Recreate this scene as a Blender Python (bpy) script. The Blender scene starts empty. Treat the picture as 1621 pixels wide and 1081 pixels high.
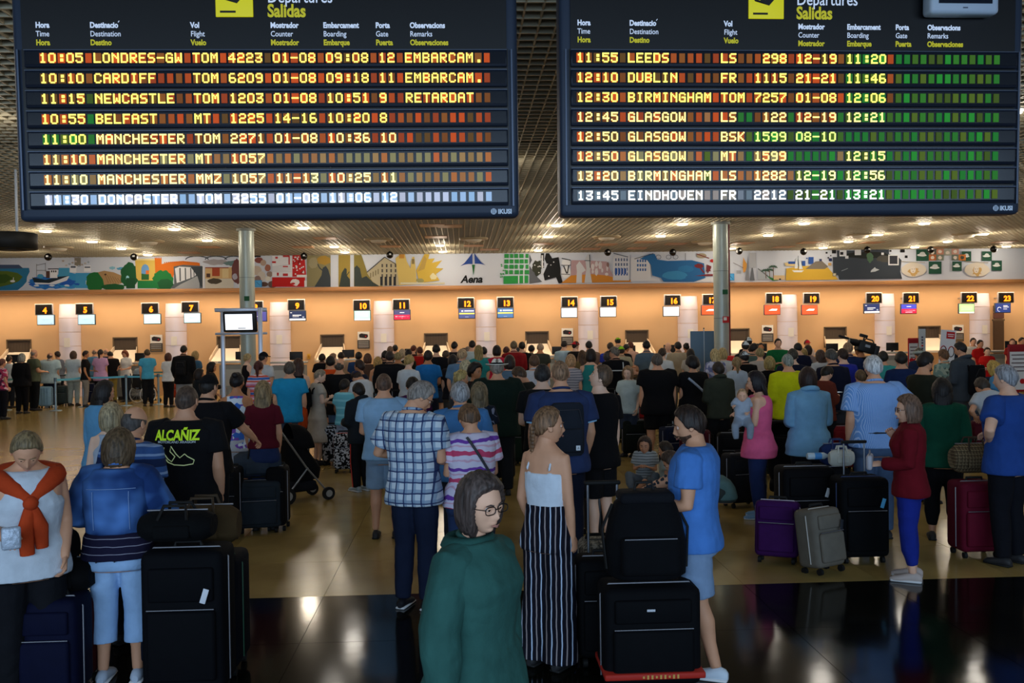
import bpy, bmesh, math, random
import numpy as np
from mathutils import Vector, Matrix, Euler
random.seed(7); np.random.seed(7)
SC = bpy.context.scene
COL = SC.collection
PI = math.pi
# ------------------------------------------------------------------ camera
F = 1500.0
CAM = Vector((0, 0, 2.25))
TH = math.radians(3)
RM = (Matrix.Rotation(-TH, 3, 'Z') @ Matrix.Rotation(PI/2 - math.atan(22.5/F), 3, 'X') @ Matrix.Rotation(-0.0138, 3, 'Z'))
cd = bpy.data.cameras.new('camera'); cam = bpy.data.objects.new('camera', cd); COL.objects.link(cam)
cam.matrix_world = Matrix.Translation(CAM) @ RM.to_4x4()
cd.sensor_width = 36; cd.lens = F/1621*36; cd.clip_end = 200
SC.camera = cam
SC.view_settings.view_transform = 'Standard'; SC.view_settings.look = 'None'
SC.view_settings.exposure = 0.0; SC.view_settings.gamma = 1; SC.view_settings.use_curve_mapping = False
# ------------------------------------------------------------------ world and large lights
W = bpy.data.worlds.new('world'); SC.world = W; W.use_nodes = True
W.node_tree.nodes['Background'].inputs[0].default_value = (0.35, 0.5, 0.9, 1)
W.node_tree.nodes['Background'].inputs[1].default_value = 0.03
def area(name, loc, rot, sx, sy, power, col):
    l = bpy.data.lights.new(name, 'AREA'); l.shape = 'RECTANGLE'; l.size = sx; l.size_y = sy
    l.energy = power; l.color = col
    o = bpy.data.objects.new(name, l); COL.objects.link(o); o.location = loc; o.rotation_euler = rot
    return o
# daylight through the glazed front of the terminal, behind and above the camera
area('daylight_window', (-1.0, -6.0, 3.2), (math.radians(84), 0, 0), 26, 3.2, 1650, (0.56, 0.76, 1.0))
# warm strip above the check-in desks, under the fascia
area('desk_strip_light', (1.0, 33.47, 3.60), (math.radians(3), 0, 0), 46, 0.12, 720, (1.0, 0.74, 0.48))
SPOT_W = 44
# ------------------------------------------------------------------ helpers
def ray(px, py):
    return RM @ Vector(((px-810.5)/F, (540.5-py)/F, -1.0))
def hy(px): return 518 - 0.0138*(px-810)
def atd(px, py, s):
    "point seen at pixel px,py whose scale is s pixels per metre"
    return CAM + ray(px, py)*(F/s)
def floor_at(px, s):
    p = atd(px, hy(px), s); return Vector((p.x, p.y, 0))
def on_y(px, py, Y):
    r = ray(px, py); return CAM + r*(Y/r.y)
def on_z(px, py, Z):
    r = ray(px, py); return CAM + r*((Z-CAM.z)/r.z)
def lin(h):
    if isinstance(h, str):
        h = h.lstrip('#'); h = [int(h[i:i+2], 16)/255 for i in (0, 2, 4)]
    return tuple((c/12.92 if c <= .04045 else ((c+.055)/1.055)**2.4) for c in h)
MC = {}
def mat(h, rough=.85, metal=0, emit=0, noise=0, nscale=8, bump=0, spec=.3):
    k = (h, rough, metal, emit, noise, nscale, bump, spec)
    if k in MC: return MC[k]
    m = bpy.data.materials.new('paint_'+str(len(MC))); m.use_nodes = True
    nt = m.node_tree; b = nt.nodes['Principled BSDF']; c = lin(h)+(1,)
    b.inputs['Base Color'].default_value = c; b.inputs['Roughness'].default_value = rough
    b.inputs['Metallic'].default_value = metal; b.inputs['Specular IOR Level'].default_value = spec
    if emit:
        b.inputs['Emission Color'].default_value = c; b.inputs['Emission Strength'].default_value = emit
    if noise or bump:
        tc = nt.nodes.new('ShaderNodeTexCoord'); n = nt.nodes.new('ShaderNodeTexNoise')
        n.inputs['Scale'].default_value = nscale; n.inputs['Detail'].default_value = 5
        nt.links.new(tc.outputs['Object'], n.inputs['Vector'])
        if noise:
            mx = nt.nodes.new('ShaderNodeMixRGB'); mx.blend_type = 'MULTIPLY'; mx.inputs[0].default_value = noise
            mx.inputs[1].default_value = c
            cr = nt.nodes.new('ShaderNodeValToRGB'); cr.color_ramp.elements[0].position = .35; cr.color_ramp.elements[1].position = .65
            cr.color_ramp.elements[0].color = (.25, .25, .25, 1); cr.color_ramp.elements[1].color = (1, 1, 1, 1)
            nt.links.new(n.outputs[0], cr.inputs[0]); nt.links.new(cr.outputs[0], mx.inputs[2]); nt.links.new(mx.outputs[0], b.inputs['Base Color'])
        if bump:
            bp = nt.nodes.new('ShaderNodeBump'); bp.inputs['Strength'].default_value = bump; bp.inputs['Distance'].default_value = .02
            nt.links.new(n.outputs[0], bp.inputs['Height']); nt.links.new(bp.outputs[0], b.inputs['Normal'])
    MC[k] = m; return m
def fabric(h): return mat(h, .9, 0, 0, .22, 7, .8, .15)
def pattern(kind, cols, sc=1.0, sc2=1.0):
    "woven or printed fabric with a procedural pattern in the wearer's own coordinates"
    k = ('pat', kind, tuple(cols), sc, sc2)
    if k in MC: return MC[k]
    m = bpy.data.materials.new('fabric_'+kind+'_'+str(len(MC))); m.use_nodes = True
    nt = m.node_tree; N = nt.nodes; L = nt.links; b = N['Principled BSDF']; b.inputs['Roughness'].default_value = .9; b.inputs['Specular IOR Level'].default_value = .15
    tc = N.new('ShaderNodeTexCoord'); sp = N.new('ShaderNodeSeparateXYZ')
    nz = N.new('ShaderNodeTexNoise'); nz.inputs['Scale'].default_value = 7; L.new(tc.outputs['Object'], nz.inputs['Vector'])
    def M(op, a, bb=0.0):
        n = N.new('ShaderNodeMath'); n.operation = op
        for i, v in enumerate((a, bb)):
            if isinstance(v, (int, float)): n.inputs[i].default_value = v
            else: L.new(v, n.inputs[i])
        return n.outputs[0]
    def mix(fac, a, bb, mode='MIX'):
        n = N.new('ShaderNodeMixRGB'); n.blend_type = mode
        for i, v in enumerate((fac, a, bb)):
            if isinstance(v, str): n.inputs[i].default_value = lin(v)+(1,)
            elif isinstance(v, (int, float)): n.inputs[i].default_value = v
            else: L.new(v, n.inputs[i])
        return n.outputs[0]
    wob = N.new('ShaderNodeVectorMath'); wob.operation = 'MULTIPLY_ADD'
    L.new(nz.outputs[1] if len(nz.outputs) > 1 else nz.outputs[0], wob.inputs[0])
    a = {'tiedye': .10, 'camo': .05}.get(kind, .02)
    wob.inputs[1].default_value = (a, a, a); L.new(tc.outputs['Object'], wob.inputs[2])
    L.new(wob.outputs[0], sp.inputs[0])
    x, y, z = sp.outputs
    if kind == 'h':      # horizontal bands: base, band
        f = M('FRACT', M('MULTIPLY', z, 1/(.06*sc))); c = mix(M('LESS_THAN', f, .28*sc2), cols[0], cols[1])
        if len(cols) > 2:
            f2 = M('FRACT', M('MULTIPLY', z, 1/(.17*sc))); c = mix(M('LESS_THAN', f2, .3), c, cols[2])
        if len(cols) > 3:
            f2 = M('FRACT', M('MULTIPLY', z, 1/(.11*sc))); c = mix(M('LESS_THAN', f2, .3), c, cols[3])
    elif kind == 'v':
        ang = M('ADD', M('MULTIPLY', x, 1.0), M('MULTIPLY', y, .6))
        f = M('FRACT', M('MULTIPLY', ang, 1/(.03*sc))); c = mix(M('LESS_THAN', f, .3*sc2), cols[0], cols[1])
        if len(cols) > 2:
            f2 = M('FRACT', M('MULTIPLY', ang, 1/(.06*sc))); c = mix(M('LESS_THAN', f2, .12), c, cols[2])
    elif kind == 'plaid':
        c = cols[0]
        for ax, p, w, cc in ((x, .075, .45, cols[2]), (z, .085, .45, cols[2]), (x, .075, .16, cols[1]), (z, .085, .14, cols[1])):
            f = M('FRACT', M('ADD', M('MULTIPLY', ax, 1/(p*sc)), .13)); c = mix(M('MULTIPLY', M('LESS_THAN', f, w), .75 if cc == cols[2] else .9), c, cc)
    elif kind == 'tiedye':
        f = M('FRACT', M('ADD', M('MULTIPLY', z, 1/.23), .45)); c = mix(M('LESS_THAN', f, .16), cols[0], cols[1])
        f = M('FRACT', M('ADD', M('MULTIPLY', z, 1/.23), 0.0)); c = mix(M('LESS_THAN', f, .13), c, cols[2])
        f = M('FRACT', M('ADD', M('MULTIPLY', z, 1/.115), .3)); c = mix(M('MULTIPLY', M('LESS_THAN', f, .12), .4), c, cols[1])
    elif kind == 'faded':
        v = N.new('ShaderNodeTexNoise'); v.inputs['Scale'].default_value = 3.2; L.new(tc.outputs['Object'], v.inputs['Vector'])
        r = N.new('ShaderNodeValToRGB'); r.color_ramp.elements[0].position = .42; r.color_ramp.elements[1].position = .64; L.new(v.outputs[0], r.inputs[0])
        c = mix(r.outputs[0], cols[0], cols[1])
    else:                # blotches
        v = N.new('ShaderNodeTexVoronoi'); v.inputs['Scale'].default_value = 16/sc; L.new(wob.outputs[0], v.inputs['Vector'])
        vs = N.new('ShaderNodeSeparateXYZ'); L.new(v.outputs['Color'], vs.inputs[0])
        c = mix(M('GREATER_THAN', vs.outputs[0], .55), cols[0], cols[1])
        if len(cols) > 2: c = mix(M('GREATER_THAN', vs.outputs[1], .75), c, cols[2])
    L.new(c, b.inputs['Base Color']) if not isinstance(c, str) else None
    bp = N.new('ShaderNodeBump'); bp.inputs['Strength'].default_value = .8; bp.inputs['Distance'].default_value = .02
    L.new(nz.outputs[0], bp.inputs['Height']); L.new(bp.outputs[0], b.inputs['Normal'])
    MC[k] = m; return m
def hairmat(h):
    k = ('hair', h)
    if k in MC: return MC[k]
    m = bpy.data.materials.new('hair_'+str(len(MC))); m.use_nodes = True
    nt = m.node_tree; N = nt.nodes; L = nt.links; b = N['Principled BSDF']; b.inputs['Roughness'].default_value = .55; b.inputs['Specular IOR Level'].default_value = .35
    tc = N.new('ShaderNodeTexCoord'); mp = N.new('ShaderNodeMapping'); mp.inputs['Scale'].default_value = (70, 70, 7)
    n = N.new('ShaderNodeTexNoise'); n.inputs['Scale'].default_value = 1.0; n.inputs['Detail'].default_value = 3
    L.new(tc.outputs['Object'], mp.inputs[0]); L.new(mp.outputs[0], n.inputs['Vector'])
    r = N.new('ShaderNodeValToRGB'); c = lin(h)
    r.color_ramp.elements[0].position = .35; r.color_ramp.elements[1].position = .7
    r.color_ramp.elements[0].color = tuple(v*.45 for v in c)+(1,); r.color_ramp.elements[1].color = tuple(min(1, v*1.5) for v in c)+(1,)
    L.new(n.outputs[0], r.inputs[0]); L.new(r.outputs[0], b.inputs['Base Color'])
    bp = N.new('ShaderNodeBump'); bp.inputs['Strength'].default_value = .6; bp.inputs['Distance'].default_value = .01
    L.new(n.outputs[0], bp.inputs['Height']); L.new(bp.outputs[0], b.inputs['Normal'])
    MC[k] = m; return m
def tag(o, label=None, cat=None, group=None, kind=None):
    if label: o['label'] = label
    if cat: o['category'] = cat
    if group: o['group'] = group
    if kind: o['kind'] = kind
    return o
def empty(name, loc, rz=0, label=None, cat=None, group=None, M=None, kind=None):
    o = bpy.data.objects.new(name, None); COL.objects.link(o); o.empty_display_size = .1
    if M is not None: o.matrix_world = M
    else: o.location = loc; o.rotation_euler = (0, 0, rz)
    return tag(o, label, cat, group, kind)
class MB:
    "collects geometry, then links it as ONE mesh object"
    def __init__(s): s.v = []; s.f = []; s.m = []; s.sm = []
    def add(s, vs, fs, mi=0, smooth=False):
        b = len(s.v); s.v.extend([tuple(v) for v in vs])
        for f in fs: s.f.append(tuple(i+b for i in f)); s.m.append(mi); s.sm.append(smooth)
        return s
    def box(s, c, d, mi=0, R=None):
        x, y, z = d[0]/2, d[1]/2, d[2]/2; vs = [Vector((a, b, e)) for a in (-x, x) for b in (-y, y) for e in (-z, z)]
        if R is not None: vs = [R @ v for v in vs]
        return s.add([v+Vector(c) for v in vs], [(0, 1, 3, 2), (4, 6, 7, 5), (0, 4, 5, 1), (2, 3, 7, 6), (0, 2, 6, 4), (1, 5, 7, 3)], mi)
    def rbox(s, c, d, r=.02, mi=0, seg=2, R=None):
        bm = bmesh.new(); bmesh.ops.create_cube(bm, size=1)
        for v in bm.verts: v.co = Vector((v.co.x*d[0], v.co.y*d[1], v.co.z*d[2]))
        bmesh.ops.bevel(bm, geom=list(bm.edges), offset=min(r, min(d)*.49), segments=seg, affect='EDGES', profile=.5)
        vs = [v.co.copy() for v in bm.verts]
        if R is not None: vs = [R @ v for v in vs]
        bm.verts.index_update(); fs = [[v.index for v in f.verts] for f in bm.faces]; bm.free()
        return s.add([v+Vector(c) for v in vs], fs, mi, True)
    def rings(s, rs, mi=0, cap=True, smooth=True, closed=False):
        n = len(rs[0]); vs = [p for r in rs for p in r]; fs = []
        for i in range(len(rs)-1 + (1 if closed else 0)):
            a = i*n; b = ((i+1) % len(rs))*n
            for j in range(n):
                k = (j+1) % n; fs.append((a+j, a+k, b+k, b+j))
        s.add(vs, fs, mi, smooth)
        if cap and not closed:
            s.add(rs[0], [tuple(range(n-1, -1, -1))], mi); s.add(rs[-1], [tuple(range(n))], mi)
        return s
    def tube(s, pts, rad, n=8, mi=0, closed=False, flat=1.0, smooth=True):
        pts = [Vector(p) for p in pts]; N = len(pts)
        if isinstance(rad, (int, float)): rad = [rad]*N
        rs = []; ux = None
        for i, p in enumerate(pts):
            a = pts[(i-1) % N] if (closed or i > 0) else p; b = pts[(i+1) % N] if (closed or i < N-1) else p
            t = (b-a); t = t.normalized() if t.length > 1e-9 else Vector((0, 0, 1))
            if ux is None: ux = t.cross(Vector((0, 0, 1)) if abs(t.z) < .9 else Vector((0, 1, 0))).normalized()
            ux = (ux - t*ux.dot(t)); ux = ux.normalized() if ux.length > 1e-6 else t.orthogonal().normalized()
            uy = t.cross(ux)
            rs.append([p + ux*(math.cos(2*PI*j/n)*rad[i]) + uy*(math.sin(2*PI*j/n)*rad[i]*flat) for j in range(n)])
        return s.rings(rs, mi, True, smooth, closed)
    def cyl(s, a, b, r, n=16, mi=0, r2=None): return s.tube([a, b], [r, r if r2 is None else r2], n, mi)
    def sph(s, c, r, n=10, m=6, mi=0, sc=(1, 1, 1)):
        rs = [[(c[0]+math.sin(PI*(i+.02)/(m+.04))*math.cos(2*PI*j/n)*r*sc[0], c[1]+math.sin(PI*(i+.02)/(m+.04))*math.sin(2*PI*j/n)*r*sc[1], c[2]+math.cos(PI*(i+.02)/(m+.04))*r*sc[2]) for j in range(n)] for i in range(m+1)]
        return s.rings(rs[::-1], mi)
    def prism(s, pts, y0, y1, mi=0):
        "polygon in the xz plane given depth from y0 to y1"
        n = len(pts); vs = [(p[0], y0, p[1]) for p in pts]+[(p[0], y1, p[1]) for p in pts]
        return s.add(vs, [tuple(range(n)), tuple(range(2*n-1, n-1, -1))]+[(i, i+n, (i+1) % n+n, (i+1) % n) for i in range(n)], mi)
    def build(s, name, mats, parent=None, **kw):
        me = bpy.data.meshes.new(name); me.from_pydata(s.v, [], s.f)
        for m in (mats if isinstance(mats, (list, tuple)) else [mats]): me.materials.append(m)
        if s.f:
            me.polygons.foreach_set('material_index', s.m); me.polygons.foreach_set('use_smooth', s.sm)
        me.update()
        o = bpy.data.objects.new(name, me); COL.objects.link(o)
        if parent is not None: o.parent = parent
        return tag(o, **kw)
def text(body, size, m, parent, loc, name='lettering', bold=0, align='LEFT', rot=(PI/2, 0, 0), shear=0, sx=1.0, spacing=1.0, depth=.0008):
    cu = bpy.data.curves.new('t', 'FONT'); cu.body = body; cu.size = size; cu.offset = bold; cu.align_x = align; cu.shear = shear
    cu.extrude = depth; cu.resolution_u = 3; cu.space_character = spacing
    t = bpy.data.objects.new('t', cu); me = bpy.data.meshes.new_from_object(t); bpy.data.objects.remove(t)
    me.materials.clear(); me.materials.append(m)
    o = bpy.data.objects.new(name, me); COL.objects.link(o); o.parent = parent; o.location = loc; o.rotation_euler = rot; o.scale = (sx, 1, 1)
    return o
def dup(o, parent=None):
    c = o.copy(); COL.objects.link(c)
    if parent is not None: c.parent = parent
    for ch in list(o.children): dup(ch, c)
    return c
# ------------------------------------------------------------------ the room
YF, YW, ZC = 33.3, 34.4, 4.85
SPOT_N = 15
XL, XR = -24.0, 25.0
def node_floor(name, base, vary, rough, tile=None, joint='000000', sc=.5):
    m = bpy.data.materials.new(name); m.use_nodes = True; nt = m.node_tree; N = nt.nodes; L = nt.links; b = N['Principled BSDF']
    tc = N.new('ShaderNodeTexCoord'); n = N.new('ShaderNodeTexNoise'); n.inputs['Scale'].default_value = sc; n.inputs['Detail'].default_value = 8
    L.new(tc.outputs['Object'], n.inputs['Vector'])
    r = N.new('ShaderNodeValToRGB'); r.color_ramp.elements[0].position = .35; r.color_ramp.elements[1].position = .7
    r.color_ramp.elements[0].color = lin(base)+(1,); r.color_ramp.elements[1].color = lin(vary)+(1,)
    L.new(n.outputs[0], r.inputs[0]); L.new(r.outputs[0], b.inputs['Base Color'])
    b.inputs['Roughness'].default_value = rough; b.inputs['Specular IOR Level'].default_value = .5 if rough > .15 else .22
    bp = N.new('ShaderNodeBump'); bp.inputs['Strength'].default_value = .05; bp.inputs['Distance'].default_value = .02
    n2 = N.new('ShaderNodeTexNoise'); n2.inputs['Scale'].default_value = 2.5; L.new(tc.outputs['Object'], n2.inputs['Vector'])
    L.new(n2.outputs[0], bp.inputs['Height']); L.new(bp.outputs[0], b.inputs['Normal'])
    return m
M_TAN = node_floor('polished_tan_stone', '9a8048', 'b39a5c', .2, sc=1.2)
M_BLK = node_floor('polished_black_stone', '0b0b07', '14130d', .11, sc=2)
# line between the tan and the black paving
e0, e1 = on_z(370, 947, 0), on_z(1600, 913.5, 0)
EY = (e0.y+e1.y)/2
fl = MB().box(((XL+XR)/2, (YW+1+EY)/2, -.06), (XR-XL, YW+1-EY, .10)).build('floor', mat('5a4c2c', .6), kind='structure')
# black border slabs: each its own piece, tan slabs joined further off
def slabs(x0, x1, y0, y1, tx, ty, m, name, limit=200):
    i = 0; y = y1
    proto = None
    while y > y0+.01:
        yy = max(y-ty, y0); x = x0
        while x < x1-.01:
            o = MB().box((0, 0, 0), (tx-.004, (y-yy)-.004, .02)).build(name, m, fl) if proto is None or abs((y-yy)-proto[1]) > .01 else proto[0].copy()
            if proto is None: proto = (o, y-yy)
            if o.name not in COL.objects: COL.objects.link(o)
            o.location = (x+tx/2, (y+yy)/2, -.01)
            x += tx
        y = yy
slabs(-7.2, 9.6, EY-7.2, EY, 1.2, 1.2, M_BLK, 'paving_slab')
slabs(-12, 14.4, EY, EY+1.2*6, 1.2, 1.2, M_TAN, 'floor_slab')
far = MB(); y = EY+1.2*6
while y < YW:
    x = XL
    while x < XR:
        far.box((x+.6, min(y+.6, YW+.2), -.01), (1.197, 1.197, .02)); x += 1.2
    y += 1.2
for sx_ in (-1, 1):
    for k in range(6):
        for i in range(9):
            x = (-12-.6-1.2*i) if sx_ < 0 else (14.4+.6+1.2*i)
            far.box((x, EY+.6+1.2*k, -.01), (1.197, 1.197, .02))
far.build('distant_floor_slabs', M_TAN, fl, kind='stuff')
MB().box(((XL+XR)/2, (EY-7.2-9)/2, -.06), (XR-XL, EY-7.2+9+14, .1)).build('under_floor', mat('15140f', .5), fl)
# back wall with belt openings
M_WALL = mat('dcb487', .75, 0, 0, .04, 1.5, .02)
WALLX = [30, 198, 362, 526, 690, 850, 1008, 1168, 1322, 1471]
def wx(px, py=540): return on_y(px, py, YW).x
OPW, OPZ0, OPZ1 = .80, 1.05, None
opn = []
for px, py in zip(WALLX, (538, 534.5, 532, 530, 528, 525, 523, 520.5, 518, 516.5)):
    t = on_y(px, py, YW); opn.append((t.x, t.z-.75, t.z))
wb = MB(); xs = XL
for x, z0, z1 in opn:
    a, b_ = x-.40, x+.40
    wb.box(((xs+a)/2, YW+.1, 2.5), (a-xs, .2, 5)); wb.box((x, YW+.1, z0/2), (.8, .2, z0)); wb.box((x, YW+.1, (z1+5)/2), (.8, .2, 5-z1)); xs = b_
wb.box(((xs+XR)/2, YW+.1, 2.5), (XR-xs, .2, 5))
wall = wb.build('wall_back', M_WALL, kind='structure')
# side walls, far outside the frame, and the wall the camera stands in front of is open glass
MB().box((XL-.1, 14, 2.5), (.2, 42, 5)).build('wall_left', mat('8a8478', .8), kind='structure')
MB().box((XR+.1, 14, 2.5), (.2, 42, 5)).build('wall_right', mat('8a8478', .8), kind='structure')
# fascia
zb, zt = 3.74, ZC+.1
fs = MB().box(((XL+XR)/2, YF+.06, (zb+zt)/2), (XR-XL, .12, zt-zb)).build('trim_1', mat('d4dae6', .6), kind='structure')
tag(fs, 'long white fascia above the check-in desks carrying a painted mural')
MB().rbox(((XL+XR)/2, YF-.06, 3.66), (XR-XL, .34, .14), .03).build('lip', mat('c98f5c', .35), fs)
MB().box(((XL+XR)/2, (YF+YW)/2+.1, 3.72), (XR-XL, YW-YF, .06)).build('soffit', mat('8d6a48', .6), fs)
# ceiling: dark deck, open metal grid below it
ce = MB().box(((XL+XR)/2, 14.5, ZC+.42), (XR-XL, 39.5, .1)).build('ceiling', mat('5c564a', .9), kind='structure')
M_SL = mat('b5ab90', .5, .2, spec=.5)
g = MB(); k = 0
yy = 13.4
while yy < YF-.05:
    g.box(((XL+XR)/2, yy, ZC+.03), (XR-XL, .022, .06)); yy += .2
xx = XL+.1
while xx < XR:
    g.box((xx, 14.4, ZC+.02), (.016, 38, .045)); xx += .15
g.build('distant_slats', M_SL, ce, kind='stuff')
pr = None; yy = 5.0
while yy < 13.4:
    if pr is None: pr = MB().box((0, 0, 0), (14, .022, .07)).build('slat', M_SL, ce); o = pr
    else: o = pr.copy(); COL.objects.link(o)
    o.location = (.6, yy, ZC+.03); yy += .2
# recessed downlights
LP = [(72,364),(276,361),(146,381),(328,379),(192,392),(234,402),(26,395),(480,359),(529,389),(546,398),(696,387),(701,397),(882,355),(868,373),(852,395),(1080,353),(1046,372),(1158,392),(1216,371),(1273,352),(1343,381),(1303,391),(1390,370),(1463,352),(1500,381),(1448,390),(1557,369),(1593,389)]
ROWS = 'far left of the left column,left of the left column,far left of the left column,left of the left column,far left of the left column,left of the left column,far left edge of the picture'.split(',')
M_LAMP = mat('fff4de', .5, 0, 6); M_RIM = mat('d8d2c4', .4, .3)
ORD = 'first second third fourth fifth sixth seventh eighth ninth tenth eleventh twelfth thirteenth fourteenth fifteenth sixteenth seventeenth eighteenth nineteenth twentieth'.split()
def nth(i, n): return ('leftmost' if i == 0 else 'rightmost' if i == n-1 else ORD[i]+' from the left')
def where(px):
    marks = [(106,'cladding column by desk 5'),(275,'cladding column by desk 7'),(391,'left round pillar'),(441,'cladding column by desk 9'),(606,'cladding column by desk 11'),(769,'cladding column by desk 13'),(932,'cladding column by desk 15'),(1090,'cladding column by desk 16'),(1141,'right round pillar'),(1249,'cladding column by desk 19'),(1404,'cladding column by desk 21'),(1555,'cladding column by desk 23')]
    m = min(marks, key=lambda q: abs(q[0]-px)); d = px-m[0]
    return ('in line with the ' if abs(d) < 12 else 'left of the ' if d < 0 else 'right of the ')+m[1]
proto = None
def rowof(py): return 0 if py < 366 else 1 if py < 376 else 2 if py < 386 else 3 if py < 393 else 4
for i, (px, py) in enumerate(LP):
    rw = sorted(q[0] for q in LP if rowof(q[1]) == rowof(py))
    p = on_z(px, py, ZC); p.y = min(p.y, YF-.35)
    dist = 'nearest row' if py < 366 else 'second row' if py < 376 else 'third row' if py < 386 else 'row near the mural' if py < 393 else 'row touching the mural'
    if proto is None:
        r = empty('downlight', p)
        MB().tube([(0, 0, -.02), (0, 0, .03)], .17, 20).build('rim', M_RIM, r); MB().tube([(0, 0, -.05), (0, 0, -.015)], [.13, .135], 20).build('diffuser', M_LAMP, r); proto = r
    else: r = dup(proto); r.location = p
    tag(r, 'lit ceiling downlight, %s, %s' % (dist, nth(rw.index(px), len(rw))), 'ceiling light', 'downlights in the slatted ceiling')
    l = bpy.data.lights.new('downlight_lamp', 'POINT'); l.energy = SPOT_W; l.color = (1, .86, .68); l.shadow_soft_size = .20
    lo = bpy.data.objects.new('downlight_lamp', l); COL.objects.link(lo); lo.location = p - Vector((0, 0, .16))
for ri, Y in enumerate((8.2, 11.4, 14.6, 17.8, 21.0)):  # unseen rows added to light the crowd, skipped where they would show
    for X in (-12.4, -9.3, -6.2, -3.1, 0, 3.1, 6.2, 9.3, 12.4, 15.5):
        q_ = RM.transposed() @ (Vector((X+.6, Y, ZC))-CAM); pxx = 810.5+F*q_.x/-q_.z; pyy = 540.5-F*q_.y/-q_.z
        if pyy < 350 and (795 < pxx < 895 or -30 < pxx < 30 or 1600 < pxx < 1660): continue
        r = dup(proto); r.location = (X+.6, Y, ZC); tag(r, 'added unseen downlight above the crowd, row %s from the front, %s' % (('first', 'second', 'third', 'fourth', 'fifth')[ri], nth(round((X+12.4)/3.1), 10)), 'ceiling light', 'added unseen downlights above the crowd')
        l = bpy.data.lights.new('downlight_lamp', 'POINT'); l.energy = SPOT_N; l.color = (1, .93, .84); l.shadow_soft_size = .20
        lo = bpy.data.objects.new('downlight_lamp', l); COL.objects.link(lo); lo.location = r.location - Vector((0, 0, .16))
# round air diffusers, cameras, small brown access panels
for i, (px, py) in enumerate([(93,391),(236,381),(599,378),(750,377),(960,374),(1116,382),(1362,371),(1530,370)]):
    p = on_z(px, py, ZC); r = empty('air_diffuser', p, 0, 'pale round air diffuser in the ceiling, %s of eight' % nth(i, 8), 'vent', 'round ceiling air diffusers')
    MB().tube([(0, 0, .03), (0, 0, -.03), (0, 0, -.05)], [.42, .42, .38], 20).build('plate', mat('9a8a6c', .5), r)
    MB().tube([(0, 0, -.05), (0, 0, -.10), (0, 0, -.12)], [.24, .2, .1], 20).build('cone', mat('cfc8b8', .5), r)
for i, (px, py) in enumerate([(76,402),(212,402),(481,401),(617,399),(962,395),(1065,395),(1170,393),(1272,394),(1373,391),(1473,391),(1573,390)]):
    p = on_z(px, py-1, ZC); p.y = min(p.y, YF-.5); r = empty('security_camera', p, 0, 'small dark dome camera above the mural, %s of eleven' % nth(i, 11), 'camera', 'security cameras above the mural')
    MB().cyl((0, 0, .03), (0, 0, -.05), .03, 8).build('stem', mat('222222', .5), r)
    MB().sph((0, 0, -.12), .12, 12, 8).build('dome', mat('0c0c0c', .2), r); MB().box((.02, -.1, -.10), (.06, .08, .05)).build('lens_box', mat('dddddd', .4), r)
for i, (px, py) in enumerate([(684,357),(712,358),(515,377),(480,391),(618,390),(690,375),(750,389),(775,395),(860,386),(935,394),(960,387),(1022,383),(1070,386),(1008,393),(1175,385),(1280,384),(1380,384),(1240,391),(1590,383),(1480,392),(330,391),(300,400)]):
    p = on_z(px, py, ZC-.012); MB().box(p, (.62, .62, .02)).build('ceiling_panel', mat('b58c68', .5), ce)
# round pillars
def pillar(px, s, lab, rad=.19):
    p = floor_at(px, s); r = empty('round_pillar', p, 0, lab, 'column')
    MB().tube([(0, 0, 0), (0, 0, ZC)], rad, 28).build('shaft', mat('a9b3ac', .35, .25, 0, .12, 1.2), r)
    for z in (1.2, 2.4, 3.6): MB().tube([(0, 0, z), (0, 0, z+.012)], rad+.002, 28).build('joint_ring', mat('6f7872', .5), r)
    MB().tube([(0, 0, ZC-.06), (0, 0, ZC)], rad+.05, 28).build('collar', mat('8d8f86', .5), r)
    return r, p
r1, p1 = pillar(392.5, 62, 'grey metal pillar behind the framed white screen')
r2, p2 = pillar(1142, 62, 'grey metal pillar with red pipe beside the blue screens')
MB().box((.03, -.2, 3.07-.0), (.13, .02, .12)).build('exit_sign', mat('1d5a34', .6), r1, label='small green pictogram sign')
MB().box((.05, -.2, 3.07), (.13, .02, .12)).build('exit_sign', mat('1d5a34', .6), r2, label='small green pictogram sign')
sg = MB().box((.06, -.2, 2.37), (.16, .02, .16)).build('hose_sign', mat('c21f1c', .6), r2, label='red hose sign with white symbol')
MB().box((-.02, -.012, .02), (.08, .006, .08)).build('symbol', mat('e8e4dc', .6), sg).location = (.06, -.2, 2.37)
MB().tube([(.215, .02, 0), (.215, .02, ZC)], .028, 8).build('pipe', mat('7a1512', .4), r2, label='dark red fire pipe')
bb = empty('hose_cabinet', p2+Vector((.25, -.38, 0)), 0, 'bright red hose cabinet at the foot of the right pillar', 'cabinet')
MB().rbox((0, 0, .78), (.62, .3, 1.35), .02).build('body', mat('d2160f', .4), bb)
MB().box((0, -.16, .8), (.5, .02, 1.1)).build('door', mat('b8120c', .4), bb); MB().box((-.2, -.18, .8), (.03, .03, .12)).build('handle', mat('dddddd', .3, .8), bb)
# blue square signs fixed to the fascia
for px, py, lab in ((409, 449, 'small blue square sign below the mural right of the left pillar'), (1157, 438.5, 'small blue square sign below the mural right of the right pillar')):
    p = on_y(px, py, YF-.4); r = empty('square_sign', p, 0, lab, 'sign')
    MB().box((0, 0, 0), (.24, .03, .24)).build('plate', mat('2b86c4', .5), r); MB().box((0, -.018, 0), (.20, .004, .20)).build('field', mat('4aa2dc', .5), r)
    MB().tube([(-.06, -.022, .06), (.06, -.022, -.06)], .008, 6).build('arrow', mat('1a5a90', .5), r); MB().box((0, .18, 0), (.04, .36, .04)).build('bracket', mat('888888', .5), r)
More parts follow.
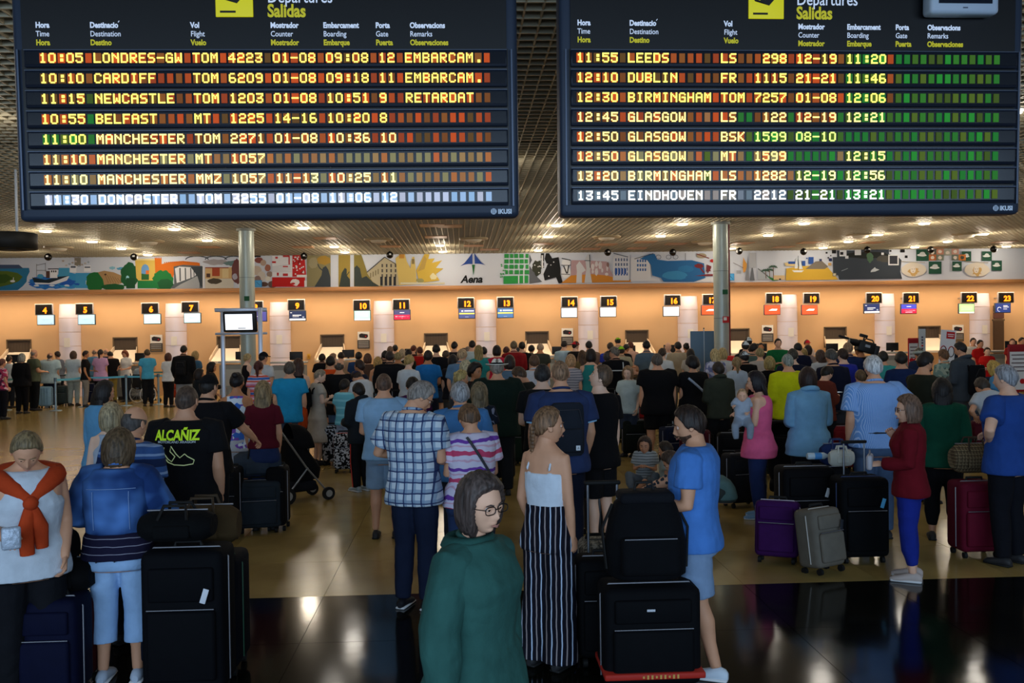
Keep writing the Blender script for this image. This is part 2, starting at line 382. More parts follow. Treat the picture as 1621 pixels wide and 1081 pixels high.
# cladding columns on the back wall
M_STEEL = mat('efe8f6', .42, .1, 0, .03, 3)
CX = [(106, 481), (275, 480), (441, 478), (606, 476), (769, 474), (932, 471), (1090.5, 468.5), (1249, 466), (1404, 464.5), (1555, 464)]
DN = [(4, 5), (6, 7), (8, 9), (10, 11), (12, 13), (14, 15), (16, 17), (18, 19), (20, 21), (22, 23)]
for (px, py), dn in zip(CX, DN):
    t = on_y(px, py, YW-.25); x = t.x; H = t.z
    r = empty('cladding_column', (x, YW-.02, 0), 0, 'brushed steel column between desk signs %d and %d' % dn, 'column', 'steel cladding columns along the back wall')
    z = 0; hs = .478
    zz = [H-i*hs*1.04 for i in range(8)]; zz = [q for q in zz if q > .05]+[0]
    for a, b_ in zip(zz[:-1], zz[1:]):
        w = .37 if a > H-.1 or True else .37
        top = w*.92 if a == zz[0] else w
        rs = []
        for q, ww in ((b_+.006, w), (a-.006, top)):
            rs.append([(ww*math.cos(PI*j/14), -ww*.9*math.sin(PI*j/14), q) for j in range(15)]+[(-ww, .01, q), (ww, .01, q)])
        pm = MB().rings(rs, smooth=True)
        pm.build('panel', M_STEEL, r)
    MB().box((0.02, -.345, 1.93), (.20, .012, .32)).build('notice', mat('f4efe8', .8), r, label='white paper notice')
# belt openings, chutes
for i, (x, z0, z1) in enumerate(opn):
    r = empty('baggage_hatch', (x, YW, z0), 0, 'dark wall hatch with white baggage chute, %s of ten' % nth(i, 10), 'hatch', 'baggage hatches along the back wall')
    h = z1-z0
    MB().box((0, .45, h*.5), (.80, .04, h)).box((0, .25, -.02), (.8, .4, .04)).box((0, .25, h+.02), (.8, .4, .04)).box((-.40, .25, h/2), (.03, .4, h)).box((.40, .25, h/2), (.03, .4, h)).build('recess', mat('3a3028', .8), r)
    fr = MB()
    for c_, d_ in (((0, -.01, h), (.86, .03, .04)), ((-.41, -.01, h/2), (.04, .03, h)), ((.41, -.01, h/2), (.04, .03, h))): fr.box(c_, d_)
    fr.build('frame', mat('6b5a46', .5), r)
    for q in range(8): MB().box((-.35+q*.1, .03, h*.72), (.094, .008, h*.55)).build('curtain_strip', mat('4b4036', .6), r)
    sk = (i-4.5)*-.03
    MB().add([(-.36, .02, h*.42), (.36, .02, h*.42), (.5+sk, -.9, -.12), (-.5+sk, -.9, -.12), (-.36, .02, h*.42-.08), (.36, .02, h*.42-.08), (.5+sk, -.9, -.2), (-.5+sk, -.9, -.2)], [(0, 1, 2, 3), (7, 6, 5, 4), (0, 4, 5, 1), (1, 5, 6, 2), (2, 6, 7, 3), (3, 7, 4, 0)]).build('chute', mat('fbeedb', .5), r)
    for sx_ in (-1, 1): MB().add([(sx_*.38, .02, h*.42+.14), (sx_*.38, .02, h*.35), (sx_*.53+sk, -.9, -.2), (sx_*.53+sk, -.9, -.04), (sx_*.41, .02, h*.42+.14), (sx_*.41, .02, h*.35), (sx_*.56+sk, -.9, -.2), (sx_*.56+sk, -.9, -.04)], [(0, 1, 2, 3), (7, 6, 5, 4), (0, 4, 5, 1), (1, 5, 6, 2), (2, 6, 7, 3), (3, 7, 4, 0)]).build('chute_side', mat('e6d2b6', .4), r)
# desk number signs and monitors
M_FR = mat('b9b5b4', .35, .6); M_BK = mat('0e0a08', .5); M_NUM = mat('ff7a12', .5, 0, 2.6)
SCR = {4: 'b8d8e8', 5: 'b8dce8', 6: 'c4e4e8', 7: 'c4e6ee', 8: '4a4a90', 9: '26304f', 10: 'b4ead0', 11: '47456e', 12: '4a5488', 13: '4a72a8', 14: 'eeeef6', 15: 'f2f2f8', 16: 'f2f2fa', 17: 'ff5a30', 18: 'ff5530', 19: 'ff5a34', 20: '2a3560', 21: '4a50c8', 22: 'b4ee9c', 23: '30407c'}
SX = {4:(69.5,490,72.5,505.5),5:(133.5,489,137,505),6:(237.5,488,241,504),7:(301,486,304.5,502.5),8:(403,485,409,500),9:(469,482.5,471,499),10:(572.5,483,573.5,498.5),11:(635,482,636.5,497.5),12:(737.5,479.5,739,495.5),13:(800,478.5,800,494.5),14:(901.5,478,901,494),15:(963.5,477,962.5,493),16:(1064.5,475,1062.5,492),17:(1125,474,1123,490),18:(1225,472,1222.5,489.5),19:(1284.5,472,1281.5,489.5),20:(1383.5,471.5,1380,487.5),21:(1442,471.5,1438.5,488),22:(1534,471,1530,487.5),23:(1592.5,471,1587.5,486.5)}
for n, (x1, y1, x2, y2) in SX.items():
    Y = YW-.75; a = on_y(x1, y1, Y); b_ = on_y(x2, y2+.8, Y-.02)
    tb = math.radians(0)
    nb = {8: 'partly hidden behind the left pillar', 17: 'partly hidden behind the right pillar'}.get(n, 'above the desks')
    r = empty('number_sign', a, 0, 'black desk sign with orange %d, %s%s' % (n, nth(n-4, 20), '' if n not in (8, 17) else ', half hidden'), 'sign', 'desk number signs')
    w, h = .61, .40; sh = .02*(10-n)/6
    R = Matrix.Rotation(math.radians(4), 3, 'X')
    MB().rbox((0, .03, 0), (w, .07, h), .01).build('frame', M_FR, r); MB().box((0, -.012, 0), (w-.06, .02, h-.06)).build('panel', M_BK, r)
    text(str(n), .27, M_NUM, r, (.04, -.026, -.125), 'numeral', .012, 'CENTER', spacing=1.0)
    MB().box((0, .4, 0), (.05, .72, .05)).build('arm', M_FR, r)
    r = empty('desk_monitor', b_, 0, 'hanging desk monitor, %s, showing a %s' % (nth(n-4, 20), {4:'pale blue page',5:'pale blue page',6:'pale blue page',7:'pale blue page',8:'violet page half hidden',9:'navy page with white bar',10:'mint green page',11:'purple over crimson page',12:'blue page with yellow line',13:'blue page with yellow and green line',14:'white page',15:'white page',16:'white page',17:'orange red page half hidden',18:'orange red page',19:'orange red page',20:'navy page with white bar',21:'blue over red page',22:'light green page',23:'navy page with emblem'}[n]), 'monitor', 'monitors under the number signs')
    w, h = .60, .37
    MB().rbox((0, .03, 0), (w, .07, h), .012).build('casing', mat('3a4452', .4), r); MB().box((0, -.01, 0), (w-.05, .012, h-.05)).build('screen', mat(SCR[n], .4, 0, .9), r)
    MB().box((0, .25, .05), (.05, .4, .05)).build('arm', M_FR, r)
    ov = MB(); ms = [mat('ffffff', .5, 0, .95), mat('e02848', .5, 0, .9), mat('e8e060', .5, 0, .9), mat('9aa4b8', .5, 0, .8), mat('40b060', .5, 0, .8), mat('ffffff', .5, 0, .95)]
    def bar(x, z, ww, hh, mi): ov.box((x, -.0175, z), (ww, .003, hh), mi)
    if n <= 7 or n in (14, 15, 16): ov.tube([(-.07, -.0175, .03), (-.05, -.0175, 0), (-.02, -.0175, -.02)], .004, 5, 3); bar(.2, -.12, .02, .03, 3); bar(0, .02, .3, .004, 3)
    elif n in (9, 20): bar(0, -.13, .55, .06, 0); bar(-.02, .02, .3, .022, 0); bar(-.06, -.03, .22, .012, 0); bar(.2, -.05, .06, .05, 3); bar(-.22, .11, .06, .016, 0)
    elif n == 8: bar(-.1, 0, .2, .02, 0)
    elif n in (11, 21): bar(0, -.08, .55, .16, 1); bar(0, -.06, .46, .035, 0); bar(0, -.12, .26 if n == 21 else .01, .025, 0); bar(0, .08, .16, .02, 0)
    elif n in (12, 13): bar(0, 0, .54, .045, 2); bar(.08, .09, .34, .03, 0); bar(-.16, .09, .06, .04, 0); bar(0, -.12, .12, .02, 3)
    elif n in (17, 18, 19): ov.add([(-.14, -.0175, -.03), (.15, -.0175, -.03), (.18, -.0175, .03), (-.02, -.0175, .035), (-.05, -.0175, .02)], [(0, 1, 2, 3, 4)], 0)
    elif n in (10, 22): bar(0, 0, .42, .006, 0); bar(0, .05, .42, .006, 0); bar(0, -.05, .42, .006, 0); bar(0, -.15, .55, .04, 0)
    elif n == 23:
        ov.tube([(-.14+.07*math.cos(t*.5), -.0175, -.05+.08*math.sin(t*.5)) for t in range(1, 11)], .006, 5, 0); bar(.11, .03, .2, .02, 0); bar(.09, .08, .16, .02, 0); bar(.08, -.04, .14, .015, 0)
    ov.build('page_print', ms, r)
# baggage posters
for i, (px, py) in enumerate(((247.5, 536.5), (575.5, 531.5), (898, 526), (1215, 521), (1516.5, 520.5))):
    p = on_y(px, py, YW-.03); r = empty('baggage_poster', p, 0, 'white poster picturing a dark bag, %s of five' % nth(i, 5), 'poster', 'bag posters on the back wall')
    MB().box((0, 0, 0), (.42, .02, .30)).build('sheet', mat('f2efe8', .7), r)
    MB().prism([(-.15, -.06), (.1, -.09), (.16, -.04), (.15, .05), (-.08, .09), (-.16, .05)], -.016, -.011).build('bag_picture', mat('2b262b', .7), r)
    MB().box((.08, -.018, -.02), (.05, .004, .05)).build('red_mark', mat('b02028', .7), r)
    p2_ = on_y(px, py+13.5, YW-.03); r = empty('notice_board', p2_, 0, 'grey notice of printed lines under the bag poster, %s of five' % nth(i, 5), 'sign', 'grey notices under the bag posters')
    MB().box((0, 0, 0), (.44, .025, .30)).build('plate', mat('4b4745', .6), r)
    for z, c_ in ((.09, 'b9b4ae'), (.03, 'b9b4ae'), (-.03, 'b9b4ae'), (-.09, 'a98a52' if px < 300 or px > 1500 else 'b9b4ae')): MB().box((0, -.015, z), (.36, .006, .022)).build('print_line', mat(c_, .7), r)
# check-in desks
M_DESK = mat('7b8184', .5, .1); M_DTOP = mat('b9bcbc', .3, .4)
for i, (px, s_, w) in enumerate([(30,45,1.6),(212,47,1.0),(372,47,.95),(457,49,1.05),(540,46,1.1),(640,45,1.2),(730,45,1.2),(808,45,1.1),(872,45,1.1),(985,45,1.2),(1050,45,1.1),(1128,45,1.1),(1196,45,1.1),(1306,47,1.35),(1402,47,1.35),(1590,47,1.4)]):
    p = floor_at(px, s_); p.y = min(p.y, YW-1.45); r = empty('check_in_desk', p, 0, 'grey check-in desk by the back wall, %s of sixteen' % nth(i, 16), 'desk', 'check-in desks')
    MB().box((0, 0, .62), (w, .55, 1.0)).build('body', M_DESK, r); MB().box((0, -.28, .7), (w*.8, .02, .55)).build('front_panel', mat('9aa0a2', .4, .1), r)
    MB().rbox((0, -.02, 1.22), (w+.08, .5, .06), .01).build('worktop', M_DTOP, r); MB().box((0, -.02, .06), (w*.94, .5, .12)).build('plinth', mat('2a2a2a', .6), r)
    MB().rbox((w*.2, .1, 1.42), (.42, .04, .27), .01).build('terminal_screen', mat('16171a', .4), r); MB().box((w*.2, .12, 1.28), (.06, .05, .1)).build('terminal_stand', mat('16171a', .4), r)
# yellow wall phone and a wall door by desk 23
p = on_y(489, 564, YW-.03); r = empty('wall_box', p, 0, 'small yellow box on the wall right of desk sign 9', 'box'); MB().rbox((0, -.02, 0), (.11, .06, .18), .01).build('body', mat('e0b040', .5), r); MB().box((0, -.055, .0), (.05, .01, .08)).build('button', mat('c08020', .5), r)
p = on_y(1580.5, 515, YW-.03)
dr = empty('door_1', (p.x, YW, 0), 0, 'narrow brown door right of the last steel column', None, None, None, 'structure')
MB().box((0, -.03, 1.12), (.40, .05, 2.24)).build('leaf', mat('5a4636', .5), dr); MB().box((0, -.03, 2.27), (.46, .06, .06)).build('head_frame', mat('6e5a48', .5), dr)
for k, c_ in enumerate(('6a4640', '4e4238')):
    MB().box((0, -.05, 2.44+k*.26), (.40, .03, .22)).build('sign_plate', mat(c_, .6), dr)
# ------------------------------------------------------------------ the two departure boards
G5 = {'0':'0E11111111110E','1':'040C040404040E','2':'0E11010E10101F','3':'1F01020E01110E','4':'02060A121F0202','5':'1F101E0101110E','6':'0E10101E11110E','7':'1F010204080808','8':'0E11110E11110E','9':'0E11110F01010E',
'A':'0E11111F111111','B':'1E11111E11111E','C':'0E11101010110E','D':'1E11111111111E','E':'1F10101E10101F','F':'1F10101E101010','G':'0E11101711110F','H':'1111111F111111','I':'0E04040404040E','K':'11121418141211','L':'1010101010101F','M':'111B1515111111','N':'11191513111111','O':'0E11111111110E','P':'1E11111E101010','R':'1E11111E141211','S':'0F10100E01011E','T':'1F040404040404','U':'1111111111110E','V':'11111111110A04','W':'11111115151B11','Z':'1F01020408101F',':':'00060600060600','-':'0000001F000000','.':'00000000000606'}
LB = ['10:05 LONDRES-GW TOM 4223 01-08 09:08 12 EMBARCAM. ','10:10 CARDIFF    TOM 6209 01-08 09:18 11 EMBARCAM. ','11:15 NEWCASTLE  TOM 1203 01-08 10:51 9  RETARDAT  ','10:55 BELFAST    MT  1225 14-16 10:20 8            ','11:00 MANCHESTER TOM 2271 01-08 10:36 10           ','11:10 MANCHESTER MT  1057                          ','11:10 MANCHESTER MMZ 1057 11-13 10:25 11           ','11:30 DONCASTER  TOM 3255 01-08 11:06 12           ']
RB = ['11:55 LEEDS      LS   298 12-19 11:20              ','12:10 DUBLIN     FR  1115 21-21 11:46              ','12:30 BIRMINGHAM TOM 7257 01-08 12:06              ','12:45 GLASGOW    LS   122 12-19 12:21              ','12:50 GLASGOW    BSK 1599 08-10                    ','12:50 GLASGOW    MT  1599       12:15              ','13:20 BIRMINGHAM LS  1282 12-19 12:56              ','13:45 EINDHOVEN  FR  2212 21-21 13:21              ']
A_, R_ = .0626, .1422
NAVY = mat('2e3747', .45, .1); NAVY2 = mat('1c222f', .4, .1); BLKB = mat('0b0b0e', .35); EDGE = mat('4c5464', .35, .4); GLASS = mat('10151f', .2, .1)
def cellmats(pal):
    return [mat(c, .6, 0, e) for c, e in pal]
def board(pose, rows, side, uL, uR, uFL, uFR):
    x, y, z, yaw, tilt, rl = pose
    R = (Matrix.Rotation(yaw, 3, 'Z') @ Matrix.Rotation(tilt, 3, 'X') @ Matrix(((math.cos(rl), 0, math.sin(rl)), (0, 1, 0), (-math.sin(rl), 0, math.cos(rl)))))
    M = Matrix.Translation(Vector((x, y, z))) @ R.to_4x4()
    root = empty('departures_board', (0, 0, 0), 0, 'large dark departures board on the %s whose first row is %s' % (side, 'the 10:05 flight' if side == 'left' else 'the 11:55 flight'), 'board', 'departures boards under the ceiling', M)
    TOP, BOT = 1.10, -.645
    cx, w = (uFL+uFR)/2, uFR-uFL
    MB().rbox((cx, .17, (TOP+BOT)/2), (w, .22, TOP-BOT), .04, 0, 3).build('casing', NAVY, root)
    MB().box((cx, .055, (TOP+.56)/2), (w-.16, .03, TOP-.57)).build('header_panel', BLKB, root)
    MB().box((cx, .07, (-.56+.57)/2), (w-.14, .04, 1.13)).build('row_backing', BLKB, root)
    for sx_ in (-1, 1): MB().box((cx+sx_*(w/2-.045), .045, .0), (.012, .02, 1.13)).build('side_trim', EDGE, root)
    for q in (-.33, .33): MB().cyl((cx+w*q, .2, TOP-.02), (cx+w*q, .2, TOP+.35), .03, 10).build('hanger', EDGE, root)
    yel = [mat(c, .6, 0, 1.15) for c in ('ffd84a', 'ffe066', 'fff06a', 'ffe88a', 'fff0a0', 'fff8d8')]
    white = mat('fffdf4', .6, 0, 1.25)
    orange = [mat(c, .6, 0, e) for c, e in (('8a3208', .7), ('a03c08', .7), ('6e3a0a', .65), ('7c4410', .7), ('b04008', .75), ('5a3a0c', .6), ('96420e', .7))]
    orange2 = [mat(c, .6, 0, .8) for c in ('8a5a32', '9a5a2c', '7c6038', 'a2602c', '8a6a40', 'a85228', '78704a')]
    green = [mat(c, .6, 0, e) for c, e in (('365c10', .6), ('2a6a18', .6), ('4a5c10', .6), ('1e7a22', .65), ('3a4e0c', .55), ('22661c', .6), ('186a20', .6))]
    wht = [mat(c, .6, 0, .75) for c in ('8fa8c4', '9ab0c8', 'a8a8b4', '86a4c0', 'b0b4c4')]
    grey = [mat(c, .6, 0, .7) for c in ('6a7078', '7c7468', '5e6a72', '887c74')]
    rnd = random.Random(3 if side == 'left' else 5)
    shared = {}
    for r in range(8):
        v = (3.5-r)*R_
        rp = MB().rbox(((uL+uR)/2, .035, v-.002), (uR-uL, .03, .118), .004, 0, 1).build('flight_row', NAVY2, root)
        MB().box(((uL+uR)/2, .016, v+.058), (uR-uL, .012, .005)).build('edge_highlight', EDGE, rp)  # highlight along the row top, put in as a paler strip
        MB().box(((uL+uR)/2, .018, v+.003), (uR-uL-.02, .004, .086)).build('window_strip', GLASS, rp)
        for c in range(51):
            ch = rows[r][c] if c < len(rows[r]) else ' '
            gm = white if (r == 7) else yel[min(5, (r//2)+1)] if side == 'left' else yel[min(5, r//3+2)]
            if side == 'left':
                pal = wht if r == 7 else orange2 if r >= 5 else orange
                if r == 4 and c < 6: pal = green; gm = yel[2]
                if c == 5 and r in (2, 3) : pal = green
            else:
                pal = grey if r == 7 else orange
                if c >= 32 and not (c == 37 and r < 3): pal = green
                elif r == 4 and c >= 20: pal = green; gm = mat('d8f07a', .6, 0, 1.1)
                elif r in (3, 5, 6) and c in (15, 19, 20, 25, 31): pal = green if rnd.random() < .6 else orange2
                elif r in (5, 6, 7) and c > 24: pal = green
                elif r in (5, 6): pal = orange2
            bg = pal[rnd.randrange(len(pal))]
            key = (ch, bg.name, gm.name)
            if key not in shared:
                mb = MB().box((0, .004, 0), (.041, .008, .066))
                if ch != ' ':
                    mb = MB().box((0, .004, 0), (.050, .008, .068))
                    hx = G5[ch]
                    for j in range(7):
                        bits = int(hx[2*j:2*j+2], 16); k = 0
                        while k < 5:
                            if bits >> (4-k) & 1:
                                k2 = k
                                while k2 < 4 and bits >> (3-k2) & 1: k2 += 1
                                mb.box(((-2+(k+k2)/2)*.0098, -.002, (3-j)*.0098), ((k2-k+1)*.0098+.0012, .006, .0106), 1); k = k2
                            k += 1
                me_o = mb.build('blank_cell' if ch == ' ' else 'character_cell', [bg, gm], rp); shared[key] = me_o.data
            else:
                me_o = bpy.data.objects.new('blank_cell' if ch == ' ' else 'character_cell', shared[key]); COL.objects.link(me_o); me_o.parent = rp
            me_o.location = ((c-25)*A_, .008, v)
    return root, cx
WHT_T = mat('d6dff0', .6, 0, .35); YEL_T = mat('c8bc28', .6, 0, .3); BADGE = mat('d8cc18', .5, 0, .35); INK = mat('101010', .5)  # faint glow put into the colour of the printed headings and pictogram plate
PL = (-1.3577, 6.8834, 3.6989, -.0005, .0373, -.0018); PR = (2.4466, 6.8928, 3.7, .0083, .0367, .0019)
bl, cL = board(PL, LB, 'left', -1.70, 1.71, -1.80, 1.79)
br, cR = board(PR, RB, 'right', -1.63, 1.73, -1.71, 1.80)
def acute(root, u, z, m):
    MB().tube([(u, .037, z), (u+.008, .037, z+.012)], .0028, 6).build('accent', m, root)
def hdr(root, px0, sc, cols, y0, xs, tw=1.0):
    for key, (c1, c2, c3) in cols.items():
        u = (xs[key]-px0)/sc
        dy = y0(xs[key])
        for t, zz, m, bo in ((c1, dy, WHT_T, .0022), (c2, dy-.061, WHT_T, .0004), (c3, dy-.122, YEL_T, .0022)):
            if t == 'Destinació': acute(root, u+.198, zz+.018, WHT_T); t = 'Destinacio'
            text(t, .0545, m, root, (u, .038, zz-.018), 'heading', bo, 'LEFT', sx=.84)
H3 = {'a': ('Hora', 'Time', 'Hora'), 'b': ('Destinació', 'Destination', 'Destino'), 'c': ('Vol', 'Flight', 'Vuelo'), 'd': ('Mostrador', 'Counter', 'Mostrador'), 'e': ('Embarcament', 'Boarding', 'Embarque'), 'f': ('Porta', 'Gate', 'Puerta'), 'g': ('Observacions', 'Remarks', 'Observaciones')}
hdr(bl, 421.5, 224.5, H3, lambda x: .735, dict(a=57.5, b=142, c=299.5, d=426, e=510, f=594, g=649))
hdr(br, 1248, 214, H3, lambda x: .755 if x < 1200 else .738, dict(a=910, b=992, c=1142, d=1261, e=1340, f=1419, g=1471))
for root, px0, sc, xt, xi in ((bl, 421.5, 224.5, 422, 370), (br, 1248, 214, 1258, 1209)):
    u = (xt-px0)/sc; text('Departures', .125, WHT_T, root, (u, .038, .895), 'title', .0008, sx=.80)
    text('Salidas', .125, YEL_T, root, (u, .038, .795), 'title', .004, sx=.82)
    ui = (xi-px0)/sc
    bd = MB().rbox((ui, .034, .93), (.265, .012, .28), .03, 0, 3).build('pictogram_plate', BADGE, root)
    pg = MB(); 
    pg.prism([(ui-.10, .833), (ui-.10, .819), (ui+.01, .819), (ui+.01, .833)], .0265, .024)
    pg.prism([(ui-.085, .915), (ui-.10, .935), (ui+.02, .885), (ui+.11, .985), (ui+.085, .995), (ui-.01, .925), (ui-.03, .985), (ui-.055, .985), (ui-.045, .92)][::-1], .0265, .024)
    pg.build('aircraft_symbol', INK, bd)
for root, u, v in ((bl, 1.60, -.603), (br, 1.60, -.598)):
    lg = MB().tube([(u, .056, v), (u, .052, v)], .022, 16).build('maker_emblem', mat('c8d4e4', .5), root)
    for q in (-.01, 0, .01): MB().box((u+q, .051, v), (.003, .002, .036)).build('stripe', NAVY, lg)
    text('IKUSI', .046, mat('d8e2f0', .5), root, (u+.032, .055, v-.016), 'maker_name', .002, sx=.95)
# small monitor mounted on the right board header
M = br.matrix_world @ Matrix.Translation(Vector(((1515.5-1248)/214, -.06, 1.0)))
mo = empty('header_monitor', (0, 0, 0), 0, 'pale grey framed screen on the header of the right departures board', 'monitor', None, M)
MB().rbox((0, .02, 0), (.52, .14, .40), .03, 0, 3).build('casing', mat('a9b6c6', .4), mo); MB().box((0, -.052, .012), (.40, .012, .28)).build('screen', mat('141a26', .2), mo)
MB().box((0, -.053, -.158), (.035, .004, .008)).build('badge', mat('50586a', .5), mo)

# ------------------------------------------------------------------ painted mural on the fascia
mur = MB(); mcols = []; layer = [0]
def mc(h):
    if h not in mcols: mcols.append(h)
    return mcols.index(h)
def Pg(pts, h):
    layer[0] += 1; y = YF-.002-.00012*layer[0]
    vs = []
    for p in pts:
        q = on_y(p[0], p[1], YF); vs.append((q.x, y, min(q.z, ZC+.02)))
    mur.add(vs, [tuple(range(len(vs)))], mc(h))
def Rr(x0, y0, x1, y1, h): Pg([(x0, y0), (x1, y0), (x1, y1), (x0, y1)], h)
def El(cx, cy, rx, ry, h, n=14): Pg([(cx+rx*math.cos(2*PI*i/n), cy+ry*math.sin(2*PI*i/n)) for i in range(n)], h)
def Bl(cx, cy, rx, ry, h, rg=.25, n=18):
    rr = random.Random(int(cx*7+cy)); Pg([(cx+rx*math.cos(2*PI*i/n)*(1-rg*rr.random()), cy+ry*math.sin(2*PI*i/n)*(1-rg*rr.random())) for i in range(n)], h)
def Ln(x0, y0, x1, y1, w, h):
    d = math.hypot(x1-x0, y1-y0) or 1; a, b_ = -(y1-y0)/d*w/2, (x1-x0)/d*w/2
    Pg([(x0+a, y0+b_), (x1+a, y1+b_), (x1-a, y1-b_), (x0-a, y0-b_)], h)
def bot(x): return 459.5-.0117*x
# lake, lawn and swan
Pg([(-30, 424), (46, 424), (47, 430), (43, 438), (42, 446), (36, 453), (28, bot(28)), (-30, 460)], '2f7da6'); Pg([(-30, 419), (30, 419), (37, 425), (-30, 425)], '4a5a78')
Pg([(-30, 429), (12, 429), (28, 432), (36, 438), (30, 445), (18, 450), (0, 454), (-30, 455)], '5c7228'); Pg([(-30, 436), (10, 434), (20, 440), (8, 448), (-30, 450)], '3f5c20')
El(20, 445, 4, 1.8, 'eef0f2'); Ln(21, 444, 21.5, 439, 1, 'eef0f2')
# fishing boat on blue strokes
Bl(75, 447, 36, 12, '2b77c8', .3, 30); Bl(110, 444, 26, 15, '3b9bd0', .25, 26); Pg([(93, 424), (110, 424), (110, 436), (92, 440)], '4aa0c8'); Bl(108, 447, 14, 7, '2560c0', .4, 22); Rr(120, 432, 146, 456, '46a0d0')
for i in range(10): Bl(50+i*8, 450+(i % 3)*2, 5, 2, ('1f5cc0', 'dfe6ee', '3f8ad8')[i % 3], .4)
Pg([(52, 441), (60, 446), (80, 446), (96, 439), (110, 437), (106, 444), (88, 450), (56, 450)], 'e9eaee'); Pg([(51, 439), (72, 443), (92, 438), (109, 436.5), (95, 442), (78, 448), (54, 447)], '20303c')
Rr(79, 426, 91, 440, 'f2f2f4'); Rr(73, 429, 79, 440, '5a3c34'); Rr(76, 425, 93, 426.5, '20262e')
for i in range(3): Rr(81+i*3.2, 428, 83+i*3.2, 431, '2a2e36')
for a, b_, c_, d_ in ((58, 418, 58, 440), (72, 416, 72, 430), (58, 428, 74, 428), (58, 420, 72, 417)): Ln(a, b_, c_, d_, .7, '3a4048')
Bl(64, 437, 6, 4, '4aa0c8', .3)
Rr(118, 408, 128, 421, '8c8474'); Rr(111, 420, 121, 431, 'f0f2f6'); Rr(133, 420, 144, 430, 'f0f2f6'); Rr(112, 421, 120, 424, '566070'); Rr(134, 422, 143, 424, '566070'); Rr(136, 444, 142, 450, 'f2f4f6')
for i in range(9): Bl(100+i*5, 413+(i*7 % 9), 2.6, 2, ('b8aaa0', 'c8bcb4', 'a8b4c0')[i % 3], .5)
# hill and amphitheatre
Bl(151, 446, 16, 17, '1f6e34', .15, 26); Pg([(155, 431), (165, 428.5), (180, 431), (192, 436), (199, 441), (196, 447), (186, 451), (176, 449), (172, bot(172)), (166, 456), (163, 442)], 'b08c60')
for i in range(6): Ln(166+i*4, 434+i*1.2, 172+i*4, 448, .8, '8a6a44')
El(167, 434.5, 1.8, 1.4, '4a3020'); Bl(180, 454, 22, 6, '1f5a30', .3); Bl(193, 425, 10, 3.5, '5aa4c8', .4); Bl(178, 424, 6, 3, '8ac0d4', .4)
Bl(205, 436, 16, 22, '1d5a34', .2, 26); Bl(202, 440, 3, 5, '9ad0e0', .3); Rr(200, 440, 214, 456.5, '1c5030')
# yellow arch, orange rampart, bushes
Pg([(214, 411), (246, 411), (246, 440), (243, 447), (222, 447), (216, 440)], 'd9b858'); Rr(213, 409.5, 247, 412, 'e8d8a0')
Pg([(224, 424), (226, 420), (230, 418), (234, 420), (236, 424), (236, 443), (224, 443)], '6a9cd0'); Pg([(224, 433), (230, 434), (236, 428), (236, 443), (224, 443)], '2a6434'); Rr(231, 428, 236, 434, 'd8702c')
Pg([(245, 409), (256, 409), (256, 418), (268, 415), (290, 413), (316, 416), (317, 422), (296, 420), (284, 424), (276, 432), (274, 440), (262, 432), (246, 434)], 'd8701c')
for i in range(5): Rr(245+i*2.4, 407.5, 246.3+i*2.4, 409.5, 'd8701c')
for i in range(18): Rr(260+i*3, 413.2+abs(i-8)*.2, 261.6+i*3, 416.5, 'c86418')
Bl(258, 444, 18, 18, '1f7a3a', .2, 28); Rr(218, 444, 274, 456.4, '1f7a40'); Bl(262, 450, 14, 10, '1c5c34', .2, 20)
# grey avenue
Pg([(275, 422), (290, 419), (320, 421), (323, 424), (322, 456), (270, 456.4), (276, 449)], '5a6268')
Pg([(277, 425), (284, 422), (302, 423), (311, 434), (308, 438), (280, 448)], 'e4e6ea'); Pg([(276, 456.3), (286, 450), (312, 437), (316, 438), (316, 456)], 'a8acb0')
for i, x in enumerate((285, 293.5, 302, 307)): Ln(x, 424, x+.5, 445-i*2, 2.2-.3*i, '555c62')
Pg([(302, 422), (322, 422), (322, 456), (317, 452), (313, 438)], '3c444a'); Rr(321, 420, 324, 456.3, 'dfe2e8')
# hills, village square
for cx, w_ in ((312, 18), (342, 17), (370, 14)):
    for j in range(10):
        a0, a1 = PI*(j/10), PI*((j+1)/10); Ln(cx-w_*math.cos(a0), 411-5.5*math.sin(a0), cx-w_*math.cos(a1), 411-5.5*math.sin(a1), 1.6, '3e4850')
Bl(342, 415, 22, 5, 'a8a4a8', .3); Bl(368, 417, 16, 5, '6a8484', .4)
Rr(325, 423, 370, 442, 'd0ac78'); Rr(336, 424, 348, 437, 'a8482c'); Rr(352, 425, 362, 440, 'dcc694'); Rr(325, 441, 370, 456.2, 'cfcabc'); Bl(340, 445, 12, 5, '4c4438', .2); Rr(327, 433, 333, 439, '4a342c'); Rr(325, 423, 362, 424.5, '8a3c2c')
Bl(375, 430, 9, 22, '6e4240', .2, 24); Bl(372, 438, 5, 6, 'a8a8b8', .3)
# still life
for cx, cy, rx, ry, h in ((410, 412, 7, 5, '8c5048'), (417, 416, 5, 5, 'b8a090'), (407, 428, 8, 8, 'c8b8a8'), (424, 424, 5, 6, 'a86c58'), (414, 437, 7, 8, 'd0c8bc'), (427, 434, 5, 5, '9a8478'), (424, 441, 5, 4, 'e0dcd0'), (408, 443, 6, 7, '8c746c'), (418, 450, 7, 4, '6a5048'), (432, 450, 8, 6, '6e5850')): Bl(cx, cy, rx, ry, h, .12, 16)
Rr(402, 404.5, 413, 407, '202020')
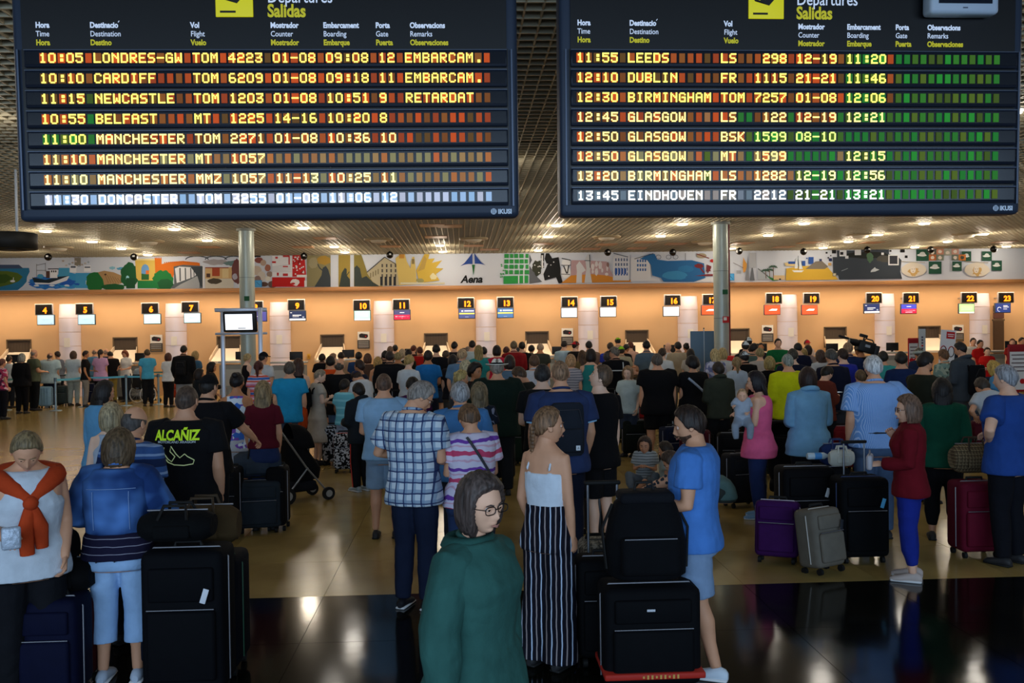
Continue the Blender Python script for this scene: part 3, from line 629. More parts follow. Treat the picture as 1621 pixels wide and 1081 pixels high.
# red drawing
Rr(431, 405, 464, 438, 'e6e8ee'); Rr(431, 439, 483, 454, 'c4201f'); Pg([(463, 403), (482, 403), (485, 438), (463, 438)], 'c8282a')
rr = random.Random(4)
for i in range(36): Bl(464+rr.random()*18, 404+rr.random()*32, 1.6, 1.3, ('e8e8ec', 'e8e8ec', '8a1818')[i % 3], .3, 8)
for i in range(5): Ln(431, 430+i*1.2-i*3, 461, 430-i*3, .5, 'b0b4bc')
for x, y, a, b_ in ((438, 408, 2, 1.5), (434, 415, 3, 1.5), (453, 405, 5, 2), (458, 412, 1, 7), (452, 422, 4, 1), (440, 434, 1.5, 2.5), (452, 435, 4, 2)): Rr(x-a, y-b_, x+a, y+b_, 'c03034')
Bl(467, 447, 9, 6, 'ece8e8', .35); Bl(464, 449, 4, 2, 'c42a2a', .3); Rr(470, 435, 495, 439, 'e4e6ea'); Rr(482, 444, 486, 454, 'e8e8ec'); Rr(489, 445, 495.5, 453, '707468'); Rr(490, 446, 494.5, 452.5, 'dcdcdc')
# ochre panels with dark figures
Rr(486, 404, 523.5, 454, '8d8560'); Bl(513, 412, 12, 8, 'b08c3c', .2); Bl(496, 416, 8, 10, 'a09878', .2); Pg([(498, 454), (509, 436), (511, 424), (516, 421), (520, 427), (523.5, 440), (523.5, 454)], '3c444a'); Ln(503, 418, 506, 424, 1.6, '3c444a'); Ln(506, 424, 512, 429, 1.8, '3c444a')
Rr(536, 403.5, 554.5, 454, 'a08a40'); Pg([(537, 454), (541, 432), (546, 424), (549, 426), (549, 436), (554, 442), (554.5, 454)], '38423e'); Ln(549, 436, 553, 430, 1.2, '38423e')
Pg([(560.5, 403.5), (572, 403.5), (576, 415), (581, 430), (600, 445), (606, 453.5), (560.5, 453.5)], '8a7c3e'); Pg([(561, 453), (561, 424), (565, 420), (570, 425), (573, 440), (580, 437), (592, 448), (600, 450), (600, 453.5)], '3a4340')
# corner building
Pg([(581, 432), (600, 416), (608, 408), (618, 412), (632, 420), (632, 452), (600, 452.5), (590, 446)], 'b8ae90'); Ln(581, 431, 609, 407, 1.4, '4a4a4c'); Ln(609, 407, 631, 421, 1.2, '4a4a4c')
for i in range(4):
    for j in range(3): Rr(604+i*7, 418+j*8, 606.5+i*7, 423+j*8, '54504c')
for i in range(4): Rr(602+i*7, 438, 606+i*7, 452, '2c2e34')
for i in range(4): Rr(586+i*4, 432-i*2, 587.6+i*4, 440-i*2, '7c7458')
# yellow church and brush fan
Pg([(626, 409), (634, 402.5), (641, 402.5), (644, 414), (650, 425), (651, 414), (653, 406.5), (656, 406.5), (658, 424), (660, 450), (632, 451.5)], 'd6bc6c'); Rr(632, 402.5, 640, 409, 'c89040'); Rr(652, 410, 656, 418, '8a7a50')
Pg([(659, 428), (672, 402.3), (680, 402.3), (678, 410), (688, 409), (684, 416), (700, 412), (690, 424), (702, 425), (690, 434), (696, 444), (680, 446), (664, 448)], 'd0b048'); Pg([(661, 430), (672, 405), (676, 410), (672, 426)], 'b89a50'); Bl(686, 438, 7, 6, 'e4dcb0', .4); Bl(665, 444, 7, 4, '9a9868', .3); Rr(634, 447, 704, 450, 'd8d4b8')
# company emblem and name
Pg([(728.5, 421.5), (735, 416.5), (742, 408), (747.5, 400.5), (748, 418), (742, 417.8), (735, 419)], '2c4c98'); Pg([(769, 420), (762, 415.5), (756, 408), (750.8, 400.5), (751.5, 417.5), (757, 417.5), (763, 418)], '2c4c98'); Pg([(746.8, 419), (751.8, 419), (749.6, 435.5)], '206a38')
p = on_y(729.5, 447.5, YF); te = text('Aena', .36, mat('0b0b0b', .7), None, (p.x, YF-.012, p.z), 'company_name', .012, shear=.25, sx=1.0)
te.parent = fs
# green windows sketch
rr = random.Random(8)
for i in range(5):
    for j in range(4): Rr(798+i*8+rr.random()*2, 402+j*8.5, 803.5+i*8+rr.random()*2, 408.5+j*8.5, '2f9448')
Pg([(797, 437), (836, 436), (836, 448), (797, 449.5)], '2f9a4a'); Rr(820, 436, 822, 449, 'd8dce4'); Rr(828, 424, 830, 448, 'd8dce4')
for i in range(12): Bl(792+rr.random()*9, 415+rr.random()*26, 1.8, 1.4, '3a9a58', .4, 8)
# black graphic figures
Pg([(838, 402), (842, 412), (838, 420), (848, 436), (858, 446), (838, 449)], '5c6068'); Bl(850, 424, 9, 14, '33372c', .3, 22); Rr(856, 401, 861, 424, '16181c'); Rr(857, 404, 859.5, 424, 'e0e2e6'); Pg([(864, 401), (869, 401), (874, 409), (884, 407), (887, 425), (887, 434), (891, 448.5), (884, 448.5), (880, 439), (862, 444), (860, 434), (866, 420), (862, 410)], '15171a')
for i in range(14): Bl(846+rr.random()*34, 410+rr.random()*28, 1.6, 1.2, 'd8dade', .5, 8)
Bl(896, 416, 8, 6, 'e6e8ec', .2); Bl(896, 431, 8, 10, 'e4e6ea', .1); Ln(892, 421, 897, 433, 1.8, '22242a'); Ln(900, 420, 898, 433, 1.8, '22242a'); Ln(888, 420, 904, 420, 1, '22242a'); Ln(889, 409, 903, 412, 1.4, '22242a'); Ln(888, 434, 902, 434.5, 1, '22242a')
# statue and dancers over orange
Pg([(904, 412), (925, 412), (960, 414), (966, 428), (972, 440), (903, 440)], 'b89aa0'); Pg([(888, 448.3), (904, 436), (935, 434), (960, 436), (975, 440), (1000, 443), (1000, 446.5)], 'd08a34')
Pg([(912, 420), (917, 413.5), (922, 420), (927, 428), (921, 432), (921, 448), (912, 448), (913, 430)], 'd2d4da'); Pg([(926, 410), (931, 400.5), (935, 410), (934, 430), (937, 447.5), (925, 447.5), (928, 425)], 'c8ccd2'); Ln(933, 403, 934, 424, 1.2, '30343a'); Ln(925, 412.5, 935, 413, 1, '30343a')
for x, y, a, b_ in ((938, 422, 3, 6), (944, 418, 3, 5), (950, 420, 3.4, 7), (944, 430, 3, 7), (938, 430, 2, 4), (953, 428, 2, 4), (961, 424, 1.8, 6), (960, 434, 3, 3)): Bl(x, y, a, b_, 'd8d4d8', .3)
El(962, 419, 2, 4, '90706c')
# white houses
Rr(970, 404, 996, 444, 'd4d8e2'); Ln(971, 401, 994, 407, 1.4, '5a6478')
for i in range(5):
    for j in range(4): Rr(973.5+i*4.4, 409+j*7.5, 975.8+i*4.4, 413.5+j*7.5, ('5c6c90', '5c6c90', '4060a0', '2450a0')[j])
Rr(973, 425, 992, 434, '2b58a8')
for i in range(4): Rr(977+i*4.6, 425, 978.3+i*4.6, 434, 'd4d8e2')
Pg([(998, 408), (1028, 404), (1030, 440), (1048, 445.5), (998, 446)], 'dadde4')
for i in range(4):
    for j in range(3): Rr(1008+i*4, 411+j*7, 1010.5+i*4, 415+j*7, '3868a8')
# blue sea
Pg([(1012, 410), (1028, 402), (1036, 402), (1040, 411), (1056, 413), (1095, 412), (1114, 417), (1116, 440), (1098, 446), (1050, 446), (1046, 440), (1032, 436), (1030, 420), (1024, 412)], '2b6ca8'); Bl(1068, 436, 22, 8, '3c8cc0', .2); Bl(1085, 426, 14, 6, '2f7ab4', .2)
for cx in (1042, 1058, 1069): 
    for j in range(8): Ln(cx+4*math.cos(j*.8), 407+3.4*math.sin(j*.8), cx+4*math.cos((j+1)*.8), 407+3.4*math.sin((j+1)*.8), .7, '4a5670')
Ln(1004, 410, 1034, 401.5, 1.1, '3a4458'); Ln(1084.5, 401, 1084.5, 412, .8, '3a4458')
# mushroom coloured tree and sails
El(1110, 405, 8, 4, 'a89a80'); Ln(1102, 402, 1122, 409, 1.4, '7c3030'); Bl(1106, 421, 8, 4, '7a2c34', .2); Ln(1108, 424, 1114, 432, 2.4, '7a2c34'); Bl(1121, 425, 6, 9, '7a2c34', .5); Pg([(1098, 437), (1118, 434), (1128, 434), (1128, 437)], '7a2c34'); Bl(1127, 413, 4, 3, 'c02828', .2); Pg([(1098, 447), (1116, 441), (1128, 439), (1128, 446)], 'dfe3e8')
Pg([(1175, 423), (1176, 407), (1178, 412), (1183, 420), (1179, 430), (1176, 432)], 'd89a48'); Pg([(1183, 404), (1185, 444), (1179, 444)], '8a8e96'); Pg([(1190, 417), (1194, 444), (1186, 444)], '6c727a'); Rr(1186, 400, 1196, 424, 'b8bcc4'); Ln(1160, 416, 1176, 424, .7, '5a4a50'); Rr(1165, 428, 1172, 433, 'a8acb4')
# palms and hill
Pg([(1199, 425), (1206, 428), (1224, 442.5), (1199, 443)], 'b4bcc4'); Ln(1199, 425, 1222, 443, 1.2, '505860')
for x, y, hh in ((1211, 428, 13), (1217, 427, 15), (1223, 422, 20)):
    Ln(x, y, x+1, y+hh, 1.2, '6a4a3c')
    for a in range(7): Ln(x, y, x+7*math.cos(a*PI/6), y+2-4.4*math.sin(a*PI/6), 1.4, '3e5c4c')
Pg([(1213, 437), (1222, 440), (1232, 444), (1222, 444.5)], '2f7c44'); Rr(1224, 436, 1242, 443, 'd8bc90'); Bl(1234, 442, 2, 1.4, '202020', .3)
# yellow beach, sailing boat, blue roofs
Pg([(1244, 425), (1262, 422), (1290, 420), (1310, 424), (1326, 442.6), (1243, 444)], 'd4ac3c'); Pg([(1241, 416), (1262, 417), (1262, 422), (1243, 421)], 'dcc48c'); Rr(1247, 414, 1258, 418, '2c54a0'); Rr(1279, 407, 1287, 418, '2c54a0'); Rr(1269, 413, 1274, 421, '2c54a0'); Rr(1275.5, 408, 1277.5, 410, '2c54a0'); Pg([(1274, 426), (1290, 414), (1300, 413), (1310, 422), (1305, 426)], '7c7468')
Pg([(1257, 425), (1259, 410), (1261, 409), (1262, 425)], 'dfe6ea'); Pg([(1264, 426), (1264, 407), (1270, 426)], 'dfe6ea'); Ln(1263, 405, 1263, 429, .7, '3c5868'); Pg([(1253, 428), (1272, 428), (1268, 431), (1256, 431)], 'e6eaec')
# dark night scene made of squares
Pg([(1317, 407), (1324, 407), (1324, 396.5), (1352, 396.5), (1352, 395.5), (1406, 395), (1406, 402), (1420, 406), (1426, 412), (1424, 430), (1427, 441.4), (1327, 442.6), (1326, 436), (1318, 434)], '343c46'); Bl(1372, 404, 40, 6, '1c201e', .2, 24); Bl(1376, 408, 7, 9, '4c6a50', .4); Bl(1400, 410, 18, 6, '4a4844', .3)
for x, y, q, h in ((1316, 395.5, 6.5, '15171c'), (1328, 396, 11, 'd2d6de'), (1329, 399, 5, '1b1d22'), (1337, 405, 5, 'cdd2da'), (1352, 395, 10, 'c8ccd4'), (1394, 400, 4, 'd8dce2'), (1306, 399, 3, '15171c'), (1309, 407, 2.4, '15171c'), (1311, 409, 5, '23305c'), (1310, 416, 5, 'c8a468'), (1317, 432, 6, '6c685c'), (1318, 433, 4, 'cfc8b0'), (1296, 410, 4, '2c3860'), (1313, 404, 2, '15171c'), (1424, 393.5, 7, '0c0d10'), (1431, 404.5, 4.5, '0c0d10'), (1407, 396, 3, '0c0d10')): Rr(x, y, x+q, y+q*.9, h)
Rr(1405, 403, 1421.5, 420, 'd8dbe0'); Rr(1407, 405, 1419.5, 418, '2f323c'); Pg([(1378, 428), (1384, 423), (1385, 425), (1391, 427), (1384, 430), (1377, 431)], 'b8c0c8'); Ln(1331, 429, 1341, 425, .9, '8a969e')
# green hat squares, tiles and pale portraits
for x, y, w_, h_ in ((1449, 395, 20, 18), (1469, 414, 20, 19.5), (1506, 414, 15, 15), (1521, 398, 15, 15.5), (1553, 398, 15.5, 15), (1568.5, 412.5, 16, 16)):
    Rr(x, y, x+w_, y+h_, '245240'); Bl(x+w_*.45, y+h_*.5, w_*.42, h_*.13, 'dde0e0', .2); Bl(x+w_*.5, y+h_*.36, w_*.24, h_*.16, 'cfd4d4', .2)
for x, y, h in ((1469, 395, '5c6458'), (1481, 393.5, 'c88c74'), (1469, 403, 'b86a3c'), (1481, 403, '7c8474'), (1505, 393.5, 'c49484'), (1505, 403, '70786c'), (1493, 395, 'a8a898'), (1516, 403, 'c87838')):
    Rr(x, y, x+11.5, y+9.5, h); Bl(x+5.7, y+5, 3.6, 3.2, ('d8ccc0', '42483e', 'e4d8cc')[int(x) % 3], .3)
for cx in (1445, 1545): 
    Bl(cx, 427, 21, 12, 'd8cfc0', .12, 24); Bl(cx, 430, 10, 9, 'c8a468', .45, 20); Bl(cx-1, 427, 4.5, 6, 'ddd4c8', .15); Ln(cx-20, 414, cx+18, 416, .8, '9c8c70')
    El(cx-2.6, 426, .7, .5, '5a4a40'); El(cx+1, 426, .7, .5, '5a4a40'); El(cx-.8, 430, 1, .5, '9a6a5a')
mur.build('mural_print', [mat(h, .75) for h in mcols], fs)
# ------------------------------------------------------------------ people: one continuous body mesh each, clothes and hair as children
def ico(lv):
    bm = bmesh.new(); bmesh.ops.create_icosphere(bm, subdivisions=lv, radius=1)
    v = np.array([q.co[:] for q in bm.verts]); f = [[q.index for q in t.verts] for t in bm.faces]; bm.free(); return v, f
ICO = {k: ico(k) for k in (3, 4, 5, 6)}
def ss(x): x = np.clip(x, 0, 1); return x*x*(3-2*x)
def vnoise(P, sc, seed=0):
    r = np.random.RandomState(seed+11); out = np.zeros(len(P)); amp = 1
    for o in range(3):
        for _ in range(4):
            d = r.randn(3); d /= np.linalg.norm(d); ph = r.rand()*6.28
            out += amp*np.sin(P@d*sc*(1.7**o)*(.8+.5*r.rand())+ph + 1.3*np.sin(P@r.randn(3)*sc*.4))
        amp *= .55
    return out/7
def head_pts(lv, female=False, feat=1.0):
    u, f = ICO[lv]; P = u*np.array([.076, .097, .118]); z = u[:, 2]; y = u[:, 1]
    t = np.clip(-z, 0, 1)
    P[:, 0] *= 1-(.34 if female else .27)*t**1.4
    P[:, 1] *= np.where(y < 0, 1-.42*t, 1-.04*t)
    P[:, 0] *= 1+.05*np.clip(z, 0, 1)*(y < .3)
    P[:, 1] -= np.where(y > .5, .010*(y-.5)*2, 0)
    X, Z = P[:, 0].copy(), P[:, 2].copy(); fr = (y > 0)
    def G(cx, cz, sx, sz): return np.exp(-((np.abs(X)-cx)/sx)**2-((Z-cz)/sz)**2)*fr
    P[:, 1] += feat*(.022*G(0, -.034, .0125, .014)+.013*G(0, -.012, .009, .022)+.007*G(0, -.054, .016, .012)+.004*G(.013, -.042, .006, .006)
                     + .006*G(.026, .021, .020, .008)-.011*G(.031, .001, .014, .010)+.006*G(0, -.062, .020, .0055)+.006*G(0, -.073, .016, .005)
                     - .004*G(0, -.0675, .022, .0022)-.004*G(0, -.083, .02, .005)+.013*G(0, -.100, .021, .014)+.006*G(0, -.07, .03, .02)+.004*G(.044, -.028, .016, .02)+.004*G(0, .045, .04, .02))
    return P, f
def hair_pts(kind, lv, female, seed):
    u, f = ICO[lv]; base, _ = head_pts(lv, female, 0)
    az = np.degrees(np.arctan2(np.abs(u[:, 0]), u[:, 1])); Z = base[:, 2]
    long_ = kind in ('bob', 'long', 'shag')
    ky = [.074, .064, .040, -.015, -.02, -.055, -.075] if not long_ else [.078, .066, .045, -.2, -.2, -.2, -.2]
    if kind in ('short', 'spiky', 'buzz', 'grey'): pass
    if kind == 'fringe': ky = [.035, .035, .03, -.15, -.2, -.2, -.2]
    if kind in ('pony', 'bun', 'up', 'braid'): ky = [.078, .070, .045, .0, -.01, -.05, -.065]
    L = np.interp(az, [0, 42, 60, 80, 100, 130, 180], ky)
    m = ss((Z-L)/.014+.5)
    if kind == 'bald':
        top = ss((.045+.03*(az > 150)-Z)/.02); m = m*top
    th = dict(buzz=.004, short=.012, spiky=.018, grey=.012, bald=.003, bob=.022, long=.018, shag=.026, fringe=.018, pony=.009, bun=.009, up=.016, curly=.038, braid=.010).get(kind, .012)
    if long_ or kind == 'fringe':
        zc = np.clip(-u[:, 2], 0, 1); hr = np.sqrt(np.clip(1-np.abs(u[:, 2])**4, 0, 1))/np.maximum(1e-3, np.sqrt(1-np.clip(u[:, 2]**2, 0, .9999)))
        S = u*np.array([.078, .097, .120]); k = np.where(u[:, 2] < 0, np.clip(hr, 1, 1.9), 1); S[:, 0] *= k; S[:, 1] *= np.where(u[:, 1] < .3, k, 1)
        keep = ss((az-48)/25); base = base*(1-keep[:, None])+S*keep[:, None]
        m = m*np.where(u[:, 2] < 0, ss((az-50)/20), 1)
        if kind in ('bob', 'shag'): th = th*1+0*th
    nz = vnoise(u, 5, seed)
    a2 = np.arctan2(u[:, 0], u[:, 1]+.4)
    st = np.sin(a2*38+3*nz)*.0018+np.sin(a2*17+5*nz)*.002
    nn = (.0035 if kind not in ('curly', 'shag', 'spiky') else .012)*nz + (st if kind not in ('buzz', 'bald', 'curly') else 0) + (vnoise(u, 26, seed)*.008 if kind == 'curly' else 0)
    th = th*(1-.25*np.clip(-u[:, 1], 0, 1)) if kind == 'short' else th
    P = base*(.95-.09*(1-m))[:, None] + u*((m*(th+.006+nn))[:, None])
    return P, f
SKINS = ['d29a78', 'e2b092', 'bd8058', '8e5c3e', 'e8bea4']
def skinmat(h): return mat(h, .55, 0, 0, .08, 14, .08, .35)
def Rot(ax, deg): return np.array(Matrix.Rotation(math.radians(deg), 3, ax))
def ell(c, rx, ry, n=18, ex=2.4, zt=0.0):
    o = []
    for j in range(n):
        a = 2*PI*j/n; ca, sa = math.cos(a), math.sin(a)
        o.append((c[0]+rx*math.copysign(abs(ca)**(2/ex), ca), c[1]+ry*math.copysign(abs(sa)**(2/ex), sa), c[2]+zt*sa))
    return o
TM = dict(z=[.44, .48, .52, .57, .62, .68, .745, .80, .828, .848, .866, .89], x=[.150, .168, .165, .150, .150, .168, .182, .186, .168, .118, .072, .062], y=[.105, .118, .113, .105, .106, .116, .120, .108, .085, .064, .060, .060], o=[0, -.008, -.004, 0, .005, .008, .004, -.004, -.010, -.012, -.006, 0])
TF = dict(z=[.44, .48, .52, .57, .62, .68, .745, .80, .828, .848, .866, .89], x=[.160, .178, .168, .140, .130, .145, .153, .158, .144, .098, .060, .050], y=[.115, .122, .112, .096, .094, .105, .122, .098, .076, .056, .052, .052], o=[0, -.012, -.006, 0, .004, .006, .018, .0, -.008, -.012, -.006, 0])
ARM = dict(d=((.13, .0, -1), (.03, .12, -1)), b=((.18, -.08, -1), (-.1, .45, -.9)), f=((.14, .05, -1), (-.25, 1, -.08)), u=((.16, .12, -1), (-.5, .8, .35)), c=((.25, .22, -1), (-1.1, .42, .15)), h=((.75, -.25, -.85), (-.75, .5, -.40)), e=((.5, .15, -.9), (-.55, .85, -.1)), k=((.2, .1, -1), (-.3, .5, .85)), r=((.3, .7, -.7), (.1, .8, -.5)))
JOBS = []; PLACED = []
def handmesh(mb, wrist, d, nrm, side, k=.95, curl=28, mi=0):
    d = Vector(d).normalized(); n = Vector(nrm); n = (n-d*n.dot(d)).normalized(); s_ = d.cross(n)*side   # s_ points to the thumb side
    w = Vector(wrist)
    def P(a, b_, c_): return w + d*a*k + s_*b_*k + n*c_*k
    rs = []
    for a, hw, ht in ((-.015, .027, .019), (.02, .034, .016), (.06, .042, .015), (.09, .042, .013)):
        rs.append([P(a, hw*math.cos(2*PI*j/10), ht*math.sin(2*PI*j/10)) for j in range(10)])
    mb.rings(rs, mi)
    for b_, L, r in ((.031, .070, .0092), (.0105, .080, .0095), (-.0105, .073, .009), (-.031, .056, .008)):
        p = P(.082, b_, 0); ang = 0; pts = [p]; q = p
        for t in (.45, .32, .26):
            ang += math.radians(curl); q = q + (d*math.cos(ang)+n*math.sin(ang))*L*t*k; pts.append(q)
        mb.tube(pts, [r*k, r*.95*k, r*.88*k, r*.62*k], 7, mi)
    p = P(.012, .028, .004); q = P(.045, .056, .014); r_ = P(.072, .062, .026); mb.tube([p, q, r_, P(.092, .060, .034)], [.014*k, .011*k, .0095*k, .006*k], 7, mi)
def person(px, yt, s, face=0, sex='m', hair=('short', '3a2a20'), top=('tee', '202024'), bot=('trousers', '20232c'), arms='dd', label='', b=1.0, hp=6, hd=0, skin=0, lean=0, leg=None, shoe='2a2a2c', hat=None, over=None, glasses=False, hs=None, sit=None, bh=None, belly=0, stride=0, tilt=0, extra=None, group='travellers waiting in the check-in hall', sleeve=None, hup=0, h=None):
    fem = sex == 'f'; kid = sex == 'k'
    H = h or max(1.0 if kid or sit is not None else 1.45, min(1.98, 2.25-(yt-hy(px))/s))
    H -= hup
    if sit is not None: H = bh or (1.7 if not kid else 1.25)
    k = H/1.75; T = TF if fem else TM; hs = hs or (1.05 if not fem else 1.01) * (1.0 if not kid else .93)
    seed = int(px*3+yt)
    near = s >= 180; lv = 5 if near else 4 if s >= 75 else 3
    vox = .0115 if near else .016 if s > 115 else .022 if s > 75 else .028
    kk = k if not kid else k*.98
    def tor(zf, off=0.0):
        rx = np.interp(zf, T['z'], T['x'])*(b if zf < .84 else 1)*kk; ry = np.interp(zf, T['z'], T['y'])*(1+(b-1)*1.3 if zf < .84 else 1)*kk; o = np.interp(zf, T['z'], T['o'])
        bl_ = belly*math.exp(-((zf-.58)/.07)**2); return rx+bl_*.3+off, ry+bl_*.5+off, o+bl_*.5
    zp = .52*H; ca, sa = math.cos(math.radians(lean)), math.sin(math.radians(lean))
    def bend(p):
        x, y, z = p; w = min(1, max(0, (z-zp)/(.10*H)))
        if lean == 0: return Vector(p)
        a = math.radians(lean)*w; return Vector((x, y*math.cos(a)+(z-zp)*math.sin(a), zp-y*math.sin(a)+(z-zp)*math.cos(a)))
    dz = (sit-.5*H) if sit is not None else 0
    def B(p): v = bend(p); v.z += dz; return v
    # joints
    sx = (.182 if not fem else .152)*b**.7*kk; Sh = {1: B((sx-.012, -.004, .808*H)), -1: B((-sx+.012, -.004, .808*H))}
    UL, FL = .165*H, .145*H
    A = {}
    for sd, code in ((1, arms[0]), (-1, arms[1])):
        u_, f_ = (ARM[code] if isinstance(code, str) else code)
        u_ = Vector((u_[0]*sd, u_[1], u_[2])).normalized(); f_ = Vector((f_[0]*sd, f_[1], f_[2])).normalized()
        if isinstance(code, str) and lean: pass
        e = Sh[sd]+u_*UL; w = e+f_*FL; A[sd] = (Sh[sd], e, w, f_, u_)
    hipx = (.082 if not fem else .086)*b**.8*kk; Lg = {}
    for sd in (1, -1):
        hip = Vector((hipx*sd, 0, .49*H+dz))
        if leg: kn, an = leg; kn = hip+Vector((kn[0]*sd, kn[1], kn[2])); an = hip+Vector((an[0]*sd, an[1], an[2]))
        elif sit is not None: kn = hip+Vector((.06*sd, .40*k, .03)); an = hip+Vector((.05*sd, .42*k, -.40*k))
        else: kn = Vector((hipx*1.08*sd, .018+stride*sd*.09, .275*H)); an = Vector((hipx*1.15*sd, -.02+stride*sd*.20, .048*H))
        Lg[sd] = (hip, kn, an)
    # head placement
    hc0 = B((0, .012+hup*.5, H+hup-.118*hs)); piv = B((0, -.012+hup*.5, H+hup-.20*hs))
    Rh = np.array(Matrix.Rotation(math.radians(hd), 3, 'Z') @ Matrix.Rotation(math.radians(-hp), 3, 'X') @ Matrix.Rotation(math.radians(tilt), 3, 'Y'))
    rb = np.array(Matrix.Rotation(math.radians(-lean*.6), 3, 'X')); Rh = rb@Rh
    def HT(P): return (np.asarray(P)*hs)@Rh.T + (np.array(piv)+Rh@(np.array(hc0-piv)))
    # body lofts (skin)
    sk = skinmat(SKINS[skin] if isinstance(skin, int) else skin)
    mb = MB(); zs = [.45, .47, .50, .54, .58, .62, .66, .70, .74, .77, .80, .825, .848, .866, .885]
    mb.rings([[B(q) for q in ell((0, tor(z)[2], z*H), tor(z)[0], tor(z)[1])] for z in zs])
    mb.tube([B((0, -.012, .845*H)), B((0, -.008, .868*H)), HT((0, -.02, -.075)), HT((0, -.01, -.03))], [.062*kk, .058*kk if not fem else .05, .054 if not fem else .046, .05], 12)
    thk = 1+(b-1)*.8; lr = dict(hip=.082*thk*k, th=.074*thk*k, kn=.056*k*thk, ca=.056*k*thk, an=.037*k)
    if fem: lr['hip'] *= 1.05
    for sd in (1, -1):
        hip, kn, an = Lg[sd]
        mb.tube([hip+Vector((0, 0, .04)), hip.lerp(kn, .35), kn, kn.lerp(an, .28)+Vector((0, -.012, 0)), kn.lerp(an, .6), an], [lr['hip'], lr['th'], lr['kn'], lr['ca'], .045*k, lr['an']], 12)
        S, e, w, f_, u_ = A[sd]; t = thk*(1 if not fem else .86)*(1 if not kid else .85)
        mb.tube([S+Vector((-.05*sd, 0, .005)), S, S.lerp(e, .25), S.lerp(e, .6), e, e.lerp(w, .3), e.lerp(w, .7), w], [.05*t*k, .056*t*k, .052*t*k, .047*t*k, .040*t*k, .041*t*k, .033*t*k, .026*t*k], 10)
    HB = MB(); P, f = head_pts(lv, fem, 1.0 if lv > 3 else .9); HB.add(HT(P), f, 0, True)
    for sd in (1, -1):
        rs = []
        for a, r in ((-.004, .3), (.004, .9), (.010, 1.0), (.013, .75)):
            rs.append(HT([((.0735+a)*sd, -.008+.017*r*math.cos(2*PI*j/8)-.006*r*math.sin(2*PI*j/8), -.006+.030*r*math.sin(2*PI*j/8)) for j in range(8)]).tolist())
        HB.rings(rs if sd > 0 else [q[::-1] for q in rs])
        S, e, w, f_, u_ = A[sd]
        nr = Vector((-sd, .1, 0)) if abs(f_.z) > .75 else Vector((-.5*sd, 0, -.8))
        handmesh(HB, w-f_*.01, f_, nr, sd if True else 1, (.98 if not fem else .9)*(k if kid else 1), 30 if s > 75 else 25)
    d = F/s; loc = floor_at(px, s)
    if s < 130 and sit is None:
        for q in (1, .965, 1.035, .93, 1.07, .9, 1.1, .87):
            l2 = floor_at(px, s*q)
            if l2.y > YW-2.0: continue
            if all((l2-p_).length > .36 for p_ in PLACED): loc = l2; break
    PLACED.append(loc)
    root = empty('person', (0, 0, 0), 0, label, 'person', group)
    hc = HT([(0, 0, 0)])[0]; rz = math.radians(face) - TH*0
    cx, cy = math.cos(rz), math.sin(rz)
    root.location = (loc.x-(cx*hc[0]-cy*hc[1]), loc.y-(cy*hc[0]+cx*hc[1])*.0, 0); root.rotation_euler = (0, 0, rz)
    def child(name, m, **kw):
        o = bpy.data.objects.new(name, bpy.data.meshes.new(name)); o.data.materials.append(m); COL.objects.link(o); o.parent = root; return tag(o, **kw)
    JOBS.append((child('body', sk), mb, vox, HB, 0, seed, 3))
    amp = .0045 if near else .003
    def shell(kind, colour, hem=None, loose=0, name='shirt', lab=None, slv=None, z1=None, tuck=0):
        m = colour if not isinstance(colour, str) else fabric(colour)
        g = MB(); tank = kind in ('tank', 'cami', 'vest'); z0 = hem if hem else .475
        base = {'tee': .022, 'polo': .024, 'tank': .011, 'cami': .010, 'vest': .020, 'long': .023, 'jacket': .030, 'hoodie': .030, 'puffer': .040, 'suit': .030, 'shirt': .026, 'dress': .022, 'tunic': .024}[kind]+loose
        ztop = {'tank': .842, 'cami': .755}.get(kind, .852 if kind not in ('jacket', 'hoodie', 'puffer', 'suit') else .858)
        if z1: ztop = z1
        zz = [z0]; 
        while zz[-1] < ztop-.03: zz.append(zz[-1]+.03)
        zz.append(ztop); rs = []
        for z in zz:
            rx, ry, o = tor(z, base); 
            if z < .60:
                hx, hy_, _ = tor(.52, base); fl = (.60-z)/.12; rx = max(rx, hx*.97)+(.012+loose*.6)*fl*(1.6 if kind in ('jacket', 'tunic', 'dress') else 1); ry = max(ry, hy_*.95)+(.012+loose*.6)*fl
            if z < .44: rx = tor(.47, base)[0]+.02+(.44-z)*.25; ry = tor(.47, base)[1]+.02+(.44-z)*.22
            if z > .835 and not tank: rx += .004; ry += .004
            if kind == 'tank' and z > .76: q = (z-.76)/.08; rx = min(rx, (.150-.035*min(1, q))*b*kk*(1 if not fem else .92)); ry += .006
            rs.append([B(q) for q in ell((0, o, z*H), rx, ry, 20)])
        g.rings(rs)
        if kind == 'tank': pass
        elif tank:
            for sd in (1, -1):
                q = .085*b if kind == 'tank' else .088; rr_ = .024 if kind == 'tank' else .0125
                pts = []
                for t in range(9):
                    a = PI*t/8; pts.append(B((q*sd*kk*(1-.12*math.sin(a)), .004+(.108 if fem else .10)*math.cos(a)*kk*(1-.35*math.sin(a)), (.765+.072*math.sin(a))*H)))
                g.tube(pts, rr_, 7, 0)
        else:
            sl = slv if slv is not None else {'tee': .62, 'polo': .66, 'vest': 0, 'dress': .45, 'tunic': .5, 'shirt': .70}.get(kind, 1.9)
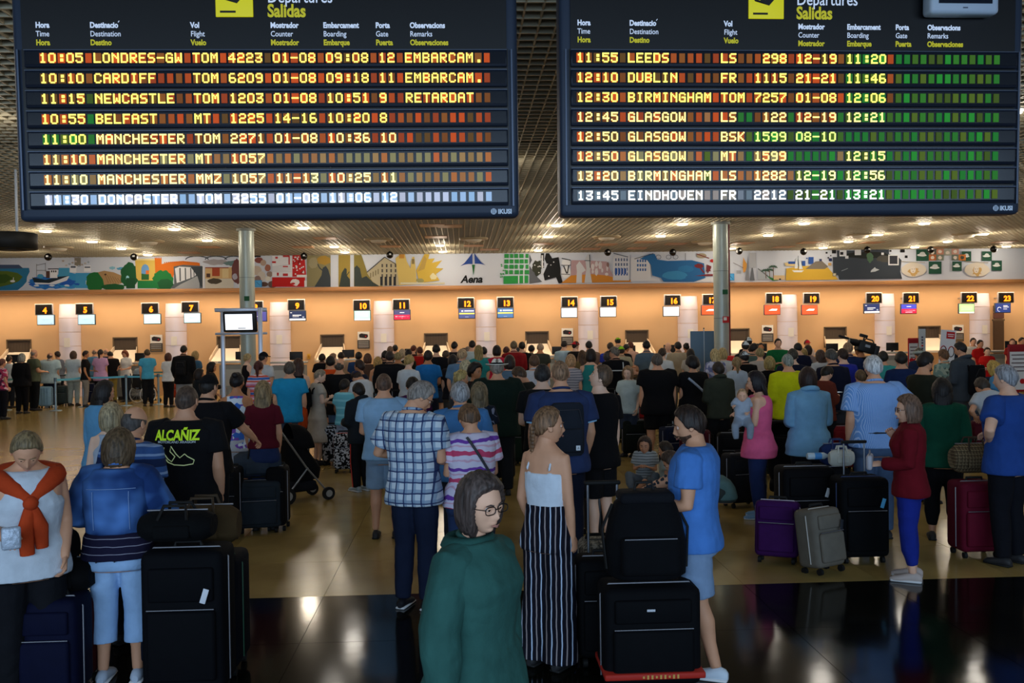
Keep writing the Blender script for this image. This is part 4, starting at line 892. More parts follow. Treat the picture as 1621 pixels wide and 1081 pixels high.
            for sd in (1, -1):
                S, e, w, f_, u_ = A[sd]; t = thk*(1 if not fem else .9)*(1 if not kid else .9); ad = base+.004
                if sl <= 0: continue
                pts = [S+Vector((-.06*sd, 0, .0)), S+Vector((0, 0, .002))]; rad = [.052*t*k+base, .058*t*k+base]
                if sl <= 1:
                    pts += [S.lerp(e, sl*.5), S.lerp(e, sl)]; rad += [.056*t*k+ad, .054*t*k+ad+.006]
                else:
                    q = sl-1; pts += [S.lerp(e, .5), e, e.lerp(w, min(.45, q*.5)), e.lerp(w, min(.97, q))]; rad += [.052*t*k+ad, .044*t*k+ad, .040*t*k+ad, .032*t*k+ad*.9]
                if s > 128:
                    g2 = MB(); g2.tube(pts[1:] if False else pts, rad, 12); o2 = child('sleeve', m); JOBS.append((o2, g2, vox, None, amp*(2.0 if kind in ('jacket', 'hoodie', 'shirt') else 1.4), seed+sd+9, 2))
                else: g.tube(pts, rad, 12)
        ex_ = MB()
        if kind in ('polo', 'suit', 'jacket', 'shirt'):
            ex_.tube([B((.068*math.cos(a)*kk*(1.05 if not fem else .9), -.010+.070*math.sin(a)*kk, (.862+.010*(-math.sin(a)))*H)) for a in [PI*2*i/16 for i in range(16)]], .013, 6, closed=True)
        if kind in ('hoodie', 'puffer'):
            ex_.tube([B((.085*math.cos(a)*kk, -.035+.085*math.sin(a)*kk, (.855+.018*(-math.sin(a)))*H)) for a in [PI*2*i/16 for i in range(16)]], .032, 8, closed=True)
        o = child(name, m, label=lab); JOBS.append((o, g, vox, ex_, amp*(1.5 if kind in ('jacket', 'hoodie', 'shirt', 'puffer') else 1), seed, 2 if near else 2)); return o
    tk, tc = top[0], top[1]; shell(tk, tc, *(top[2:3] or [None]), loose=(top[3] if len(top) > 3 else 0), slv=sleeve, name={'tee': 'shirt', 'jacket': 'jacket', 'hoodie': 'hooded_top', 'dress': 'dress', 'tank': 'tank_top', 'cami': 'camisole', 'suit': 'suit_jacket', 'puffer': 'puffer_jacket'}.get(tk, 'shirt'))
    if over: shell(over[0], over[1], *(over[2:3] or [None]), loose=.026, name='denim_jacket', slv=1.9)
    # lower garment
    bk, bc = bot[0], bot[1]; m = bc if not isinstance(bc, str) else fabric(bc); g = MB()
    add = {'trousers': .022, 'jeans': .020, 'leggings': .018, 'capri': .014, 'shorts': .022, 'wide': .02, 'skirt': .02}[bk]
    zt = .60 if len(bot) < 3 else bot[2]
    rs = []
    for z in [q for q in (.455, .48, .51, .54, .57) if q < zt-.01]+[zt]:
        rx, ry, o = tor(z, .019); rs.append([B(q) for q in ell((0, o, z*H), rx, ry, 20)])
    if bk == 'skirt':
        zb = bot[3] if len(bot) > 3 else .30; rs2 = []
        for t in (1, .66, .33): z = .455-(.455-zb)*t; rs2.append([B(q) for q in ell((0, 0, z*H), .19*k+.04*t, .14*k+.04*t, 20)])
        g.rings(rs2+rs)
    else:
        g.rings(rs)
        for sd in (1, -1):
            hip, kn, an = Lg[sd]; a = add
            if bk == 'shorts':
                q = kn.lerp(hip, .12); g.tube([hip+Vector((0, 0, .05)), hip.lerp(q, .4), q], [lr['hip']+a*.6, lr['th']+a+.008, lr['kn']+a+.026], 14)
            elif bk == 'wide': g.tube([hip+Vector((0, 0, .05)), hip.lerp(kn, .4), kn, kn.lerp(an, .5), an-Vector((0, 0, .03))], [lr['hip']+.012, lr['th']+.025, lr['kn']+.045, lr['ca']+.055, .125*k], 14)
            elif bk == 'capri': q = kn.lerp(an, .52); g.tube([hip+Vector((0, 0, .05)), hip.lerp(kn, .4), kn, q], [lr['hip']+a*.7, lr['th']+a, lr['kn']+a+.006, lr['ca']+a+.010], 14)
            else:
                q = an-Vector((0, 0, .01)) if bk != 'leggings' else an+Vector((0, 0, .07))
                g.tube([hip+Vector((0, 0, .05)), hip.lerp(kn, .4), kn, kn.lerp(an, .45), q], [lr['hip']+a*.6+.008, lr['th']+a+.004, lr['kn']+a, lr['ca']+a*.9, (.060 if bk == 'trousers' else .054 if bk == 'jeans' else .044)*k+a*.3], 14)
    if not (tk == 'dress'):
        o = child({'trousers': 'trousers', 'jeans': 'jeans', 'leggings': 'leggings', 'capri': 'cropped_trousers', 'shorts': 'shorts', 'wide': 'wide_trousers', 'skirt': 'skirt'}[bk], m); JOBS.append((o, g, vox, None, amp, seed+5, 2))
    # shoes
    for sd in (1, -1):
        an = Lg[sd][2]; sh = MB(); z0 = 0 if sit is None else max(0, an.z-.07)
        rs = [[(an.x+hw*math.cos(2*PI*j/12), an.y+y_, z0+zc+hh*math.sin(2*PI*j/12)) for j in range(12)] for y_, hw, hh, zc in ((-.075, .020, .022, .035), (-.06, .034, .036, .042), (-.02, .037, .045, .050), (.04, .041, .038, .042), (.10, .047, .030, .032), (.155, .042, .024, .026), (.185, .022, .014, .018))]
        if leg is None or s > 150:
            sh.rings([[(p[0], p[1], max(p[2], z0+.004)) for p in r] for r in rs]); sh.rbox((an.x, an.y+.055, z0+.011), (.082, .255, .020), .009, 1, 1)
            sh.build('shoe', [mat(shoe, .6), mat('d8d8d8' if shoe not in ('202020', '2a2a2c') else '1a1a1a', .6)], root)
    # hair and hats
    if hair and hair[0] != 'none':
        hk, hcx = hair[0], hair[1]; hm = hairmat(hcx); hb = MB(); P, f = hair_pts(hk, lv, fem, seed); hb.add(HT(P), f, 0, True)
        if hk in ('pony', 'braid'):
            z_ = .03 if hk == 'pony' else -.02
            if hk == 'pony': hb.rings([[tuple(q) for q in HT([(r*math.cos(2*PI*j/10), y_+r*.8*math.sin(2*PI*j/10), zz_) for j in range(10)])] for zz_, y_, r in ((.05, -.10, .016), (.035, -.125, .024), (0, -.135, .030), (-.06, -.13, .032), (-.12, -.115, .026), (-.19, -.10, .010))])
            else:
                for i in range(9):
                    t = i/8; 
                    for sd in (1, -1): hb.add((HT(ICO[3][0]*np.array([.024, .020, .022])*(1-.35*t)+np.array([.011*sd-.03*t, -.105+.0*t, -.02-.024*i+(.010 if sd > 0 else 0)]))), ICO[3][1], 0, True)
        if hk in ('bun', 'up'): hb.add(HT((ICO[4][0]+.06*vnoise(ICO[4][0], 9, seed)[:, None])*np.array([.040, .036, .036])+np.array([0, -.085, .085 if hk == 'bun' else .06])), ICO[4][1], 0, True)
        if hk == 'long':
            L = hair[2] if len(hair) > 2 else .30; rs = []
            for i in range(9):
                t = i/8; w_ = .088*(1+.10*math.sin(PI*t))*(1-.45*t**3); dpt = .040*(1-.45*t)
                c_ = HT([(0, -.062-.030*math.sin(t*PI*.5), -.02)])[0]; zz_ = c_[2]-t*L
                yb = min(c_[1], B((0, -tor(.74)[1], .74*H))[1]-.015 if lean > 5 else 9)
                rs.append([(c_[0]+w_*math.cos(2*PI*j/24)*(1+.05*math.sin(j*5+i)), yb-.018*t+dpt*math.sin(2*PI*j/24), zz_) for j in range(24)])
            hb.rings(rs[::-1])
        hb.build('hair', hm, root)
    if hat:
        ht, hc_ = hat[0], hat[1]; hb = MB(); u, f = ICO[4]; P = u*np.array([.088, .110, .128]); P[:, 2] = np.maximum(P[:, 2], .035 if ht != 'panama' else .045)
        if ht == 'panama':
            P[:, 2] = np.where(u[:, 2] > .6, P[:, 2]-.02*np.exp(-(u[:, 0]/.25)**2), P[:, 2]); hb.add(HT(P*np.array([1, 1, 1.15])), f, 0, True)
            hb.rings([[tuple(q) for q in HT([(r*.95*math.cos(2*PI*j/24), r*1.15*math.sin(2*PI*j/24), zz_+.02*abs(math.cos(2*PI*j/24))**2*(r > .12)) for j in range(24)])] for r, zz_ in ((.085, .046), (.155, .040), (.155, .047), (.085, .056))])
            hb.rings([[tuple(q) for q in HT([(r*.90*math.cos(2*PI*j/24), r*1.13*math.sin(2*PI*j/24), zz_) for j in range(24)])] for r, zz_ in ((.099, .052), (.099, .076))], 1)
            hb.build('panama_hat', [fabric(hc_), fabric('15161a')], root)
        elif ht == 'bucket':
            hb.add(HT(P), f, 0, True); hb.rings([[tuple(q) for q in HT([(r*.9*math.cos(2*PI*j/20), r*1.1*math.sin(2*PI*j/20), zz_) for j in range(20)])] for r, zz_ in ((.10, .06), (.135, .01), (.125, .01), (.09, .05))]); hb.build('bucket_hat', fabric(hc_), root)
        else:
            sg = -1 if ht == 'capback' else 1
            hb.add(HT(P), f, 0, True); hb.rings([[tuple(q) for q in HT([(w_*math.cos(PI*j/8), sg*(y_+ .075*math.sin(PI*j/8)), zz_) for j in range(9)])] for w_, y_, zz_ in ((.078, .085, .034), (.078, .085, .046))]); hb.build('cap', fabric(hc_), root)
    showface = s > 62 and abs(((face+hd+180) % 360)-180) > 50
    if showface and (near or s > 62):
        for sd in (1, -1):
            eb = MB(); c_ = (.031*sd, .0715, .000); hb = eb
            eb.add(HT(ICO[3][0]*.0120+np.array(c_)), ICO[3][1], 0, True)
            eb.add(HT(ICO[3][0]*np.array([.0062, .002, .0062])+np.array((c_[0], c_[1]+.0112, c_[2]-.001))), ICO[3][1], 1, True)
            eb.build('eye', [mat('d8d4d0', .3), mat('1c140f', .2)], root)
            br_ = MB().tube(HT([(.015*sd, .0935, .018), (.030*sd, .0925, .0235), (.047*sd, .082, .018)]).tolist(), [.003, .0034, .002], 6); br_.build('eyebrow', mat(hair[1] if hair and hair[0] != 'none' else '3a2a20', .8), root)
            ld = MB().tube(HT([(.018*sd, .0835, .003), (.031*sd, .0850, .0075), (.045*sd, .0765, .003)]).tolist(), .0042, 6).tube(HT([(.018*sd, .0830, -.002), (.031*sd, .0840, -.0088), (.045*sd, .0765, -.002)]).tolist(), .0034, 6); ld.build('eyelid', sk, root)
        lp = MB(); lp.tube(HT([(-.022, .0845, -.067), (-.010, .0955, -.0645), (0, .0975, -.0655), (.010, .0955, -.0645), (.022, .0845, -.067)]).tolist(), [.001, .0026, .0024, .0026, .001], 6); lp.tube(HT([(-.020, .0845, -.0685), (0, .0965, -.0725), (.020, .0845, -.0685)]).tolist(), [.001, .0032, .001], 6); lp.build('lips', mat('ac7468' if skin != 3 else '6a3c34', .5), root)
    if glasses:
        gb = MB()
        for sd in (1, -1):
            gb.tube([tuple(q) for q in HT([(.034*sd+.024*math.copysign(abs(math.cos(2*PI*j/20))**.7, math.cos(2*PI*j/20)), .100-.010*abs(.034+.024*math.cos(2*PI*j/20)*1)/.06, .000+.0165*math.copysign(abs(math.sin(2*PI*j/20))**.7, math.sin(2*PI*j/20))) for j in range(20)])], .0022, 6, 0, True)
            gb.tube([tuple(q) for q in HT([(.058*sd, .090, .006), (.079*sd, .045, .006), (.080*sd, -.005, .002)])], .0018, 5)
        gb.tube([tuple(q) for q in HT([(-.010, .101, .003), (0, .104, .006), (.010, .101, .003)])], .002, 5); gb.build('glasses', mat('181414', .3), root)
    info = dict(root=root, H=H, B=B, A=A, HT=HT, tor=tor, k=k, M=Matrix.Translation(root.location) @ Matrix.Rotation(rz, 4, 'Z'), legs=Lg)
    if extra: extra(info)
    return info
def flush_jobs():
    tmp = []
    for (o, mb, vox, ex_, amp, seed, it) in JOBS:
        me = bpy.data.meshes.new('t'); me.from_pydata(mb.v, [], mb.f); t = bpy.data.objects.new('t', me); COL.objects.link(t)
        r = t.modifiers.new('r', 'REMESH'); r.mode = 'VOXEL'; r.voxel_size = vox
        sm = t.modifiers.new('s', 'SMOOTH'); sm.factor = .5; sm.iterations = it+1; tmp.append(t)
    dg = bpy.context.evaluated_depsgraph_get()
    for t, (o, mb, vox, ex_, amp, seed, it) in zip(tmp, JOBS):
        me = bpy.data.meshes.new_from_object(t.evaluated_get(dg)); n = len(me.vertices)
        co = np.empty(n*3, np.float32); me.vertices.foreach_get('co', co); co = co.reshape(-1, 3).astype(float)
        if amp:
            no = np.empty(n*3, np.float32); me.vertices.foreach_get('normal', no); no = no.reshape(-1, 3)
            w = vnoise(co*np.array([1, 1, 1.6]), 17, seed); w2 = vnoise(co*np.array([1, 1, .7]), 34, seed+3)
            co = co+no*((np.abs(w)*1.6-.5+.5*w2)*amp)[:, None]
        if ex_ is None or not ex_.v:
            me.vertices.foreach_set('co', co.astype(np.float32).ravel()); me.polygons.foreach_set('use_smooth', [True]*len(me.polygons)); me.update(); new = me
        else:
            nl = len(me.loops); li = np.empty(nl, np.int32); me.loops.foreach_get('vertex_index', li)
            ls = np.empty(len(me.polygons), np.int32); me.polygons.foreach_get('loop_start', ls)
            ev = np.array([tuple(v) for v in ex_.v]); el_ = [i+n for f in ex_.f for i in f]; es = []; c = nl
            for f in ex_.f: es.append(c); c += len(f)
            new = bpy.data.meshes.new('m'); new.vertices.add(n+len(ev)); new.vertices.foreach_set('co', np.vstack([co, ev]).astype(np.float32).ravel())
            new.loops.add(c); new.loops.foreach_set('vertex_index', np.concatenate([li, np.array(el_, np.int32)]))
            new.polygons.add(len(ls)+len(es)); new.polygons.foreach_set('loop_start', np.concatenate([ls, np.array(es, np.int32)]))
            new.polygons.foreach_set('use_smooth', [True]*(len(ls)+len(es))); new.update(calc_edges=True); new.validate()
            bpy.data.meshes.remove(me)
        nm = o.data.name; old = o.data; mats_ = list(old.materials); new.materials.clear()
        for q in mats_: new.materials.append(q)
        o.data = new; bpy.data.meshes.remove(old); new.name = nm
        tm = t.data; bpy.data.objects.remove(t); bpy.data.meshes.remove(tm)
    JOBS.clear()
ppl = {}
def V(*c): return pattern('v', c)
WHITE, BLACK = 'd9dde2', '141417'
P = person
# ---- the nearest people
ppl['scarf'] = P(52, 668, 262, -150, 'f', ('pony', '7d6a4c'), ('tank', 'c9d2dc', .46, .01), ('trousers', '14151a'), ['f', 'b'], 'blonde woman with a rust red jumper tied over her shoulders, holding a packet', b=1.25, hp=34, hd=-4, skin=0, lean=6)
ppl['denim'] = P(181, 680, 246, 4, 'f', ('bob', '584632'), ('tee', pattern('h', ('1a1830', '8a8898'), .8, .35), .50, .01), ('capri', '9dc0e8', .56), ['e', 'e'], 'woman in a faded denim jacket and pale blue cropped trousers seen from behind', b=1.2, hp=16, over=('shirt', pattern('faded', ('1c3668', '5a8ad0')), .60), shoe='b8c4d4', sleeve=0)
ppl['polo_stripe'] = P(208, 643, 220, -25, 'm', ('bald', '4a4440'), ('polo', pattern('h', ('3c5c94', '8aa4cc', '1e2c50'), 1.1, .9), .47, .01), ('trousers', '1a1c24'), ['b', 'b'], 'balding man in a striped blue polo shirt behind the denim jacket woman', b=1.12, hp=12)
P(172, 640, 180, 10, 'f', ('bob', 'a09070'), ('tank', 'a8b4c4'), ('trousers', '20242c'), 'bb', 'blonde woman with bare shoulders mostly hidden by the balding man in stripes', b=1.05, skin=4)
P(163, 603, 146, -30, 'f', ('long', '1c1614', .30), ('long', '5f9cc8', .46, .012), ('jeans', '28406c'), ['b', 'd'], 'woman with long black hair and a light denim shirt by the barrier', b=1.05, hp=10, hd=-25)
ppl['race'] = P(292, 610, 200, -6, 'm', ('buzz', '4a3a30'), ('tee', BLACK, .45, .016), ('shorts', '16161a'), ['b', 'b'], 'broad man in a black T-shirt with lime lettering and a race track outline', b=1.24, hp=10)
ppl['cap'] = P(328, 593, 160, -12, 'm', ('buzz', '221c18'), ('polo', '111114', .46, .01), ('trousers', '101014'), ['r', 'b'], 'man in a black cap and black polo with white piping, hand on his luggage', b=1.12, hp=6, hd=-12, hat=('capback', '121214'))
P(373, 590, 130, -4, 'f', ('bun', '141012'), ('tank', pattern('blot', ('d8e4f0', '3a6cc8', '7a50b0')), .47), ('shorts', 'b8bcc4'), 'bb', 'woman with a black bun and a floral blue and white vest top', b=1.12, skin=2)
ppl['maroon'] = P(414, 604, 140, 5, 'f', ('long', '86704e', .36), ('tee', '5c1624', .55), ('shorts', '26345c', .60), 'bb', 'girl with very long dark blonde hair, maroon T-shirt and denim shorts')
P(408, 571, 86, 0, 'f', ('pony', '481c18'), ('tee', pattern('h', ('d890a8', 'e8e4e8', '3c6cb8', 'd85a40'), .8)), ('jeans', '202838'), 'bb', 'auburn haired woman in a rainbow striped top behind the floral vest top')
P(391, 560, 66, -40, 'f', ('up', 'b09a6c'), ('tank', '1c1a1e'), ('trousers', '20222a'), 'uu', 'blonde woman with hands raised to her face near the framed screen', skin=4)
P(416, 557, 76, -20, 'm', ('buzz', '20181a'), ('tee', 'c8d0d6'), ('shorts', '3a4048'), 'bd', 'man in a dark cap and pale T-shirt right of the framed screen', hat=('cap', '15151a'), hd=-20)
P(457, 573, 99, 2, 'm', ('grey', '4e463e'), ('tee', '2190c0', .45, .01), ('shorts', '3c4454'), 'bb', 'man in a turquoise blue T-shirt beside the woman in a black vest', b=1.1)
P(471, 568, 90, 2, 'f', ('long', '3e2418', .22), ('tank', '131216', .46, .01), ('trousers', '1a1a20'), 'be', 'woman with long brown hair in a black sleeveless top', b=1.1, skin=4)
ppl['dress'] = P(505, 583, 95, -62, 'f', ('buzz', '8a7c68'), ('dress', 'b8b0a4', .24), ('leggings', 'b8b0a4'), ['u', 'f'], 'short haired woman in a pale beige dress with a small black backpack', hp=22, hd=-14, skin=4)
P(536, 569, 91, 4, 'm', ('bald', '4a4038'), ('tee', BLACK, .45, .012), ('jeans', '50709a'), 'bb', 'shaven headed man in a black T-shirt and light jeans', b=1.2)
P(522, 564, 80, 4, 'm', ('short', '17130f'), ('tee', 'd8501c'), ('shorts', '30343c'), 'bb', 'dark haired man in a bright orange T-shirt')
ppl['boy'] = P(566, 606, 114, 40, 'k', ('short', '1a1512'), ('puffer', '20262c', .44), ('trousers', '16181b'), ['d', 'f'], 'boy in a dark padded jacket and black trousers with a red side stripe', hp=8, shoe='9aa6a8')
P(544, 600, 96, -30, 'k', ('short', '1a1412'), ('tee', pattern('h', ('68b4c4', '88ccd8'), 2)), ('shorts', '9aa8bc'), 'fb', 'small child in a turquoise T-shirt beside the boy in the padded jacket', skin=3)
P(562, 580, 96, 45, 'm', ('short', '2a1c14'), ('tee', 'cdd4dc'), ('trousers', '1c2030'), 'fu', 'man in a navy cap and white T-shirt bending over the child', hat=('cap', '1c2a50'), hp=40, lean=18)
ppl['lightblue'] = P(606, 591, 147, 0, 'm', ('buzz', '5c4436'), ('tee', '8fb6d8', .48, .016), ('shorts', '84a0bc'), ['f', 'f'], 'man in a light blue T-shirt, matching shorts and black socks', b=1.14, hp=10)
P(652, 597, 118, 20, 'm', ('short', '1c1614'), ('tee', '48184c'), ('trousers', '1c1c24'), 'bb', 'dark haired man in a purple shirt half hidden by the plaid shirt man')
ppl['plaid'] = P(664, 598, 197, -20, 'm', ('grey', '8a8078'), ('shirt', pattern('plaid', ('c9d4de', '22305e', '7f98b4'), .95), .455, .012), ('jeans', '1a2238'), ['f', 'e'], 'tall grey haired man in a blue and white checked shirt looking down', b=1.05, hp=34, hd=-52, glasses=True, shoe='14141a')
P(727, 605, 165, 6, 'm', ('grey', '9a9a9c'), ('shirt', '4a80b8', .46, .014), ('trousers', '28303c'), 'bb', 'silver haired man in a mid blue shirt right of the plaid shirt man', b=1.12)
ppl['tiedye'] = P(741, 636, 195, 14, 'f', ('short', '6a4c34'), ('tee', pattern('tiedye', ('d4cce0', 'c8486c', '7040a0')), .49, .012), ('jeans', '2c3c60'), ['f', 'u'], 'woman with cropped brown hair in a pink and purple tie-dye top', b=1.22, hp=30, skin=0)
P(757, 606, 140, 4, 'f', ('long', '76664c', .40), ('tee', pattern('blot', ('202838', '8a90a8'))), ('trousers', '1c1e26'), 'bb', 'woman with long straight grey blonde hair behind the tie-dye top')
ppl['hat'] = P(786, 569, 118, 0, 'm', ('grey', '8c8278'), ('long', '14241e', .44, .03), ('trousers', '1a1c20'), ['e', 'e'], 'stout man in a white panama hat and dark green jumper', b=1.32, hat=('panama', 'f6f4ea'))
ppl['backpacker'] = P(886, 571, 168, 6, 'm', ('buzz', '8a6a50'), ('polo', '2c3a60', .46, .012), ('jeans', '101626'), ['b', 'b'], 'tall man with cropped ginger hair, navy polo and dark backpack', b=1.22, skin=0)
ppl['young'] = P(950, 578, 160, 35, 'm', ('short', '5c4634'), ('tee', '0f0f12', .46, .006), ('shorts', '111114'), ['d', 'd'], 'pale young man in black T-shirt and shorts tipping his head back', hp=-24, hd=45, skin=4, tilt=-4)
ppl['braid'] = P(866, 645, 240, -38, 'f', ('braid', '7a5a40'), ('cami', 'd8e2ee', .60), ('wide', pattern('v', ('14141f', 'b8c8e0', '9a8f90'), 1.3, .8), .63), [(.30, -.35, -1), (.25, .5, -.9)] and ['d', 'b'], 'young woman with a thick braid, white camisole and striped wide trousers', hp=0, hd=-44, skin=0, hs=1.03)
ppl['blue'] = P(1090, 641, 246, 66, 'm', ('short', '2c1f1a'), ('tee', '4a80cc', .47, .004), ('shorts', '7f98b8'), [((.25, .75, -.75)), 'f'] and [((.28, .72, -.72), (.05, .92, -.42)), 'f'], 'bearded man in a bright blue T-shirt and grey shorts holding a suitcase', b=1.12, hp=12, hd=12, skin=0, shoe='c8d4e0', stride=.6)
ppl['green'] = P(757, 750, 380, -128, 'f', ('bob', '4a3e3a'), ('jacket', '2f5a54', .42, .016), ('jeans', '1a2040'), [((.42, .0, -1), (.16, .22, -1)), ((.3, -.1, -1), (.1, .1, -1))], 'woman with glasses in a dark green jacket passing close by', b=1.10, hp=6, hd=-10, glasses=True, skin=1, tilt=4, hup=.045)
# ---- middle ground, right of centre
ppl['blacktee'] = P(1040, 560, 96, 2, 'm', ('grey', '5a5046'), ('tee', '0f0f12', .44, .02), ('shorts', '101012'), ['d', 'd'], 'heavily built man in a black T-shirt and black shorts with side stripes', b=1.38)
ppl['sash'] = P(1096, 565, 95, 5, 'f', ('curly', '120e10'), ('tee', '101013', .44, .02), ('trousers', '15151a'), 'bb', 'curly black haired woman in black with a pale lettered strap across her back', b=1.25)
P(1137, 573, 100, 6, 'm', ('short', '2e2620'), ('hoodie', '353a30', .46), ('trousers', '14161a'), 'ff', 'person in an olive green hooded top with a yellow collar', b=1.05)
P(1166, 565, 86, -8, 'f', ('pony', '8a7450'), ('tee', 'b6c4d2'), ('trousers', '1c2028'), 'bb', 'woman with a dark blonde ponytail and white T-shirt beside the olive hooded top')
ppl['pink'] = P(1196, 588, 137, 68, 'f', ('long', '181218', .16), ('tank', 'e0608c', .42, .02), ('jeans', '22305c'), ['u', 'u'], 'woman in a pink sleeveless top holding a baby', b=1.22, hp=8, skin=1, over=None, shoe='7aa0c0')
ppl['yellow'] = P(1247, 560, 106, 8, 'm', ('buzz', '8a9088'), ('long', 'c8cc14', .46, .016), ('trousers', '15161a'), 'bf', 'man with a printed cloth on his head and a bright yellow jersey', b=1.2)
ppl['hood'] = P(1279, 583, 137, -2, 'f', ('bob', '2c1c18'), ('hoodie', '7cb0d4', .42, .012), ('trousers', '14151c'), 'ff', 'woman with dark bobbed hair in a pale blue hooded jacket', b=1.2)
ppl['rust'] = P(1309, 577, 104, -62, 'f', ('short', '16110f'), ('long', '6a3024'), ('trousers', '181a20'), ['u', 'u'], 'dark haired person in a rust jumper reading a phone', hp=30, skin=1)
ppl['stripe'] = P(1383, 563, 152, -2, 'm', ('grey', 'c4c4c4'), ('shirt', pattern('v', ('6c9ad8', 'a8c4ec'), .45), .50, .016), ('jeans', '4a6080'), ['h', 'b'], 'white haired man in a pale blue striped shirt seen from behind', b=1.16)
ppl['red'] = P(1436, 627, 182, 62, 'f', ('bob', '6a5040'), ('jacket', '6a101c', .46, -.004), ('leggings', '1c2c88'), ['k', 'f'], 'woman with glasses in a dark red jacket and cobalt blue trousers', b=1.12, hp=2, glasses=True, skin=1, hd=18, shoe='b8a8a0')
ppl['emerald'] = P(1492, 600, 154, -22, 'f', ('long', '15100f', .16), ('long', '12503c', .46, .014), ('leggings', '111115'), ['b', 'f'], 'dark haired woman in an emerald green jumper and black leggings', b=1.18)
ppl['royal'] = P(1592, 578, 172, 28, 'm', ('grey', '8c8c90'), ('tee', '24468c', .46, .012), ('trousers', '101118'), ['f', 'h'], 'grey haired man in a royal blue T-shirt at the right edge', b=1.15, hp=4, hd=12, skin=1, shoe='2a2a2c')
P(1465, 557, 128, -72, 'm', ('short', '1a1412'), ('tee', '23261c'), ('trousers', '1a1c20'), 'fr', 'bearded young man in an olive T-shirt looking right', hp=12)
P(1454, 614, 118, 10, 'f', ('long', '1e1814', .2), ('tee', '20241c'), ('trousers', '1c1c20'), 'bb', 'dark haired woman in olive below the bearded young man', b=1.05)
ppl['greyhood'] = P(1521, 541, 92, 30, 'm', ('short', '1c1818'), ('hoodie', '3c444c', .46), ('trousers', '4a4c50'), 'ff', 'man in a slate grey hooded top with a black backpack', b=1.1, hd=15, hp=14)
P(1494, 553, 84, 20, 'm', ('short', '6a4c34'), ('shirt', pattern('blot', ('7c9a94', 'a8b8a8', '4c6058'))), ('trousers', '6c6c64'), 'fb', 'man in a patterned grey green shirt and pale trousers')
P(1427, 557, 100, -12, 'm', ('short', '1a1614'), ('tee', '182850'), ('trousers', '181a22'), 'bf', 'dark haired man in a navy T-shirt with folded arms')
P(1398, 556, 86, -20, 'm', ('short', '1c1814'), ('tee', '3aa09c'), ('shorts', '24282c'), 'bb', 'dark haired person in a teal T-shirt right of the white haired man')
P(1455, 551, 76, 5, 'm', ('grey', '5a5248'), ('tee', '25304c'), ('trousers', '20242c'), 'bb', 'person in a pale bucket hat and navy top before the banners', hat=('bucket', 'a8b4ac'))
P(1588, 566, 100, 20, 'f', ('shag', 'b4944c'), ('tee', '4c84ac'), ('trousers', '202838'), 'bb', 'blonde woman in a sky blue top leaning forward', lean=22)
P(1572, 590, 118, 12, 'm', ('short', '3a3028'), ('tee', 'b4bcc4', .46), ('trousers', '24261e'), 'hh', 'man in a white T-shirt with an elbow stuck out', lean=24, b=1.05)
ppl['track'] = P(972, 549, 78, 0, 'm', ('grey', '6a6258'), ('jacket', '101014'), ('trousers', '121216'), 'bb', 'man in a black cap and black tracksuit with white piping', b=1.15, hat=('cap', '101014'), hd=60)
# ---- left queue and far left
P(2, 568, 60, -30, 'f', ('short', '6a3c30'), ('tee', pattern('blot', ('b83c5c', '5a2040', 'd8b0b8'))), ('trousers', '16161c'), 'bb', 'person in a pink floral top at the left edge')
P(13, 563, 52, -10, 'f', ('short', '3a2a20'), ('tee', 'd4d8d6'), ('trousers', '20242c'), 'bb', 'dark haired person in a white top near the left edge')
P(33, 560, 56, -6, 'f', ('bob', '8c8c84'), ('long', '121216', .45, .02), ('trousers', '101014'), 'bb', 'grey haired woman dressed in black near the left edge', b=1.15)
P(53, 554, 56, -40, 'm', ('bald', '8a8078'), ('polo', '5c6450'), ('trousers', '15171a'), 'fb', 'bald man in an olive polo shirt', b=1.15)
P(78, 558, 52, -6, 'm', ('bald', '5a4c44'), ('shirt', 'b4ccd4', .44, .04), ('trousers', '20263a'), 'bb', 'bald man in a loose white shirt beside a pale suitcase', b=1.3, shoe='c8ccd0')
P(90, 557, 52, 60, 'f', ('short', '2c1c18'), ('long', '6c7484'), ('trousers', '20222a'), 'bu', 'dark haired woman half hidden behind the loose white shirt')
P(115, 556, 51, -4, 'f', ('bob', '4a3424'), ('tee', 'b8c8d2', .45, .02), ('trousers', '9caaa8'), 'bb', 'brown haired woman in white with a dark strap across her back', b=1.15)
P(135, 555, 52, -70, 'f', ('short', '2c1c16'), ('tee', '141418'), ('trousers', '84807a'), 'bf', 'person in a black T-shirt and beige trousers at the tape', skin=2)
P(149, 552, 48, 0, 'm', ('bald', '8a7868'), ('tee', '5c8cb0'), ('trousers', '20242c'), 'bb', 'bald man in light blue behind the pink T-shirt woman')
P(158, 553, 51, 2, 'f', ('pony', '1c1214'), ('tee', 'c89cc0', .44, .014), ('trousers', '121216'), 'bb', 'woman with a black ponytail and lilac pink T-shirt')
P(173, 556, 51, 40, 'm', ('short', '1a1614'), ('tee', '101013'), ('trousers', '8c7a3c'), 'ff', 'dark haired man in black bending his head by desk 5', b=1.15, hp=30)
P(167, 551, 46, 0, 'm', ('bald', 'a08474'), ('tee', '303848'), ('trousers', '20242c'), 'bb', 'bald head behind the man in black by desk 5')
P(198, 552, 45.5, 160, 'f', ('bob', '7c3c20'), ('shirt', 'e4e0d8'), ('trousers', '20242c'), 'ff', 'auburn haired desk clerk in a white shirt', hp=25, group='check-in staff')
P(232, 553, 52, 25, 'm', ('short', '4a3a24'), ('tee', '48a4cc'), ('trousers', '16181c'), 'fb', 'teenager in a bright blue T-shirt behind the wheelchair')
P(265, 559, 53, -8, 'f', ('bob', '48241a'), ('tee', 'd0d8e0'), ('trousers', '141418'), 'bf', 'auburn haired woman in a white T-shirt and black trousers')
